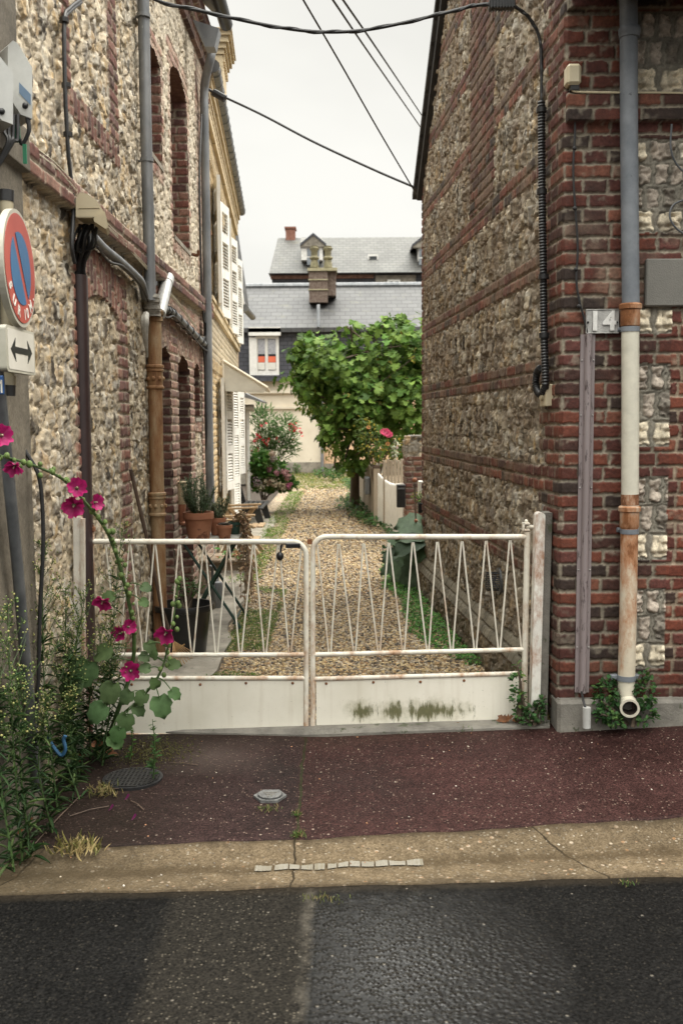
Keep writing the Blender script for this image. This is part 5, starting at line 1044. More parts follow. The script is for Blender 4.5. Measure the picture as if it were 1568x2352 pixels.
np_ = thing('number_plate', 'cast metal house number plate reading 14', 'house number', fp(1384, 738, .03))
m = MB(); a, b_ = fp(1345, 766, .026), fp(1422, 709, .026); m.box(a, b_ + (0, .02, 0), .004); plt = m.build('plate', MT['alu'], np_)
m = MB()
for q0, q1 in (((1345, 766), (1422, 763)), ((1345, 712), (1422, 709)), ((1345, 766), (1348, 709)), ((1419, 766), (1422, 709))): a, b_ = fp(*q0, .031), fp(*q1, .031); m.box(a, b_ + (0, .006, 0), .002)
m.build('rim', MT['alu'], np_); nm = pm('number_relief', (.62, .61, .58), (.72, .71, .68), 30, .5, .2, 120, 0)
for ch_, dx in (('1', -.036), ('4', .034)): V, F = text_mesh(ch_, .125, .004, .003); c = fp(1383, 757, .032) + (dx, 0, 0); m = MB(); m.add([c + (p[0], -p[2], p[1]) for p in V], F); m.build('numeral', nm, np_, smooth_=False)
for x in (1349.5, 1416): m = MB(); m.ball(fp(x, 740, .032), .006, 5, (1, .5, 1)); m.build('screw', MT['black'], np_)
sbx = thing('stone_block', 'smooth cement block set in the front wall at the right edge', 'stone block', fp(1520, 700, .03)); m = MB(); a, b_ = fp(1482, 703, .035), (3.0, FY + .02, zf(596)); m.box(a, b_, .006); m.build('block', pm('date_stone', (.145, .14, .125), (.20, .19, .17), 3, .85, .4, 150, c3=(.32, .29, .24), s3=2.2, t3=.55), sbx, smooth_=False)
jx = thing('junction_box', 'small cream junction box high on the brick pier', 'junction box', fp(1317, 195, .03)); m = MB(); a, b_ = fp(1302, 192, .075), fp(1336, 143, .075); m.box(a, b_ + (0, .08, 0), .012); m.build('cover', MT['cream'], jx); m = MB(); m.box(fp(1310, 205, .06), fp(1330, 192, .06) + (0, .04, 0)); m.build('gland', MT['black'], jx, smooth_=False)
m = MB(); m.tube(spline([fp(1312, 196, .05), fp(1316, 208, .05), fp(1345, 211, .055), fp(1420, 212, .055), fp(1500, 212, .055), fp(1640, 214, .055)], 6), .005, 6); tag(m.build('white_cable', MT['cream'], None, loc=fp(1312, 196, .05)), 'thin cream cable running from the junction box across the street front', 'cable')
m = MB(); P = [fp(*p, .025) for p in ((1318, 200), (1320, 300), (1316, 400), (1326, 560), (1323, 640), (1330, 690), (1342, 735), (1349, 772))]; m.tube(spline(P, 6), .0055, 6)
for x, y in ((1319, 340), (1320, 478), (1322, 618), (1329, 703)): m.ball(fp(x, y, .026), .011, 5)
tag(m.build('black_cable', MT['cableblk'], None, loc=P[0]), 'single black cable clipped down the brick pier to number 14', 'cable')
m = MB(); S = []; 
for i in range(40): S.append(fp(1534 + (i / 40) * 8, 160 + i * 3.1, .04))
m.tube([p for p in S for _ in (0, 1)][:-1], [(.0125 if i % 2 else .0095) for i in range(len(S) * 2 - 1)], 8); P = [fp(*p, .04) for p in ((1542, 284), (1540, 340), (1556, 380), (1600, 420))]; m.tube(spline(P, 6), .005, 6); P = [fp(*p, .04) for p in ((1580, 455), (1546, 470), (1538, 500), (1560, 530), (1600, 545))]; m.tube(spline(P, 6), .005, 6)
tag(m.build('flexible_conduit', MT['steel'], None, loc=S[0]), 'short grey ribbed conduit with a stray wire on the flint panel', 'conduit')
bk = thing('corrugated_conduit', 'black corrugated cable conduit looping down the right alley wall', 'conduit', onR(1247, 900, .05))
def rr(x, y, o=.045): return onR(x, y, o)
P = [rr(*p) for p in ((1243, 232), (1244, 400), (1247, 600), (1249, 760), (1252, 870), (1250, 892), (1243, 906), (1234, 898), (1230, 878), (1233, 856), (1241, 845))]; P[-6:] = [p + RN * .0 for p in P[-6:]]
S = spline(P, 26); ln = [0]
for a, b_ in zip(S[:-1], S[1:]): ln.append(ln[-1] + np.linalg.norm(b_ - a))
ln = np.array(ln); N = int(ln[-1] / .0075); S = np.array(S); tt = np.linspace(0, ln[-1], N); S2 = [np.array([np.interp(q, ln, S[:, k]) for k in range(3)]) for q in tt]
m = MB(); m.tube(S2, [(.0205 if i % 2 else .0165) for i in range(N)], 10); m.build('conduit', MT['black'], bk)
for x, y in ((1243, 252), (1244, 440), (1248, 635), (1249, 770)): m = MB(); c = rr(x, y); m.tube([c - (0, 0, .012), c + (0, 0, .012)], .026, 10); m.build('clip', MT['black'], bk)
bb = thing('bell_box', 'slim beige push button box on the quoin below the conduit', 'bell push', onR(1265, 932, .02)); a = onR(1265, 908, .0)
def bo(mm, u, h, w): mm.obox(a + RN * h / 2, RD, RN, (0, 0, 1), u, h / 2, w, .004); return mm
bo(MB(), .055, .042, .055).build('case', MT['cream'], bb); m = MB(); m.lathe([(.026, 0), (.026, .012), (.018, .016), (.0, .017)], a + RN * .042, 20, axis=RN); m.build('button', MT['cream'], bb)
vt = thing('wall_vent', 'round barred vent grille on the lower flint wall behind the gate', 'vent', onR(1150, 1335, .0)); c = onR(1150, 1335, .0)
m = MB(); m.lathe([(.085, 0), (.085, .02), (.06, .02), (.06, .0)], c, 24, axis=RN); m.build('collar', MT['steel'], vt); m = MB()
for k in range(-4, 5): z = k * .013; hw_ = math.sqrt(max(0, .058 ** 2 - z * z)); m.tube([c + RN * .02 - RD * hw_ + (0, 0, z), c + RN * .09 - RD * hw_ * .9 + (0, 0, z), c + RN * .09 + RD * hw_ * .9 + (0, 0, z), c + RN * .02 + RD * hw_ + (0, 0, z)], .004, 6)
m.build('grille', MT['black'], vt)
# overhead lines
def cab(name, pts, r, label, n=10, twist=0):
    m = MB(); pts = [pts[0] + (pts[0] - pts[1]) * 2.2] + list(pts) if name == 'thin_wire' else pts; P = spline(pts, n); m.tube(P, r, 8)
    if twist: m.tube([p + np.array((0, twist * math.sin(i * .9), twist * math.cos(i * .9))) for i, p in enumerate(P)], r * .8, 7)
    return tag(m.build(name, MT['cableblk'], None, loc=P[0]), label, 'cable')
yA, yB = 4.9, 5.25
cab('overhead_cable', [at(300, -60, yA), at(355, -3, yA), at(480, 28, yA + .04), at(620, 58, 5.02), at(735, 72, 5.08), at(850, 66, 5.12), at(1000, 34, 5.18), at(1090, 12, 5.2), at(1150, 8, 5.18), at(1195, 22, 5.2), at(1225, 55, 5.22), at(1240, 95, 5.23), at(1243, 160, 5.235), at(1243, 235, 5.235)], .0085, 'thick twisted black cable sagging across the alley between the houses', 8, .006)
m = MB(); a = at(1150, 8, 5.16); m.box(a + (-.06, -.02, -.022), a + (.07, .03, .022), .004)
for k in range(8): m.box(a + (-.055 + .015 * k, -.026, -.026), a + (-.048 + .015 * k, .034, .026))
tag(m.build('cable_clamp', MT['black'], None, loc=a), 'ribbed black clamp on the sagging cable near the right wall', 'clamp')
cab('phone_line', [at(478, 205, 9.7), at(600, 262, 9.6), at(720, 325, 9.5), at(860, 390, 9.4), at(958, 432, 9.3)], .011, 'telephone line slung from the grey downpipe to the right eave', 8)
m = MB(); c = at(508, 218, 9.68); m.tube([at(490, 211, 9.7), at(517, 226, 9.68)], .035, 8); m.tube(spline([at(463, 195, 9.7), at(471, 214, 9.68), at(480, 204, 9.7), at(488, 212, 9.7)], 5), .01, 6); m.tube([at(462, 246, 9.75), at(463, 270, 9.75)], [.05, .035], 10)
tag(m.build('line_anchor', MT['black'], None, loc=c), 'black anchor grip tying the telephone line to the grey downpipe', 'clamp')
cab('thin_wire', [at(690, -12, 6.0), at(780, 142, 7.0), at(870, 300, 8.0), at(955, 444, 9.25)], .006, 'thin wire running steeply down to the right eave, leftmost of three', 6)
cab('thin_wire', [at(755, -15, 6.0), at(850, 125, 8.0), at(975, 305, 13.0)], .007, 'thin overhead wire crossing the sky, middle of three', 6)
cab('thin_wire', [at(776, -18, 6.0), at(870, 118, 8.0), at(975, 274, 13.0)], .007, 'thin overhead wire crossing the sky, rightmost of three', 6)
m = MB(); P = [q(*p, XL + .05) for p in ((463, 262), (458, 400), (460, 560), (466, 720), (472, 745), (474, 770), (466, 782), (470, 840), (474, 1000), (478, 1140))]; m.tube(spline(P, 6), .010, 7); m.box(q(471, 768, XL + .06), q(478, 745, XL + .06) + (.0, .03, 0)); m.tube(spline([q(466, 785, XL + .06), q(478, 788, XL + .07), q(482, 780, XL + .07), q(477, 776, XL + .07)], 5), .012, 6)
tag(m.build('drop_cable', MT['cableblk'], None, loc=P[-1]), 'black cable dropping beside the slender zinc downpipe', 'cable')
m = MB(); c = atX(440, 583, XL + .03); m.tube(spline([c, c + (.05, 0, -.01), c + (.06, 0, .03)], 4), .014, 7); tag(m.build('wall_hook', MT['rust'], None, loc=c), 'small rusty hook left in the upper flint wall', 'hook')
m = MB(); m.tube([at(1347, 1672, 4.73), at(1347, 1625, 4.73)], .020, 16, cap=True); o = m.build('pvc_stub', MT['bluepvc'], None, loc=at(1347, 1672, 4.73)); o.data.materials[0] = pm('pale_grey_pvc', (.36, .36, .34), (.46, .46, .44), 8, .45, .05, 50); tag(o, 'short pale grey pipe stub standing in front of the plinth', 'pipe')
m = MB(); m.tube(spline([at(1345, 1630, 4.73), at(1339, 1608, 4.76), at(1335, 1590, 4.82)], 5), .006, 7); tag(m.build('black_lead', MT['cableblk'], None, loc=at(1345, 1630, 4.73)), 'short black lead between the pipe stub and the mauve cover', 'cable')
# covers in the pavement
c0 = atZ(620, 1822, -.005); c0[2] = float(gz(c0[0], c0[1])) + .004; hx = thing('hexagonal_cover', 'small hexagonal metal water cover set in the red pavement', 'utility cover', c0)
def ring(n, r, ph=0, z=0, sx=1): return [c0 + np.array((r * sx * math.cos(2 * math.pi * k / n + ph), r * math.sin(2 * math.pi * k / n + ph), z)) for k in range(n)]
m = MB(); m.prism(ring(6, .072), (0, 0, -.02), (0, 0, .005)); MT['iron'] = pm('grey_iron', (.10, .10, .098), (.19, .19, .185), 40, .55, .3, 160, .3); m.build('frame', MT['iron'], hx, smooth_=False); m = MB(); m.prism(ring(28, .054), (0, 0, .005), (0, 0, .0075)); m.build('groove', MT['black'], hx, smooth_=False); m = MB(); m.prism(ring(28, .050), (0, 0, .005), (0, 0, .0105)); li = m.build('lid', MT['iron'], hx, smooth_=False)
m = MB(); m.box(c0 + (-.030, .008, .0106), c0 + (.030, .014, .0125)); m.box(c0 + (-.018, -.012, .0106), c0 + (.022, -.004, .0125)); m.box(c0 + (-.012, -.030, .0106), c0 + (-.004, -.022, .0125)); m.box(c0 + (.004, -.030, .0106), c0 + (.010, -.022, .0125)); m.build('key_slot', MT['concgrey'], li, smooth_=False)
c0 = atZ(305, 1785, -.005); c0[2] = float(gz(c0[0], c0[1])) + .003; mh = thing('manhole_cover', 'dark round patterned drain cover beside the weeds', 'utility cover', c0); m = MB(); m.prism(ring(40, .135), (0, 0, -.02), (0, 0, .004)); m.build('frame', MT['black'], mh, smooth_=False); m = MB()
for i in range(-6, 7):
    w = math.sqrt(max(0, .12 ** 2 - (i * .019) ** 2)); m.box(c0 + (-w, i * .019 - .004, .004), c0 + (w, i * .019 + .004, .009)); 
    m.box(c0 + (i * .019 - .004, -w, .0042), c0 + (i * .019 + .004, w, .0083))
m.build('lid', pm('iron_lid', (.008, .0075, .007), (.018, .016, .014), 20, .7, .3, 80, 0), mh, smooth_=False)
# ================================================================== plants
def vary(base, n, v=.25, alt=None, pa=.0):
    c = np.tile(np.array(base), (n, 1)) * rng.uniform(1 - v, 1 + v, (n, 1)) * rng.uniform(.9, 1.1, (n, 3))
    if alt is not None: k = rng.random(n) < pa; c[k] = np.array(alt) * rng.uniform(.75, 1.2, (k.sum(), 1))
    return c
LT = {k: leafT(k, b_, f_) for k, b_, f_ in (('oval', .3, .2), ('lance', .2, .2), ('round', .3, .15), ('lobed', .35, .2), ('petal', .1, -.1))}
def leaves(name, P, D, U, L, W, kind, col, mat, parent=None, loc=None, label=None):
    TV, TF = LT[kind]; S = np.stack([L, W, L], 1); return scatter(name, TV, TF, P, frames(D, U), S, mat, parent, col, True, loc)
def balls(name, P, r, col, mat, parent, sub=1):
    V, F = ico(sub); n = len(P); r = np.asarray(r) if not np.isscalar(r) else np.full(n, r); return scatter(name, V, F, np.asarray(P), rotz(n), r, mat, parent, col)
def crown_points(blobs, n, shell=.55):
    """points through the volume of overlapping clumps, denser towards their skins, with outward directions"""
    w = np.array([b_[3] * b_[4] * b_[5] for b_ in blobs]) ** .67; k = rng.choice(len(blobs), n, p=w / w.sum()); d = rng.normal(size=(n, 3)); d /= np.linalg.norm(d, axis=1, keepdims=True)
    r = shell + (1 - shell) * rng.random(n) ** .6; B_ = np.array(blobs); r = r * (1 + .12 * np.sin(d[:, 0] * 7 + k) * np.cos(d[:, 2] * 6)); return B_[k, :3] + d * B_[k, 3:6] * r[:, None], d
def clump(name, label, cat, base, blobs, n, kind, L, W, col, mat=None, group=None, stems=None, up=.35, shell=.45, droop=0.0):
    t = thing(name, label, cat, base, group); P, d = crown_points(blobs, n, shell); k = P[:, 2] > base[2] + .005; k &= np.linalg.norm(P - at(1446, 1628, 4.68), axis=1) > .075; P, d, col = P[k], d[k], col[k]; n = len(P)
    D = d * (1, 1, .5) + rng.normal(size=(n, 3)) * .55 + (0, 0, up - droop * 1.3); U = d * .5 + (0, 0, 1.) + rng.normal(size=(n, 3)) * .25
    l = rng.uniform(*L, n); leaves('foliage', P, D, U, l, l * W, kind, col, mat or MT['leaf'], t)
    m = MB(); bb = np.array(base)
    for q in range(stems or 6): b_ = blobs[q % len(blobs)]; e = np.array(b_[:3]) + rng.normal(size=3) * np.array(b_[3:6]) * .5; e[2] = max(e[2], base[2] + .03); mid = (bb + e) / 2 + (0, 0, .1 * abs(e[2] - bb[2])); m.tube(spline([bb + rng.normal(size=3) * (.02, .02, 0), mid, e], 4), [.012, .004], 6)
    m.build('stem', MT['bark'], t); return t
def px(x, y, Y, rx, ry, rd=None): c = at(x, y, Y); s = Y / FPX; return (c[0], c[1], c[2], rx * s, rd or (rx + ry) / 2 * s, ry * s)
# ---- fleabane weeds in front of the left wall
DG = (.027, .056, .019)
def weed(tip_, base, label, pan=.45, dens=1.0, lean=0, Lf=.080): return weed_(tip_, base, label, min(.65, pan * 1.2), dens, lean, Lf)
def weed_(tip, base, label, pan=.45, dens=1.0, lean=0, Lf=.080):
    Yb = atZ(base[0], base[1], -.01)[1]; B_ = atZ(base[0], base[1], -.01); B_[2] = float(gz(B_[0], B_[1])); T = at(tip[0], tip[1], Yb + lean); T[0] = max(T[0], XL + .07); B_[0] = max(B_[0], XL + .09)
    t = thing('weed', label, 'weed', B_, 'fleabane weeds at the foot of the left wall'); mid = (B_ + T) / 2 + np.array((random.uniform(-.06, .06), random.uniform(-.05, .03), 0)); S = np.array(spline([B_, mid, T], 12)); n = len(S); H_ = np.linalg.norm(T - B_)
    m = MB(); m.tube(list(S), [.0042, .0015], 6); tips = []
    nb = int(27 * H_ * dens)
    for i in range(nb):
        f = 1 - pan * (i + .5) / nb * 1.0; p = S[min(n - 1, int(f * (n - 1)))]; a = i * 2.4 + random.random(); L = (.05 + .42 * (1 - f)) * random.uniform(.7, 1.1) * min(1, H_)
        d = np.array((math.cos(a), math.sin(a), random.uniform(1.0, 1.7))); d = unit(d); e = p + d * L + (0, 0, .02); m.tube([p, (p + e) / 2 + (0, 0, -.004), e], [.0016, .0008], 4); tips.append((p, e, d))
    m.build('stem', MT['stem'], t); BP = []
    for p, e, d in tips:
        for k in range(7): q = p + (e - p) * random.uniform(.45, 1.08) + rng.normal(size=3) * .013 + np.array((0, 0, .006)); BP.append(q)
    BP = np.array(BP); balls('buds', BP, rng.uniform(.0026, .0052, len(BP)), vary((.17, .215, .07), len(BP), .35, (.36, .34, .13), .3), MT['leaf_dull'], t)['kind'] = 'stuff'
    nl = int(165 * H_ * dens); f = rng.random(nl) ** .85 * (1 - pan * .45); P = S[np.clip((f * (n - 1)).astype(int), 0, n - 1)] + rng.normal(size=(nl, 3)) * .004; a = rng.uniform(0, 6.283, nl)
    D = np.stack([np.cos(a), np.sin(a), rng.uniform(-.5, 1.3, nl)], 1); l = rng.uniform(.5, 1.15, nl) * Lf * (1.15 - .5 * f); leaves('leaves', P, D, np.tile((0, 0, 1.), (nl, 1)), l, l * .125, 'lance', vary(DG, nl, .4, (.085, .13, .042), .22), MT['leaf'], t)
    if len(tips): # small leaves through the panicle
        k = rng.integers(0, len(tips), 8 * len(tips)); P = np.array([tips[i][0] + (tips[i][1] - tips[i][0]) * random.uniform(.1, .9) for i in k]); D = rng.normal(size=(len(k), 3)) * .6 + (0, 0, .9); l = rng.uniform(.012, .03, len(k)); leaves('bracts', P, D, np.tile((1., 0, .3), (len(k), 1)), l, l * .2, 'lance', vary((.06, .10, .032), len(k), .3), MT['leaf'], t)['kind'] = 'stuff'
for tp_, bs_, lb, pn, dn in (
    ((70, 1250), (92, 1850), 'tallest fleabane weed, in front of the cement pilaster', .5, 1.0), ((16, 1385), (26, 1960), 'bushy fleabane weed at the left edge below the sign pole', .5, .8), ((148, 1350), (112, 1790), 'tall fleabane weed against the flint wall left of the gate post', .45, .9),
    ((282, 1200), (222, 1715), 'slender fleabane weed rising beside the hollyhock stem above the gate rail', .38, .55), ((182, 1420), (160, 1780), 'fleabane weed in front of the left gate post', .5, 1.1),
    ((238, 1440), (190, 1745), 'fleabane weed heavy with yellowish buds at the hinge side of the gate', .6, 1.1), ((292, 1490), (225, 1740), 'fleabane weed leaning right over the gate panel', .6, .9), ((44, 1540), (70, 1950), 'short dark fleabane weed at the bottom left corner of the bed', .35, 1.2), ((-4, 1400), (-6, 1985), 'fleabane weed half cut off by the left edge of the view', .5, .7), ((170, 1590), (182, 1830), 'low leafy fleabane weed nearest the drain cover', .3, 1.4), ((110, 1600), (120, 1900), 'low dark fleabane weed in front of the pale cable', .3, 1.4), ((200, 1350), (170, 1800), 'fleabane weed with thin branches in front of the brown trunking', .5, .9), ((255, 1420), (235, 1760), 'pale budded fleabane weed between the hollyhock stems', .6, 1.0)):
    weed(tp_, bs_, lb, pn, dn)
# ---- hollyhock
MAG = (.42, .018, .145)
hb = atZ(238, 1728, 0); hh_ = thing('hollyhock', 'magenta flowering hollyhock arching over the left gate leaf', 'hollyhock', hb)
def hp(x, y, Y): return at(x, y, Y)
main = [hb, hp(268, 1640, 4.6), hp(300, 1545, 4.62), hp(308, 1470, 4.6), hp(295, 1380, 4.55), hp(272, 1290, 4.5), hp(246, 1222, 4.45), hp(205, 1165, 4.38), hp(150, 1105, 4.3), hp(80, 1070, 3.85), hp(0, 1046, 3.52), hp(-45, 1032, 3.4)]
br2 = [hp(266, 1655, 4.6), hp(330, 1597, 4.55), hp(370, 1540, 4.52), hp(392, 1455, 4.5), hp(404, 1380, 4.5), hp(411, 1328, 4.5)]
Sm, Sb = spline(main, 8), spline(br2, 8)
m = MB(); m.tube(Sm, [.0115, .0095, .008, .006, .003], 8); m.build('stem', MT['stem'], hh_); m = MB(); m.tube(Sb, [.008, .005, .003], 8); m.build('stem', MT['stem'], hh_)
BP, BR_ = [], []
for S, s0 in ((Sm, 26), (Sb, 10)):
    for i in range(s0, len(S), 1):
        if random.random() < .72: BP.append(np.array(S[i]) + rng.normal(size=3) * .012 + np.array((.006, -.012, .004))); BR_.append(random.uniform(.007, .014))
for p, r in zip(BP, BR_): m = MB(); m.ball(p, r, 6, (1, 1, 1.15)); m.C = [tuple(np.array((.15, .22, .07)) * random.uniform(.8, 1.2))] * len(m.V); m.build('bud', MT['leaf_dull'], hh_)
def bloom(c, axis, r, name='flower', parent=hh_, col=MAG, np_=5):
    c = np.asarray(c, float); axis = unit(axis); h = np.array((0, 0, 1.)) if abs(axis[2]) < .9 else np.array((1., 0, 0)); a1 = unit(np.cross(h, axis)); a2 = np.cross(axis, a1); V = []; F = []; C = []
    for k in range(np_):
        a = 2 * math.pi * k / np_ + random.uniform(-.15, .15); out = math.cos(a) * a1 + math.sin(a) * a2; sd = np.cross(axis, out); nU, nR = 7, 5; b0 = len(V); cupd = random.uniform(.35, .8)
        for i in range(nR):
            t = i / (nR - 1); wd = 1.4 * r * (t ** .7) * (1.0 if t < .95 else .9)
            for j in range(nU):
                s = -1 + 2 * j / (nU - 1); rag = 1 + (.13 * math.sin(j * 2.3 + k * 5) * (i / (nR - 1)) ** 2)
                V.append(c + out * (r * t * rag * (1 - .12 * s * s)) + sd * (s * wd * .62) + axis * (r * (cupd * t * t + .17 * math.sin(4.5 * s + k * 1.7) * t * t + .02 * (k % 2)))); q = .55 + .6 * t * (1 - .25 * abs(math.sin(s * 5))); C.append(tuple(np.array(col) * q * random.uniform(.88, 1.12)))
        F += [[b0 + i * nU + j, b0 + i * nU + j + 1, b0 + (i + 1) * nU + j + 1, b0 + (i + 1) * nU + j] for i in range(nR - 1) for j in range(nU - 1)]
    f = npmesh(name, np.array(V), F, MT['petal'], parent, np.array(C)); m = MB(); m.tube([c + axis * .005, c + axis * r * .45], [r * .10, r * .06], 8); m.ball(c + axis * r * .45, r * .1, 5); m.build('pistil', pm('pistil_%d' % len(bpy.data.objects), (.45, .40, .16), (.5, .45, .2), 30, .7, 0) if False else MT['brass'], f)
    m = MB(); m.ball(c - axis * r * .08, r * .26, 6, (1, 1, .8)); m.build('calyx', MT['stem'], f); return f
for x, y, Y, r, ax in ((176, 1122, 4.30, .040, (.35, -.85, .35)), (170, 1160, 4.32, .044, (.1, -.95, -.25)), (217, 1154, 4.36, .034, (.8, -.45, .1)), (34, 1070, 3.58, .030, (-.1, -.8, -.55)), (2, 1000, 3.48, .036, (.6, -.75, .1)), (236, 1380, 4.48, .040, (-.1, -.75, -.6)), (278, 1455, 4.56, .034, (-.4, -.8, .1)), (294, 1440, 4.56, .032, (.5, -.7, .2)), (382, 1453, 4.48, .042, (-.25, -.85, -.35)), (300, 1541, 4.55, .042, (.2, -.9, .15))): bloom(at(x, y, Y), ax, r)
LG = (.075, .125, .048); PP, DD, LL = [], [], []
for x, y, Y, L, dx, dz in ((262, 1368, 4.5, .075, -1, -.15), (325, 1345, 4.5, .065, 1, -.35), (322, 1378, 4.5, .06, .9, -.5), (338, 1475, 4.5, .075, .7, -1.1), (322, 1503, 4.5, .065, .9, -.5), (205, 1520, 4.5, .16, -.3, -.8), (222, 1500, 4.52, .12, .5, .1), (365, 1600, 4.48, .13, .3, -1), (335, 1592, 4.5, .09, -.6, -.6), (300, 1588, 4.5, .09, -.6, -.8), (360, 1580, 4.5, .07, -.2, .7), (388, 1527, 4.5, .075, .9, .1), (392, 1585, 4.48, .075, .9, -.75), (292, 1640, 4.48, .11, -.2, -1), (276, 1672, 4.46, .10, -.4, -1.1), (345, 1535, 4.5, .07, -1, .1), (180, 1560, 4.45, .14, -.6, -.6), (260, 1570, 4.52, .13, -.3, -.9), (240, 1620, 4.5, .13, -.7, -.7), (310, 1620, 4.52, .08, .6, -.6), (255, 1690, 4.5, .10, .4, -.3), (350, 1512, 4.5, .06, .3, .6)):
    PP.append(at(x, y, Y)); DD.append((dx, -.35, dz)); LL.append(L)
LL = np.array(LL); n = len(PP); leaves('leaves', np.array(PP), np.array(DD, float), np.tile((.1, -.9, .6), (n, 1)), LL * .82, LL * .70, 'round', vary(LG, n, .25), MT['leaf_dull'], hh_)
m = MB()
for p, d, L in zip(PP, DD, LL): s = min(Sm + Sb, key=lambda q_: np.linalg.norm(np.array(q_) - p)); m.tube(spline([s, (np.array(s) + p) / 2 + (0, 0, .012), p + unit(d) * .01], 4), .0028, 5)
m.build('leaf_stalk', MT['stem'], hh_)
# ---- small weeds
def smallplant(base_px, tip_px, label, n, L, kind='lance', col=(.05, .10, .03), W=.3, name='weed', cat='weed', Y=None):
    B_ = atZ(*base_px, 0.0) if Y is None else at(*base_px, Y); B_[2] = max(B_[2], float(gz(B_[0], B_[1]))); T = at(*tip_px, B_[1] - .02); t = thing(name, label, cat, B_); S = np.array(spline([B_, (B_ + T) / 2 + (.01, 0, 0), T], 10)); m = MB(); m.tube(list(S), [.004, .0015], 6); m.build('stem', MT['stem'], t)
    f = rng.random(n); P = S[(f * (len(S) - 1)).astype(int)]; a = np.arange(n) * 2.4; D = np.stack([np.cos(a), np.sin(a), rng.uniform(.2, 1., n)], 1); l = rng.uniform(.6, 1.1, n) * L * (1.1 - .6 * f); leaves('leaves', P, D, np.tile((0, -.3, 1.), (n, 1)), l, l * W, kind, vary(col, n), MT['leaf'], t)
smallplant((352, 1788), (350, 1652), 'upright young weed growing from the edge of the drain cover', 44, .05)
smallplant((298, 1745), (300, 1672), 'small bright weed against the bottom of the left gate panel', 26, .03, 'oval', (.07, .15, .03), .6)
def tuft(base_px, label, n=60, h=.06, sp=.05, col=(.10, .13, .04), name='grass_tuft', alt=(.30, .24, .11), pa=.3, grp=None):
    B_ = atZ(*base_px, 0.0); B_[2] = float(gz(B_[0], B_[1])); d = np.stack([rng.normal(size=n) * .5, rng.normal(size=n) * .5, np.full(n, 1.)], 1); P = B_ + np.stack([rng.normal(size=n) * sp * .45, rng.normal(size=n) * sp * .3, np.zeros(n)], 1); l = rng.uniform(.5, 1.1, n) * h
    o = leaves(name, P, d, rng.normal(size=(n, 3)) + (0, 0, .3), l, l * .07 + .002, 'lance', vary(col, n, .3, alt, pa), MT['leaf_dull'], None, B_); tag(o, label, 'grass', grp)
tuft((172, 1935), 'dry yellowish grass tuft at the left end of the gutter slab', 110, .07, .09, (.17, .15, .05), alt=(.36, .28, .13), pa=.5)
tuft((614, 1846), 'flat grass tuft below the hexagonal cover', 50, .022, .06); tuft((683, 1858), 'small grass tuft on the pavement seam right of the hexagonal cover', 30, .03, .02, (.08, .14, .03)); tuft((685, 1902), 'grass tuft at the foot of the pavement seam', 50, .03, .035, (.10, .15, .04)); tuft((735, 2043), 'low grass tuft at the street edge of the gutter joint', 50, .022, .07, (.12, .13, .04)); tuft((1075, 1694), 'bright grass tuft on the threshold near the right leaf', 30, .03, .04, (.10, .22, .03), pa=.05); tuft((1135, 1690), 'small bright grass tuft near the right end of the threshold', 24, .025, .03, (.10, .22, .03), pa=.05); tuft((1252, 1680), 'dry grass tuft beside the foot of the right gate post', 60, .06, .05, (.20, .17, .06), pa=.5); tuft((238, 1815), 'tangle of dry grass beside the drain cover', 60, .06, .08, (.15, .14, .05), pa=.5); tuft((1440, 2008), 'tiny grass tuft on the right edge of the gutter slab', 24, .02, .04, (.08, .14, .03))
Yr = 4.80
clump('pellitory', 'dark green pellitory clump round the foot of the rusty downpipe', 'plant', at(1440, 1668, Yr - .05), [px(1395, 1595, Yr, 30, 40, .07), px(1400, 1640, Yr - .05, 36, 26, .08), px(1480, 1590, Yr - .02, 24, 45, .07), px(1482, 1640, Yr - .06, 24, 28, .07), px(1412, 1658, Yr - .08, 22, 12, .05), px(1372, 1610, Yr, 12, 12, .04)], 620, 'oval', (.020, .036), .62, vary((.042, .098, .032), 620, .35, (.08, .15, .04), .2), group=None)
clump('nettle', 'tall green weed climbing the right end of the gate panel', 'weed', at(1200, 1655, 4.92), [px(1192, 1640, 4.92, 12, 15, .03), px(1190, 1605, 4.92, 16, 22, .03), px(1188, 1570, 4.92, 14, 20, .03), px(1190, 1538, 4.92, 6, 18, .02)], 110, 'oval', (.022, .038), .6, vary((.06, .13, .04), 110, .3, (.15, .22, .06), .2))
clump('ground_ivy', 'low dark green weed clump at the foot of the right gate post', 'weed', at(1232, 1662, 4.88), [px(1228, 1635, 4.88, 22, 16, .05), px(1215, 1655, 4.86, 16, 10, .04), px(1240, 1615, 4.9, 10, 14, .03)], 200, 'oval', (.018, .032), .62, vary((.045, .10, .032), 200, .3))
tag(leaves('moss', *(lambda P, n: (P, rng.normal(size=(n, 3)) * .6 + (0, 0, .5), np.tile((0, 0, 1.), (n, 1)), np.full(n, .008), np.full(n, .006)))(np.stack([rng.normal(-.93, .10, 1500), rng.normal(4.72, .10, 1500), np.zeros(1500) + .002], 1) , 1500), 'oval', vary((.075, .07, .018), 1500, .3), MT['leaf_dull']), kind='stuff')
def deadleaf(x, y, s, label, Y=None):
    p = atZ(x, y, .0) if Y is None else at(x, y, Y); p[2] = max(float(gz(p[0], p[1])) + .006, p[2]); m = MB()
    for k in range(3): a = random.random() * 6; m.leaf(p, (math.cos(a), math.sin(a) * .6, random.uniform(.1, .8)), (random.uniform(-.5, .5), -.6, .8), s * random.uniform(.7, 1.1), s * .8, 'lobed', random.uniform(-.5, .6), random.uniform(.2, .9))
    m.C = [tuple(np.array((.17, .075, .035)) * random.uniform(.7, 1.3)) for _ in m.V]; o = m.build('dead_leaf', MT['leaf_dull'], None, loc=p); tag(o, label, 'dead leaf', 'dead leaves blown against the gate')
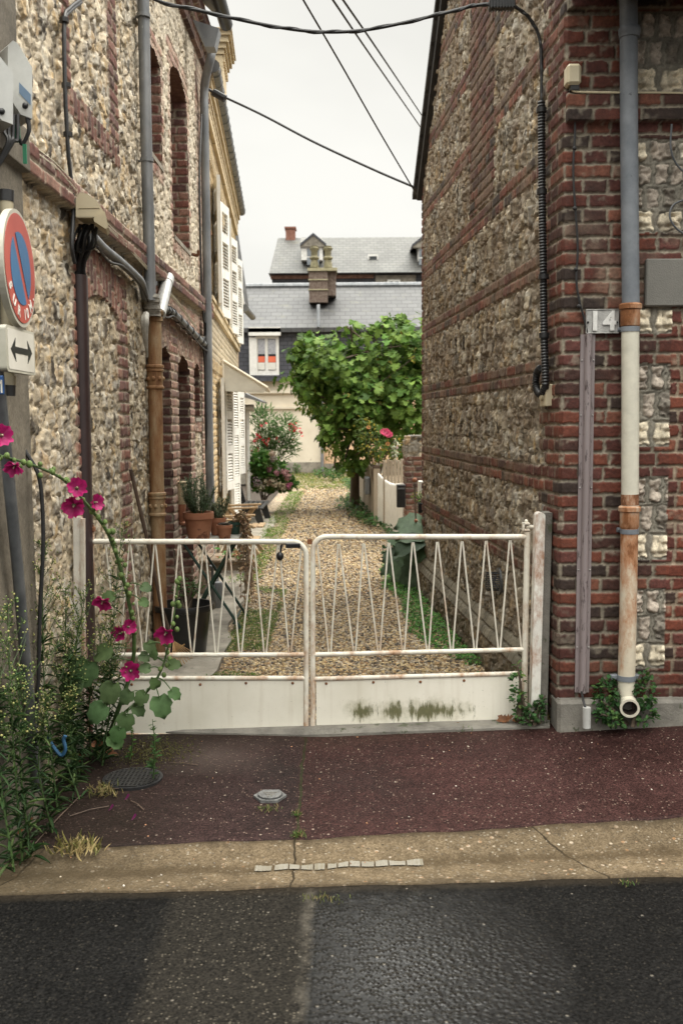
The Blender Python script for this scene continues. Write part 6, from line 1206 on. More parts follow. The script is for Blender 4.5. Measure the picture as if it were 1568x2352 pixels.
for a in ((1160, 1655, .055, 'largest curled brown leaf at the right end of the gate panel', 4.95), (1185, 1657, .05, 'curled brown leaf touching the climbing weed', 4.94), (1245, 1668, .05, 'pale brown leaf beside the foot of the right gate post'), (1048, 1668, .03, 'small brown leaf upright against the gate panel', 4.96), (985, 1676, .022, 'tiny brown leaf under the algae on the gate', 4.96), (868, 1681, .03, 'flat brown leaf under the middle of the right panel', 4.96)): deadleaf(*a)
for i, (x, y, lb) in enumerate(((225, 1718, 'brown dry leaf lying nearest the blue hose'), (250, 1735, 'dry brown leaf between hose and drain cover'), (190, 1745, 'dry brown leaf under the tall weeds'), (55, 1895, 'pale dry leaf at the bottom of the weed bed'), (30, 1920, 'brown leaf at the lower left corner of the pavement'))): deadleaf(x, y, .05, lb)
for i, (x, y, lb) in enumerate(((285, 1828, 'fallen magenta petal on the pavement below the drain cover'), (300, 1870, 'shrivelled purple petal near the gutter slab'), (248, 1850, 'dark fallen petal left of the dry stalks'))):
    p = atZ(x, y, .0); p[2] = float(gz(p[0], p[1])) + .004; m = MB(); m.leaf(p, (1, .2, .3), (0, -.3, 1), .028, .022, 'petal', -.5, .6); m.C = [(.16, .02, .10)] * len(m.V); tag(m.build('petal', MT['petal'], None, loc=p), lb, 'petal', 'fallen hollyhock petals')
m = MB()
for x0, y0, x1, y1 in ((388, 1752, 455, 1757), (300, 1830, 330, 1850), (210, 1812, 285, 1806), (160, 1862, 250, 1842), (80, 1920, 185, 1820)): a, b_ = atZ(x0, y0), atZ(x1, y1); a[2] = float(gz(a[0], a[1])) + .006; b_[2] = float(gz(b_[0], b_[1])) + .008; m.tube([a, (a + b_) / 2 + (0, .006, .004), b_], .0022, 5)
tag(m.build('dry_stalks', MT['darkwood'], None, loc=m.V[0]), kind='stuff')
# ---- ground cover
def carpet(name, keep, n, xr, yr, L, col, h=.03, kind='oval', W=.7, alt=None, pa=0.):
    x = rng.uniform(*xr, n); y = rng.uniform(*yr, n); k = keep(x, y); x, y = x[k], y[k]; n = len(x); hh2 = h * fbm(x, y, .25, 8) * 1.6; z = rng.random(n) * hh2 + .0
    D = rng.normal(size=(n, 3)) * (.7, .7, .2) + (0, 0, .35); l = rng.uniform(*L, n); tag(leaves(name, np.stack([x, y, z], 1), D, np.tile((0, -.2, 1.), (n, 1)), l, l * W, kind, vary(col, n, .35, alt, pa), MT['leaf']), kind='stuff')
wallx = lambda y: RA[0] + (y - FY) * RD[0] / RD[1]
nzf = lambda x, y: fbm(x, y, .35, 4)
carpet('clover', lambda x, y: (x < wallx(y) - .02) & (x > np.interp(y, [5.2, 6.4, 6.8, 7.8, 10.2, 12], [.78, .78, .60, .50, .40, .5]) + .22 * (nzf(x, y) - .45)) & ((y > 6.35) | (nzf(x, y) > .55)), 16000, (.2, 1.05), (5.25, 10.8), (.017, .030), (.075, .20, .040), .05, alt=(.13, .28, .06), pa=.25)
carpet('grass', lambda x, y: nzf(x, y) > np.interp(y, [5.3, 6, 9, 12, 20], [.50, .42, .46, .40, .35]), 9000, (-.84, -.52), (5.6, 9.6), (.012, .026), (.09, .17, .03), .03, 'lance', .3, (.19, .23, .06), .3)
carpet('grass', lambda x, y: (nzf(x, y) > .33) & (np.abs(x + .98) < .16), 5000, (-1.2, -.8), (9.6, 22), (.02, .06), (.10, .19, .03), .06, 'lance', .22, (.20, .25, .06), .3)
carpet('grass', lambda x, y: (nzf(x, y) > .42), 4500, (-1.6, .6), (23, 30), (.05, .11), (.12, .17, .035), .06, 'lance', .2, (.26, .24, .08), .3)
carpet('undergrowth', lambda x, y: (x > np.interp(y, [13, 14.5, 16.5, 18, 22, 26], [.70, .50, .12, -.05, .25, .0]) + .35 * (nzf(x, y) - .5)) , 5200, (-.2, .9), (13.2, 26), (.05, .10), (.045, .10, .028), .16, 'oval', .55, (.09, .15, .04), .25)
# ---- fig tree and friends
fig = thing('fig_tree', 'large fig tree with broad lobed leaves filling the end of the alley', 'tree', (.32, 18.4, 0))
FYd = 17.2
FB = [px(860, 850, FYd, 105, 95, .8), px(770, 830, FYd - .2, 70, 68, .6), px(930, 815, FYd - .3, 75, 72, .7), px(735, 880, FYd + .1, 58, 45, .5), px(850, 930, FYd - .4, 95, 70, .7), px(940, 920, FYd - .5, 60, 85, .7), px(800, 985, FYd - .1, 62, 60, .5), px(900, 1010, FYd - .2, 80, 55, .6), px(1010, 860, FYd, 70, 100, .8), px(772, 940, FYd - .2, 40, 40, .4), px(815, 1045, FYd - .2, 40, 45, .4), px(955, 1040, FYd - .2, 45, 50, .4)] + [px(x + random.uniform(-10, 6), y + random.uniform(-10, 6), FYd + random.uniform(-.6, .4), random.uniform(16, 36), random.uniform(14, 30), .3) for x, y in ((690, 812), (702, 790), (748, 762), (790, 748), (842, 752), (885, 744), (925, 748), (962, 742), (676, 862), (720, 905), (745, 955), (755, 1000), (700, 850))]
N = 5200; P, d = crown_points(FB, N, .25); kp = fbm(P[:, 0] + .6 * P[:, 1], P[:, 2] - .4 * P[:, 1], .34, 12) > .43; P, d = P[kp], d[kp]; N = len(P); l = rng.uniform(.09, .19, N); D = d * (1, 1, .3) + rng.normal(size=(N, 3)) * .5 + (0, -.25, -.55); U = d * .6 + (0, -.45, .9) + rng.normal(size=(N, 3)) * .3
lo_ = np.clip((P[:, 2] - 1.0) / 2.2, 0, 1)[:, None]; col = vary((.082, .155, .027), N, .42, (.155, .245, .048), .35); k = rng.random(N) < .012; col[k] = np.array((.30, .27, .05)) * rng.uniform(.7, 1.2, (k.sum(), 1)); leaves('crown', P, D, U, l, l * .92, 'lobed', col, MT['leaf'], fig)
m = MB(); root = np.array((.24, 18.2, -.05)); m.tube(spline([root, (.26, 18.1, .7), (.32, 18.0, 1.3)], 5), [.10, .08, .06], 10)
for b_ in FB: e = np.array(b_[:3]) + rng.normal(size=3) * .12; m.tube(spline([(.32, 18.0, 1.2), np.array((.32, 18.0, 1.3)) * .5 + e * .5 + (0, 0, .15), e], 6), [.05, .03, .012], 7)
for _ in range(26): i = rng.integers(0, N); j = rng.integers(0, len(FB)); m.tube(spline([np.array(FB[j][:3]), (np.array(FB[j][:3]) + P[i]) / 2 + (0, 0, .06), P[i]], 4), [.016, .006], 5)
m.build('trunk', MT['bark'], fig)
# fine drooping twigs at the left of the crown
wis = thing('trailing_vine', 'fine leaved vine trailing down at the left of the fig crown', 'vine', at(760, 1080, 18.2)); VB = [px(700, 875, 18, 34, 50, .3), px(716, 930, 18, 40, 26, .3), px(690, 850, 18, 22, 30, .3), px(760, 985, 18, 26, 70, .3), px(785, 1045, 18, 22, 45, .3), px(742, 940, 18, 30, 20, .3)]
N = 1500; P, d = crown_points(VB, N, .1); l = rng.uniform(.05, .10, N); leaves('foliage', P, rng.normal(size=(N, 3)) * .5 + (0, 0, -.8), rng.normal(size=(N, 3)) * .4 + (0, -.8, .5), l, l * .42, 'lance', vary((.10, .185, .035), N, .35, (.26, .29, .06), .3), MT['leaf'], wis); m = MB()
for b_ in VB: m.tube(spline([at(768, 1075, 18.2), at(775, 960, 18.1), np.array(b_[:3])], 6), [.02, .006], 6)
m.build('stem', MT['bark'], wis)
rs = clump('rose_bush', 'leggy yellowing rose bush with one pink bloom above the wooden fence', 'rose bush', at(862, 1120, 15.6), [px(850, 1010, 15.4, 40, 45, .3), px(880, 1040, 15.4, 36, 34, .3), px(835, 985, 15.5, 28, 30, .25), px(905, 1025, 15.3, 22, 30, .2)], 620, 'oval', (.035, .065), .6, vary((.075, .12, .03), 620, .35, (.33, .27, .05), .22), stems=14)
for x, y, r in ((886, 995, .06), (880, 993, .05), (893, 999, .05), (846, 982, .03), (890, 1020, .03)): bloom(at(x, y, 15.2), (.1, -.9, .4), r, 'flower', rs, (.62, .10, .20) if x > 850 and y < 1010 else (.5, .25, .1), 7)
wf = thing('white_flower_spike', 'white flower spike standing among the rose leaves', 'flower', at(908, 1060, 15.3)); P = np.array([at(908 + random.uniform(-6, 6), 1015 + i * 1.15, 15.2) + rng.normal(size=3) * .02 for i in range(45)]); balls('flower', P, rng.uniform(.012, .024, 45), vary((.62, .60, .50), 45, .15), MT['petal'], wf); m = MB(); m.tube([at(908, 1070, 15.3), at(908, 1012, 15.25)], .008, 6); m.build('stem', MT['stem'], wf)
OY = 19.0
ol = clump('oleander', 'narrow leaved oleander bush with red flowers against the cream wall', 'shrub', at(622, 1112, OY), [px(610, 985, OY, 30, 50, .35), px(600, 1030, OY, 28, 45, .35), px(655, 985, OY, 30, 38, .35), px(640, 1030, OY, 34, 36, .3), px(598, 955, OY, 16, 28, .2), px(668, 1020, OY, 18, 30, .2)], 1500, 'lance', (.09, .16), .17, vary((.10, .18, .065), 1500, .3, (.18, .27, .11), .3), up=.8, stems=12, shell=.15)
for q_, n in (((590, 1012), 12), ((597, 1000), 8), ((610, 1013), 8), ((613, 1022), 7), ((603, 975), 5), ((636, 1010), 5), ((668, 978), 9), ((676, 985), 7), ((684, 1000), 5), ((590, 1035), 5)):
    P = at(*q_, OY - .3) + rng.normal(size=(n, 3)) * .04; leaves('flower', P, rng.normal(size=(n, 3)), rng.normal(size=(n, 3)) + (0, -1, 0), np.full(n, .06), np.full(n, .055), 'petal', vary((.50, .05, .05), n, .25, (.60, .20, .18), .3), MT['petal'], ol)
HY = 17.4
hy = clump('hydrangea', 'round leaved hydrangea with pink and cream flower heads under the oleander', 'shrub', at(605, 1148, HY), [px(600, 1068, HY, 30, 30, .35), px(622, 1085, HY, 38, 32, .4), px(605, 1110, HY, 32, 26, .35), px(655, 1112, HY, 26, 18, .3)], 900, 'round', (.07, .12), .75, vary((.085, .19, .045), 900, .3, (.17, .28, .07), .3), stems=8, up=.9, shell=.65)
for i, (x, y, r, c) in enumerate(((591, 1107, 13, (.42, .34, .37)), (612, 1106, 11, (.50, .42, .30)), (621, 1104, 10, (.48, .40, .30)), (630, 1109, 13, (.50, .42, .30)), (648, 1117, 11, (.50, .42, .28)), (598, 1118, 11, (.46, .44, .30)), (663, 1115, 8, (.60, .20, .32)), (619, 1078, 7, (.60, .28, .36)), (634, 1086, 6, (.60, .30, .36)), (655, 1085, 9, (.55, .32, .32)), (660, 1094, 9, (.56, .34, .32)), (625, 1028 + 14, 9, (.55, .44, .34)), (627, 1052, 8, (.52, .44, .42)))):
    s = HY / FPX; c0 = at(x, y, HY - .35); n = 70; dd = rng.normal(size=(n, 3)); dd /= np.linalg.norm(dd, axis=1, keepdims=True); leaves('flower_head', c0 + dd * r * s * .8, rng.normal(size=(n, 3)), dd, np.full(n, .034), np.full(n, .034), 'petal', vary(c, n, .2), MT['petal'], hy)
clump('weed', 'small weed at the foot of the cream wall', 'weed', atZ(681, 1088, 0), [px(681, 1076, 29, 8, 10, .12)], 90, 'oval', (.05, .10), .5, vary((.10, .16, .06), 90))
clump('creeping_plant', 'green plants creeping at the foot of the peach wall', 'plant', at(745, 1095, 27), [px(740, 1085, 27, 22, 8, .4), px(770, 1090, 26, 20, 12, .4)], 260, 'oval', (.06, .12), .5, vary((.06, .12, .035), 260))
# big leaved plant behind the right leaf of the gate
gu = thing('gunnera', 'big leaved dark green plant at the back corner of the right house', 'plant', atZ(948, 1325, 0)); PP, DD, UU, LL = [], [], [], []
for x, y, Y, L, dx, dz, uz in ((985, 1225, 9.2, .32, -1, .05, .9), (970, 1240, 9.1, .30, -1, -.25, 1), (975, 1205, 9.5, .30, -1, .1, .6), (985, 1250, 9.1, .24, -.7, -.5, .8), (940, 1290, 9.4, .26, -.5, -.4, .7), (960, 1300, 9.3, .26, -.6, -.8, .5), (920, 1270, 9.5, .20, -.9, -.2, .7), (945, 1265, 9.5, .24, .3, -.6, .6), (930, 1250, 9.6, .22, -.6, .4, .4), (965, 1270, 9.3, .3, -.2, -1, .4), (905, 1300, 9.6, .16, -.8, -.3, .8), (975, 1310, 9.2, .22, -.5, -.7, .6)): PP.append(at(x, y, Y)); DD.append((dx, -.3, dz)); UU.append((.1, -.5, uz)); LL.append(L)
LL = np.array(LL); n = len(LL); leaves('leaves', np.array(PP), np.array(DD, float), np.array(UU, float), LL, LL * .8, 'round', vary((.05, .085, .045), n, .2, (.10, .15, .09), .25), MT['leaf_dull'], gu); m = MB(); b_ = atZ(958, 1330, 0)
for p in PP: m.tube(spline([b_, (b_ + p) / 2 + (0, 0, .05), p], 4), .008, 6)
m.build('stalk', MT['stem'], gu)
clump('bramble', 'dark leafy clump below the big leaved plant', 'plant', atZ(925, 1330, 0), [px(905, 1275, 9.8, 26, 30, .15), px(940, 1285, 9.6, 30, 30, .15), px(965, 1300, 9.4, 20, 30, .12)], 330, 'oval', (.04, .075), .6, vary((.035, .075, .03), 330, .3))
# ================================================================== things in the alley
pt = thing('black_planter', 'large black plastic planter by the left wall behind the gate', 'planter', (-1.08, 6.72, .016)); b_ = np.array((-1.08, 6.72, .016))
m = MB(); m.lathe([(.135, 0), (.145, .02), (.178, .29), (.182, .30), (.205, .305), (.208, .33), (.205, .345), (.188, .345), (.182, .30), (.16, .27)], b_, 36); m.build('pot', MT['blackgloss'], pt); m = MB(); m.lathe([(.165, .255), (.165, .27)], b_, 24); m.build('soil', MT['soil'], pt)
clump('shrub', 'small leafy shrub growing in the black planter', 'shrub', b_ + (0, 0, .27), [px(432, 1345, 6.75, 22, 20, .06), px(415, 1362, 6.75, 22, 12, .06), px(452, 1355, 6.75, 12, 14, .05)], 120, 'oval', (.022, .042), .55, vary((.06, .11, .035), 120, .3), stems=10)
rk = thing('leaf_rake', 'leaf rake with a long dark handle leaning on the left wall', 'rake', at(412, 1520, 6.3)); m = MB(); m.tube([at(300, 1078, 5.92), at(345, 1270, 6.05), at(372, 1400, 6.16), at(398, 1475, 6.22)], .0115, 8); m.build('handle', MT['darkwood'], rk); m = MB(); a = at(398, 1472, 6.22)
for k in range(11): e = at(396 + k * 5.6, 1532 - abs(k - 3) * 4.2, 6.12); m.tube(spline([a, a + (e - a) * .85 + (0, -.01, 0), e + (0, .0, -.005)], 4), .0026, 5)
m.tube([at(404, 1492, 6.18), at(424, 1480, 6.18)], .004, 5); m.build('tines', pm('rake_tines', (.30, .17, .07), (.40, .26, .12), 20, .5, .1, 60, .3), rk)
m = MB(); 
tbZ = .70; tx0, tx1, ty0, ty1 = -1.22, -.80, 7.45, 8.05
tb = thing('folding_table', 'dark green folding metal table carrying the flower pots', 'table', (-1.0, 7.75, .016)); m = MB(); m.box((tx0, ty0, tbZ - .02), (tx1, ty1, tbZ), .005); m.build('tabletop', pm('tabletop_grey', (.20, .20, .17), (.28, .28, .25), 9, .5, .1, 60), tb)
for y in (ty0 + .05, ty1 - .05):
    for a, c in ((tx0 + .02, tx1 + .02), (tx1 - .02, tx0 + .02)): m = MB(); m.tube([(a, y, tbZ - .02), (c, y + .015 * (1 if a < c else -1), .018)], .011, 8); m.build('leg', MT['green'], tb)
for x in (tx0 + .06, tx1 - .03): m = MB(); m.tube([(x, ty0 + .04, .06), (x, ty1 - .04, .06)], .009, 8); m.build('stretcher', MT['green'], tb)
def pot(name, label, c, r, h, mat, group='pots on the folding table'):
    c = np.asarray(c, float); t = thing(name, label, 'flower pot', c, group); m = MB(); m.lathe([(r * .66, 0), (r * .70, .004), (r * .92, h * .76), (r * 1.0, h * .77), (r * 1.0, h), (r * .90, h), (r * .86, h * .8), (r * .6, h * .75)], c, 28); m.build('pot', mat, t); m = MB(); m.lathe([(r * .86, h * .86), (r * .86, h * .89)], c, 20); m.build('soil', MT['soil'], t); return t
def tp_at(x, Y): p = at(x, 1243, Y); return np.array((p[0], Y, tbZ))
pA = tp_at(457, 7.62); pot('flower_pot', 'largest terracotta pot, stained with damp, on the folding table', pA, .118, .205, MT['terra']); pB = tp_at(516, 7.62); pot('flower_pot', 'small terracotta pot with a grey succulent, nearest the table edge', pB, .062, .105, MT['terra']); pC = tp_at(500, 7.86); pot('flower_pot', 'terracotta pot half hidden behind the small succulent pot', pC, .07, .14, MT['terra']); pD = tp_at(540, 7.92); pot('flower_pot', 'dark green pot at the right end of the folding table', pD, .055, .10, MT['green'])
def sprigs(name, label, base, n, h, spread, col, L=.018):
    t = thing(name, label, 'plant', base); m = MB(); PP, DD = [], []
    for i in range(n):
        a = random.random() * 6.283; e = base + np.array((math.cos(a) * spread * random.random(), math.sin(a) * spread * random.random(), h * random.uniform(.4, 1.0))); S = spline([base + np.array((math.cos(a) * .03, math.sin(a) * .03, 0)), (base + e) / 2 + (math.cos(a) * .03, math.sin(a) * .03, 0), e], 6); m.tube(S, [.003, .0012], 5)
        for p in S[2:]:
            for _ in range(9): PP.append(np.array(p) + rng.normal(size=3) * .006); DD.append(rng.normal(size=3) * .7 + (0, 0, .8))
    m.build('stem', MT['stem'], t); n = len(PP); l = rng.uniform(.7, 1.3, n) * L; leaves('leaves', np.array(PP), np.array(DD), np.tile((0, -.3, 1.), (n, 1)), l, l * .2 + .001, 'lance', vary(col, n, .3), MT['leaf_dull'], t)
sprigs('rosemary', 'rosemary growing in the largest terracotta pot', pA + (0, 0, .19), 34, .30, .15, (.10, .135, .075), .022); sprigs('herb', 'grey green herb in the half hidden terracotta pot', pC + (0, 0, .13), 22, .17, .12, (.12, .14, .08), .02)
su = thing('succulent', 'grey rosette succulent in the small terracotta pot', 'succulent', pB + (0, 0, .10)); n = 40; a = np.arange(n) * 2.4; f = np.arange(n) / n; leaves('leaves', np.tile(pB + (0, 0, .10), (n, 1)), np.stack([np.cos(a), np.sin(a), .3 + 1.2 * f], 1), np.tile((0, 0, 1.), (n, 1)), .055 * (1.2 - .7 * f), .03 * (1.2 - .7 * f), 'oval', vary((.17, .15, .125), n, .2), MT['leaf_dull'], su)
dr = thing('dried_plant', 'withered tan plant trailing from the green pot', 'plant', pD + (0, 0, .09)); m = MB(); PP, DD = [], []
for i in range(26):
    e = pD + np.array((random.uniform(.0, .14), random.uniform(-.08, .06), -random.uniform(.1, .62) if i > 6 else .06)); S = spline([pD + (0, 0, .09), pD + (random.uniform(.03, .1), random.uniform(-.03, .03), .12), e], 7); m.tube(S, .0022, 5)
    for p in S[2:]:
        for _ in range(3): PP.append(np.array(p) + rng.normal(size=3) * .008); DD.append(rng.normal(size=3) + (0, 0, -.6))
m.build('stem', MT['wood'], dr); n = len(PP); l = rng.uniform(.02, .05, n); leaves('leaves', np.array(PP), np.array(DD), rng.normal(size=(n, 3)), l, l * .45, 'oval', vary((.36, .25, .15), n, .3), MT['leaf_dull'], dr)
bs = thing('wicker_flask', 'wicker wrapped flask with a terracotta base hung on the brick reveal', 'flask', at(425, 1205, 7.9)); c = at(424, 1158, 7.88); c[0] = XL + .03; m = MB(); pr = []
for i in range(34): pr.append((.036 + .010 * i / 34 + (.003 if i % 2 else 0), i * .0050))
m.lathe(pr + [(.050, .172), (.052, .178), (.044, .182)], c, 16); m.build('wicker', pm('wicker', (.34, .26, .15), (.48, .39, .25), 50, .7, .3, 120), bs); m = MB(); m.lathe([(.020, -.14), (.024, -.13), (.036, -.02), (.037, 0)], c, 14); m.ball(c - (0, 0, .15), .026, 6, (1.2, 1, .7)); m.build('base', MT['terra'], bs)
wc = thing('watering_can', 'grey metal watering can standing under the folding table', 'watering can', at(498, 1400, 8.35) * (1, 1, 0) + (0, 0, .016)); b_ = np.array(wc.location); m = MB(); m.lathe([(.055, 0), (.058, .01), (.052, .21), (.046, .225), (.03, .23)], b_, 22); m.build('body', MT['zinc'], wc); m = MB(); m.tube(spline([b_ + (-.01, -.05, .06), b_ + (-.015, -.11, .2), b_ + (-.015, -.14, .36)], 5), [.022, .012], 10); m.lathe([(.012, 0), (.022, .03)], b_ + (-.015, -.145, .36), 12, axis=(0, -.2, 1)); m.build('spout', MT['zinc'], wc); m = MB(); m.tube(spline([b_ + (0, .03, .23), b_ + (.0, .1, .29), b_ + (0, .12, .15), b_ + (0, .055, .06)], 6), .007, 8); m.build('handle', MT['zinc'], wc)
stl = thing('wooden_stool', 'low weathered wooden stool behind the watering can', 'stool', (-1.1, 9.2, .016)); m = MB()
for k in range(4): m.box((-1.33 + k * .125, 8.95, .32), (-1.22 + k * .125, 9.45, .345), .004)
m.build('seat', MT['wood'], stl)
for x in (-1.30, -.89):
    for y in (9.0, 9.4): m = MB(); m.box((x, y, .016), (x + .04, y + .04, .32), .004); m.build('leg', MT['wood'], stl)
m = MB(); m.box((-1.26, 9.0, .24), (-.89, 9.03, .318)); m.build('apron', MT['wood'], stl, smooth_=False)
lf = thing('plant', 'bright leafy plant lying on the low wooden stool', 'plant', (-1.0, 9.1, .35)); n = 40; P = np.array((-1.0, 9.1, .36)) + rng.normal(size=(n, 3)) * (.08, .06, .03); P[:, 2] = np.maximum(P[:, 2], .352); leaves('leaves', P, rng.normal(size=(n, 3)) * (.8, .8, .5), np.tile((0, -.4, 1.), (n, 1)), rng.uniform(.05, .09, n), rng.uniform(.02, .04, n), 'oval', vary((.07, .17, .04), n, .3, (.40, .20, .09), .3), MT['leaf'], lf)
def dchair(ox, oy, label):
    t = thing('deck_chair', label, 'deck chair', (ox, oy, .016), 'folding wooden chairs by the left wall'); o = np.array((ox, oy, 0)); g = lambda x, y, z: o + (x, y, z)
    for s in (0, .46):
        m = MB(); m.bar(g(-.34, s, .58), g(.20, s, .60), .05, .022, (0, 1, 0), .004); m.build('armrest', MT['woodfur'], t)
        m = MB(); m.bar(g(.22, s, .02), g(-.22, s, .62), .024, .045, (0, 1, 0), .004); m.build('leg', MT['woodfur'], t)
        m = MB(); m.bar(g(-.26, s + .03, .02), g(.14, s + .03, .59), .024, .045, (0, 1, 0), .004); m.build('leg', MT['woodfur'], t)
    m = MB()
    for k in range(6): m.box(g(-.24 + k * .085, .03, .33 + .006 * k), g(-.17 + k * .085, .46, .348 + .006 * k), .003)
    m.build('seat', MT['woodfur'], t); m = MB()
    for k in range(7): m.bar(g(-.27 - .022 * k, .03, .42 + .075 * k), g(-.27 - .022 * k, .46, .42 + .075 * k), .05, .014, (.3, 0, 1))
    m.build('backrest', MT['woodfur'], t)
dchair(-1.12, 10.1, 'teak folding chair with slatted seat nearest the gate'); dchair(-1.17, 11.5, 'teak folding chair half hidden, nearest the black bench')
bn = thing('garden_bench', 'black slatted garden bench against the yellow house wall', 'bench', (-1.4, 15.2, .016)); m = MB(); bx0, bx1, by0, by1 = -1.60, -1.17, 14.7, 16.1
for k in range(5): m.box((bx0 + .06 + k * .078, by0, .29), (bx0 + .12 + k * .078, by1, .312), .004)
m.build('seat', MT['benchblack'], bn); m = MB()
for k in range(4): m.box((bx0 - .02 - k * .02, by0, .38 + k * .075), (bx0 - .0 - k * .02, by1, .43 + k * .075), .004)
m.build('backrest', MT['benchblack'], bn)
for y in (by0 + .05, by1 - .1):
    m = MB(); m.prism([(bx0 - .1, y, .66), (bx0 - .04, y, .66), (bx0 + .06, y, .29), (bx1 - .04, y, .29), (bx1 + .03, y, .016), (bx1 - .06, y, .016), (bx1 - .12, y, .17), (bx0 + .2, y, .20), (bx0 + .08, y, .016), (bx0 - .04, y, .016), (bx0 - .01, y, .26)], (0, 0, 0), (0, .06, 0)); m.build('end_frame', MT['benchblack'], bn, smooth_=False)
# right side: fences, pillar, boxes
fe = thing('wooden_fence', 'weathered vertical board fence along the right of the gravel', 'fence', (.42, 17.5, 0)); m = MB(); A, Bq = np.array((.545, 15.3, 0)), np.array((.30, 20.6, 0)); d = unit(Bq - A); n_ = np.cross(d, (0, 0, 1)); L = np.linalg.norm(Bq - A); k = 0; s = .06
while s < L: h = .80 + .035 * math.sin(k * 1.7) ; m.obox(A + d * s + (0, 0, h / 2), d, n_, (0, 0, 1), .048, .011, h / 2, .003); s += .104; k += 1
m.build('boards', MT['woodgrey'], fe); m = MB(); m.obox(A + (0, 0, .42), d, n_, (0, 0, 1), .05, .05, .44, .006); m.build('post', MT['woodgrey'], fe); m = MB(); m.obox(A + (0, 0, .885), d, n_, (0, 0, 1), .056, .056, .025, .006); m.build('post_cap', MT['darkwood'], fe)
fg = thing('picket_gate', 'white picket gate with rounded board tops beside the brick pillar', 'gate', (.65, 14, 0)); A, Bq = np.array((.56, 15.1, 0)), np.array((.79, 12.6, 0)); d = unit(Bq - A); n_ = np.cross(d, (0, 0, 1)); L = np.linalg.norm(Bq - A); s = .06; k = 0; m = MB()
while s < L - .05:
    h = .80 - .07 * math.sin(math.pi * min(1, s / L)); P0 = A + d * s; w = .052; poly = [P0 - d * w + (0, 0, .06), P0 + d * w + (0, 0, .06), P0 + d * w + (0, 0, h - .03), P0 + d * w * .6 + (0, 0, h), P0 - d * w * .6 + (0, 0, h), P0 - d * w + (0, 0, h - .03)]; m.prism(poly, tuple(n_ * -.01), tuple(n_ * .01)); s += .125; k += 1
m.build('pickets', MT['whitewood'], fg, smooth_=False); m = MB(); m.obox((A + Bq) / 2 - n_ * .022 + (0, 0, .26), d, n_, (0, 0, 1), L / 2, .011, .19); m.build('lower_panel', MT['whitewood'], fg, smooth_=False)
bpil = thing('brick_pillar', 'brick gate pillar with a flint top beside the white picket gate', 'pillar', (.95, 12.6, 0)); b_ = np.array((.80, 12.35, 0))
def lay_p(L_): L_.put(L_.U > -1, brick(L_.U, L_.V, 44, pal=PAL_OLD * .75, mcol=(.28, .25, .2))); h, c = flint(L_.U, L_.V, .13, 1, 5, .14, (.17, .155, .13)); L_.put(L_.V > 1.14, (h, c))
relief('face', bpil, b_, (1, 0, 0), (0, -1, 0), 0, .45, -.02, 1.40, .01, .01, lay_p); relief('face', bpil, b_, (0, 1, 0), (-1, 0, 0), 0, .42, -.02, 1.34, .02, .01, lay_p); m = MB(); m.prism([(.79, 12.34, 1.33), (.86, 12.34, 1.405), (1.26, 12.34, 1.405), (1.26, 12.34, 1.38), (.87, 12.34, 1.38), (.80, 12.34, 1.31)], (0, 0, 0), (0, .44, 0)); m.build('coping', MT['concgrey'], bpil, smooth_=False)
mbx = thing('letter_box', 'black letter box fixed to the brick pillar', 'letter box', at(921, 1165, 12.2)); m = MB(); m.box(at(911, 1166, 12.15), at(931, 1113, 12.15) + (0, .1, 0), .006); m.build('case', MT['blackgloss'], mbx); m = MB(); m.box(at(913, 1124, 12.143), at(929, 1120, 12.143) + (0, .008, 0)); m.build('slot', MT['steel'], mbx, smooth_=False)
gb = thing('letter_box', 'grey letter box on the weathered board fence', 'letter box', (.44, 16.6, .45)); m = MB(); m.box((.39, 16.3, .38), (.47, 16.7, .66), .01); m.build('case', MT['zinc'], gb); m = MB(); m.box((.384, 16.35, .58), (.392, 16.65, .60)); m.build('slot', MT['black'], gb, smooth_=False)
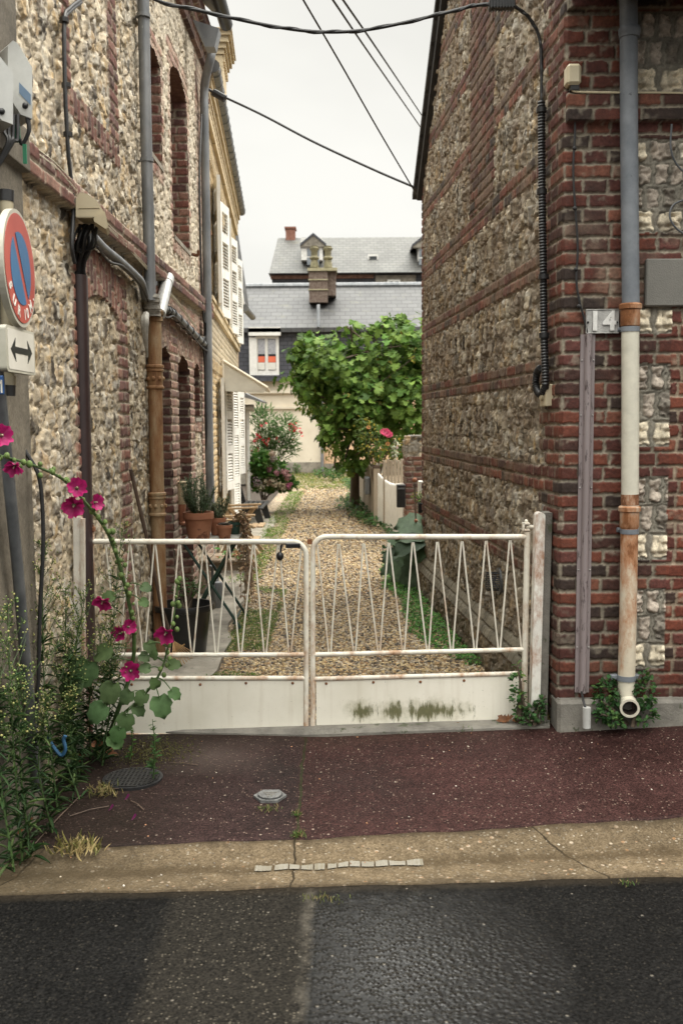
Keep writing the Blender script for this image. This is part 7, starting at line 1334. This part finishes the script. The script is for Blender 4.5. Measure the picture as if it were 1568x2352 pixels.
me_ = thing('meter_box', 'white meter cabinet behind the far corner of the right house', 'meter box', at(972, 1160, 10.2)); m = MB(); m.box(at(961, 1142, 10.2), at(992, 1105, 10.2) + (0, .12, 0), .006); m.build('case', MT['whitepl'], me_)
wp = thing('drainpipe', 'white drainpipe at the far corner of the right house', 'drainpipe', at(983, 1330, 9.6)); m = MB(); m.tube([at(979, 1115, 9.5), at(981, 1085, 9.5), at(983, 1000, 9.5), at(984, 870, 9.5), at(990, 845, 9.5)], .022, 10); m.build('pipe', MT['whitepl'], wp)
pb_ = thing('planter_box', 'dark hanging planter box at the far corner of the right house', 'planter', at(970, 1180, 9.7)); a = at(957, 1176, 9.7); m = MB(); a, b2 = at(960, 1180, 9.7), at(990, 1155, 9.7); m.box(a, b2 + (0, .16, 0), .008); m.build('trough', MT['blackgloss'], pb_)
clump('planter_flowers', 'yellow green seedlings spilling from the hanging planter box', 'plant', at(972, 1155, 9.75), [px(965, 1142, 9.75, 16, 14, .07), px(980, 1148, 9.75, 10, 8, .06), px(952, 1138, 9.75, 7, 9, .05)], 170, 'oval', (.018, .035), .5, vary((.12, .20, .045), 170, .3, (.35, .16, .06), .07))
ds = thing('dry_flower_stalk', 'dead flower stalk rising in front of the planter box', 'plant', atZ(955, 1318, 0)); m = MB(); m.tube(spline([at(958, 1260, 9.3), at(954, 1180, 9.3), at(952, 1110, 9.3)], 5), .008, 6); m.build('stalk', MT['bark'], ds); m = MB(); m.ball(at(952, 1102, 9.3), .022, 6); m.ball(at(955, 1196, 9.28), .018, 6); m.build('seed_head', MT['terra'], ds)
fp2 = thing('picket_fence', 'grey garden picket fence behind the brick pillar', 'fence', (.85, 14.2, 0)); m = MB()
for k in range(8): p = at(883 + k * 8, 1110, 14.3); m.box((p[0] - .022, 14.3, 0), (p[0] + .022, 14.32, 1.02 + .02 * (k % 2)), .004)
m.build('pickets', MT['woodgrey'], fp2); m = MB(); m.box((.6, 14.325, .8), (1.1, 14.345, .86)); m.build('rail', MT['woodgrey'], fp2, smooth_=False)
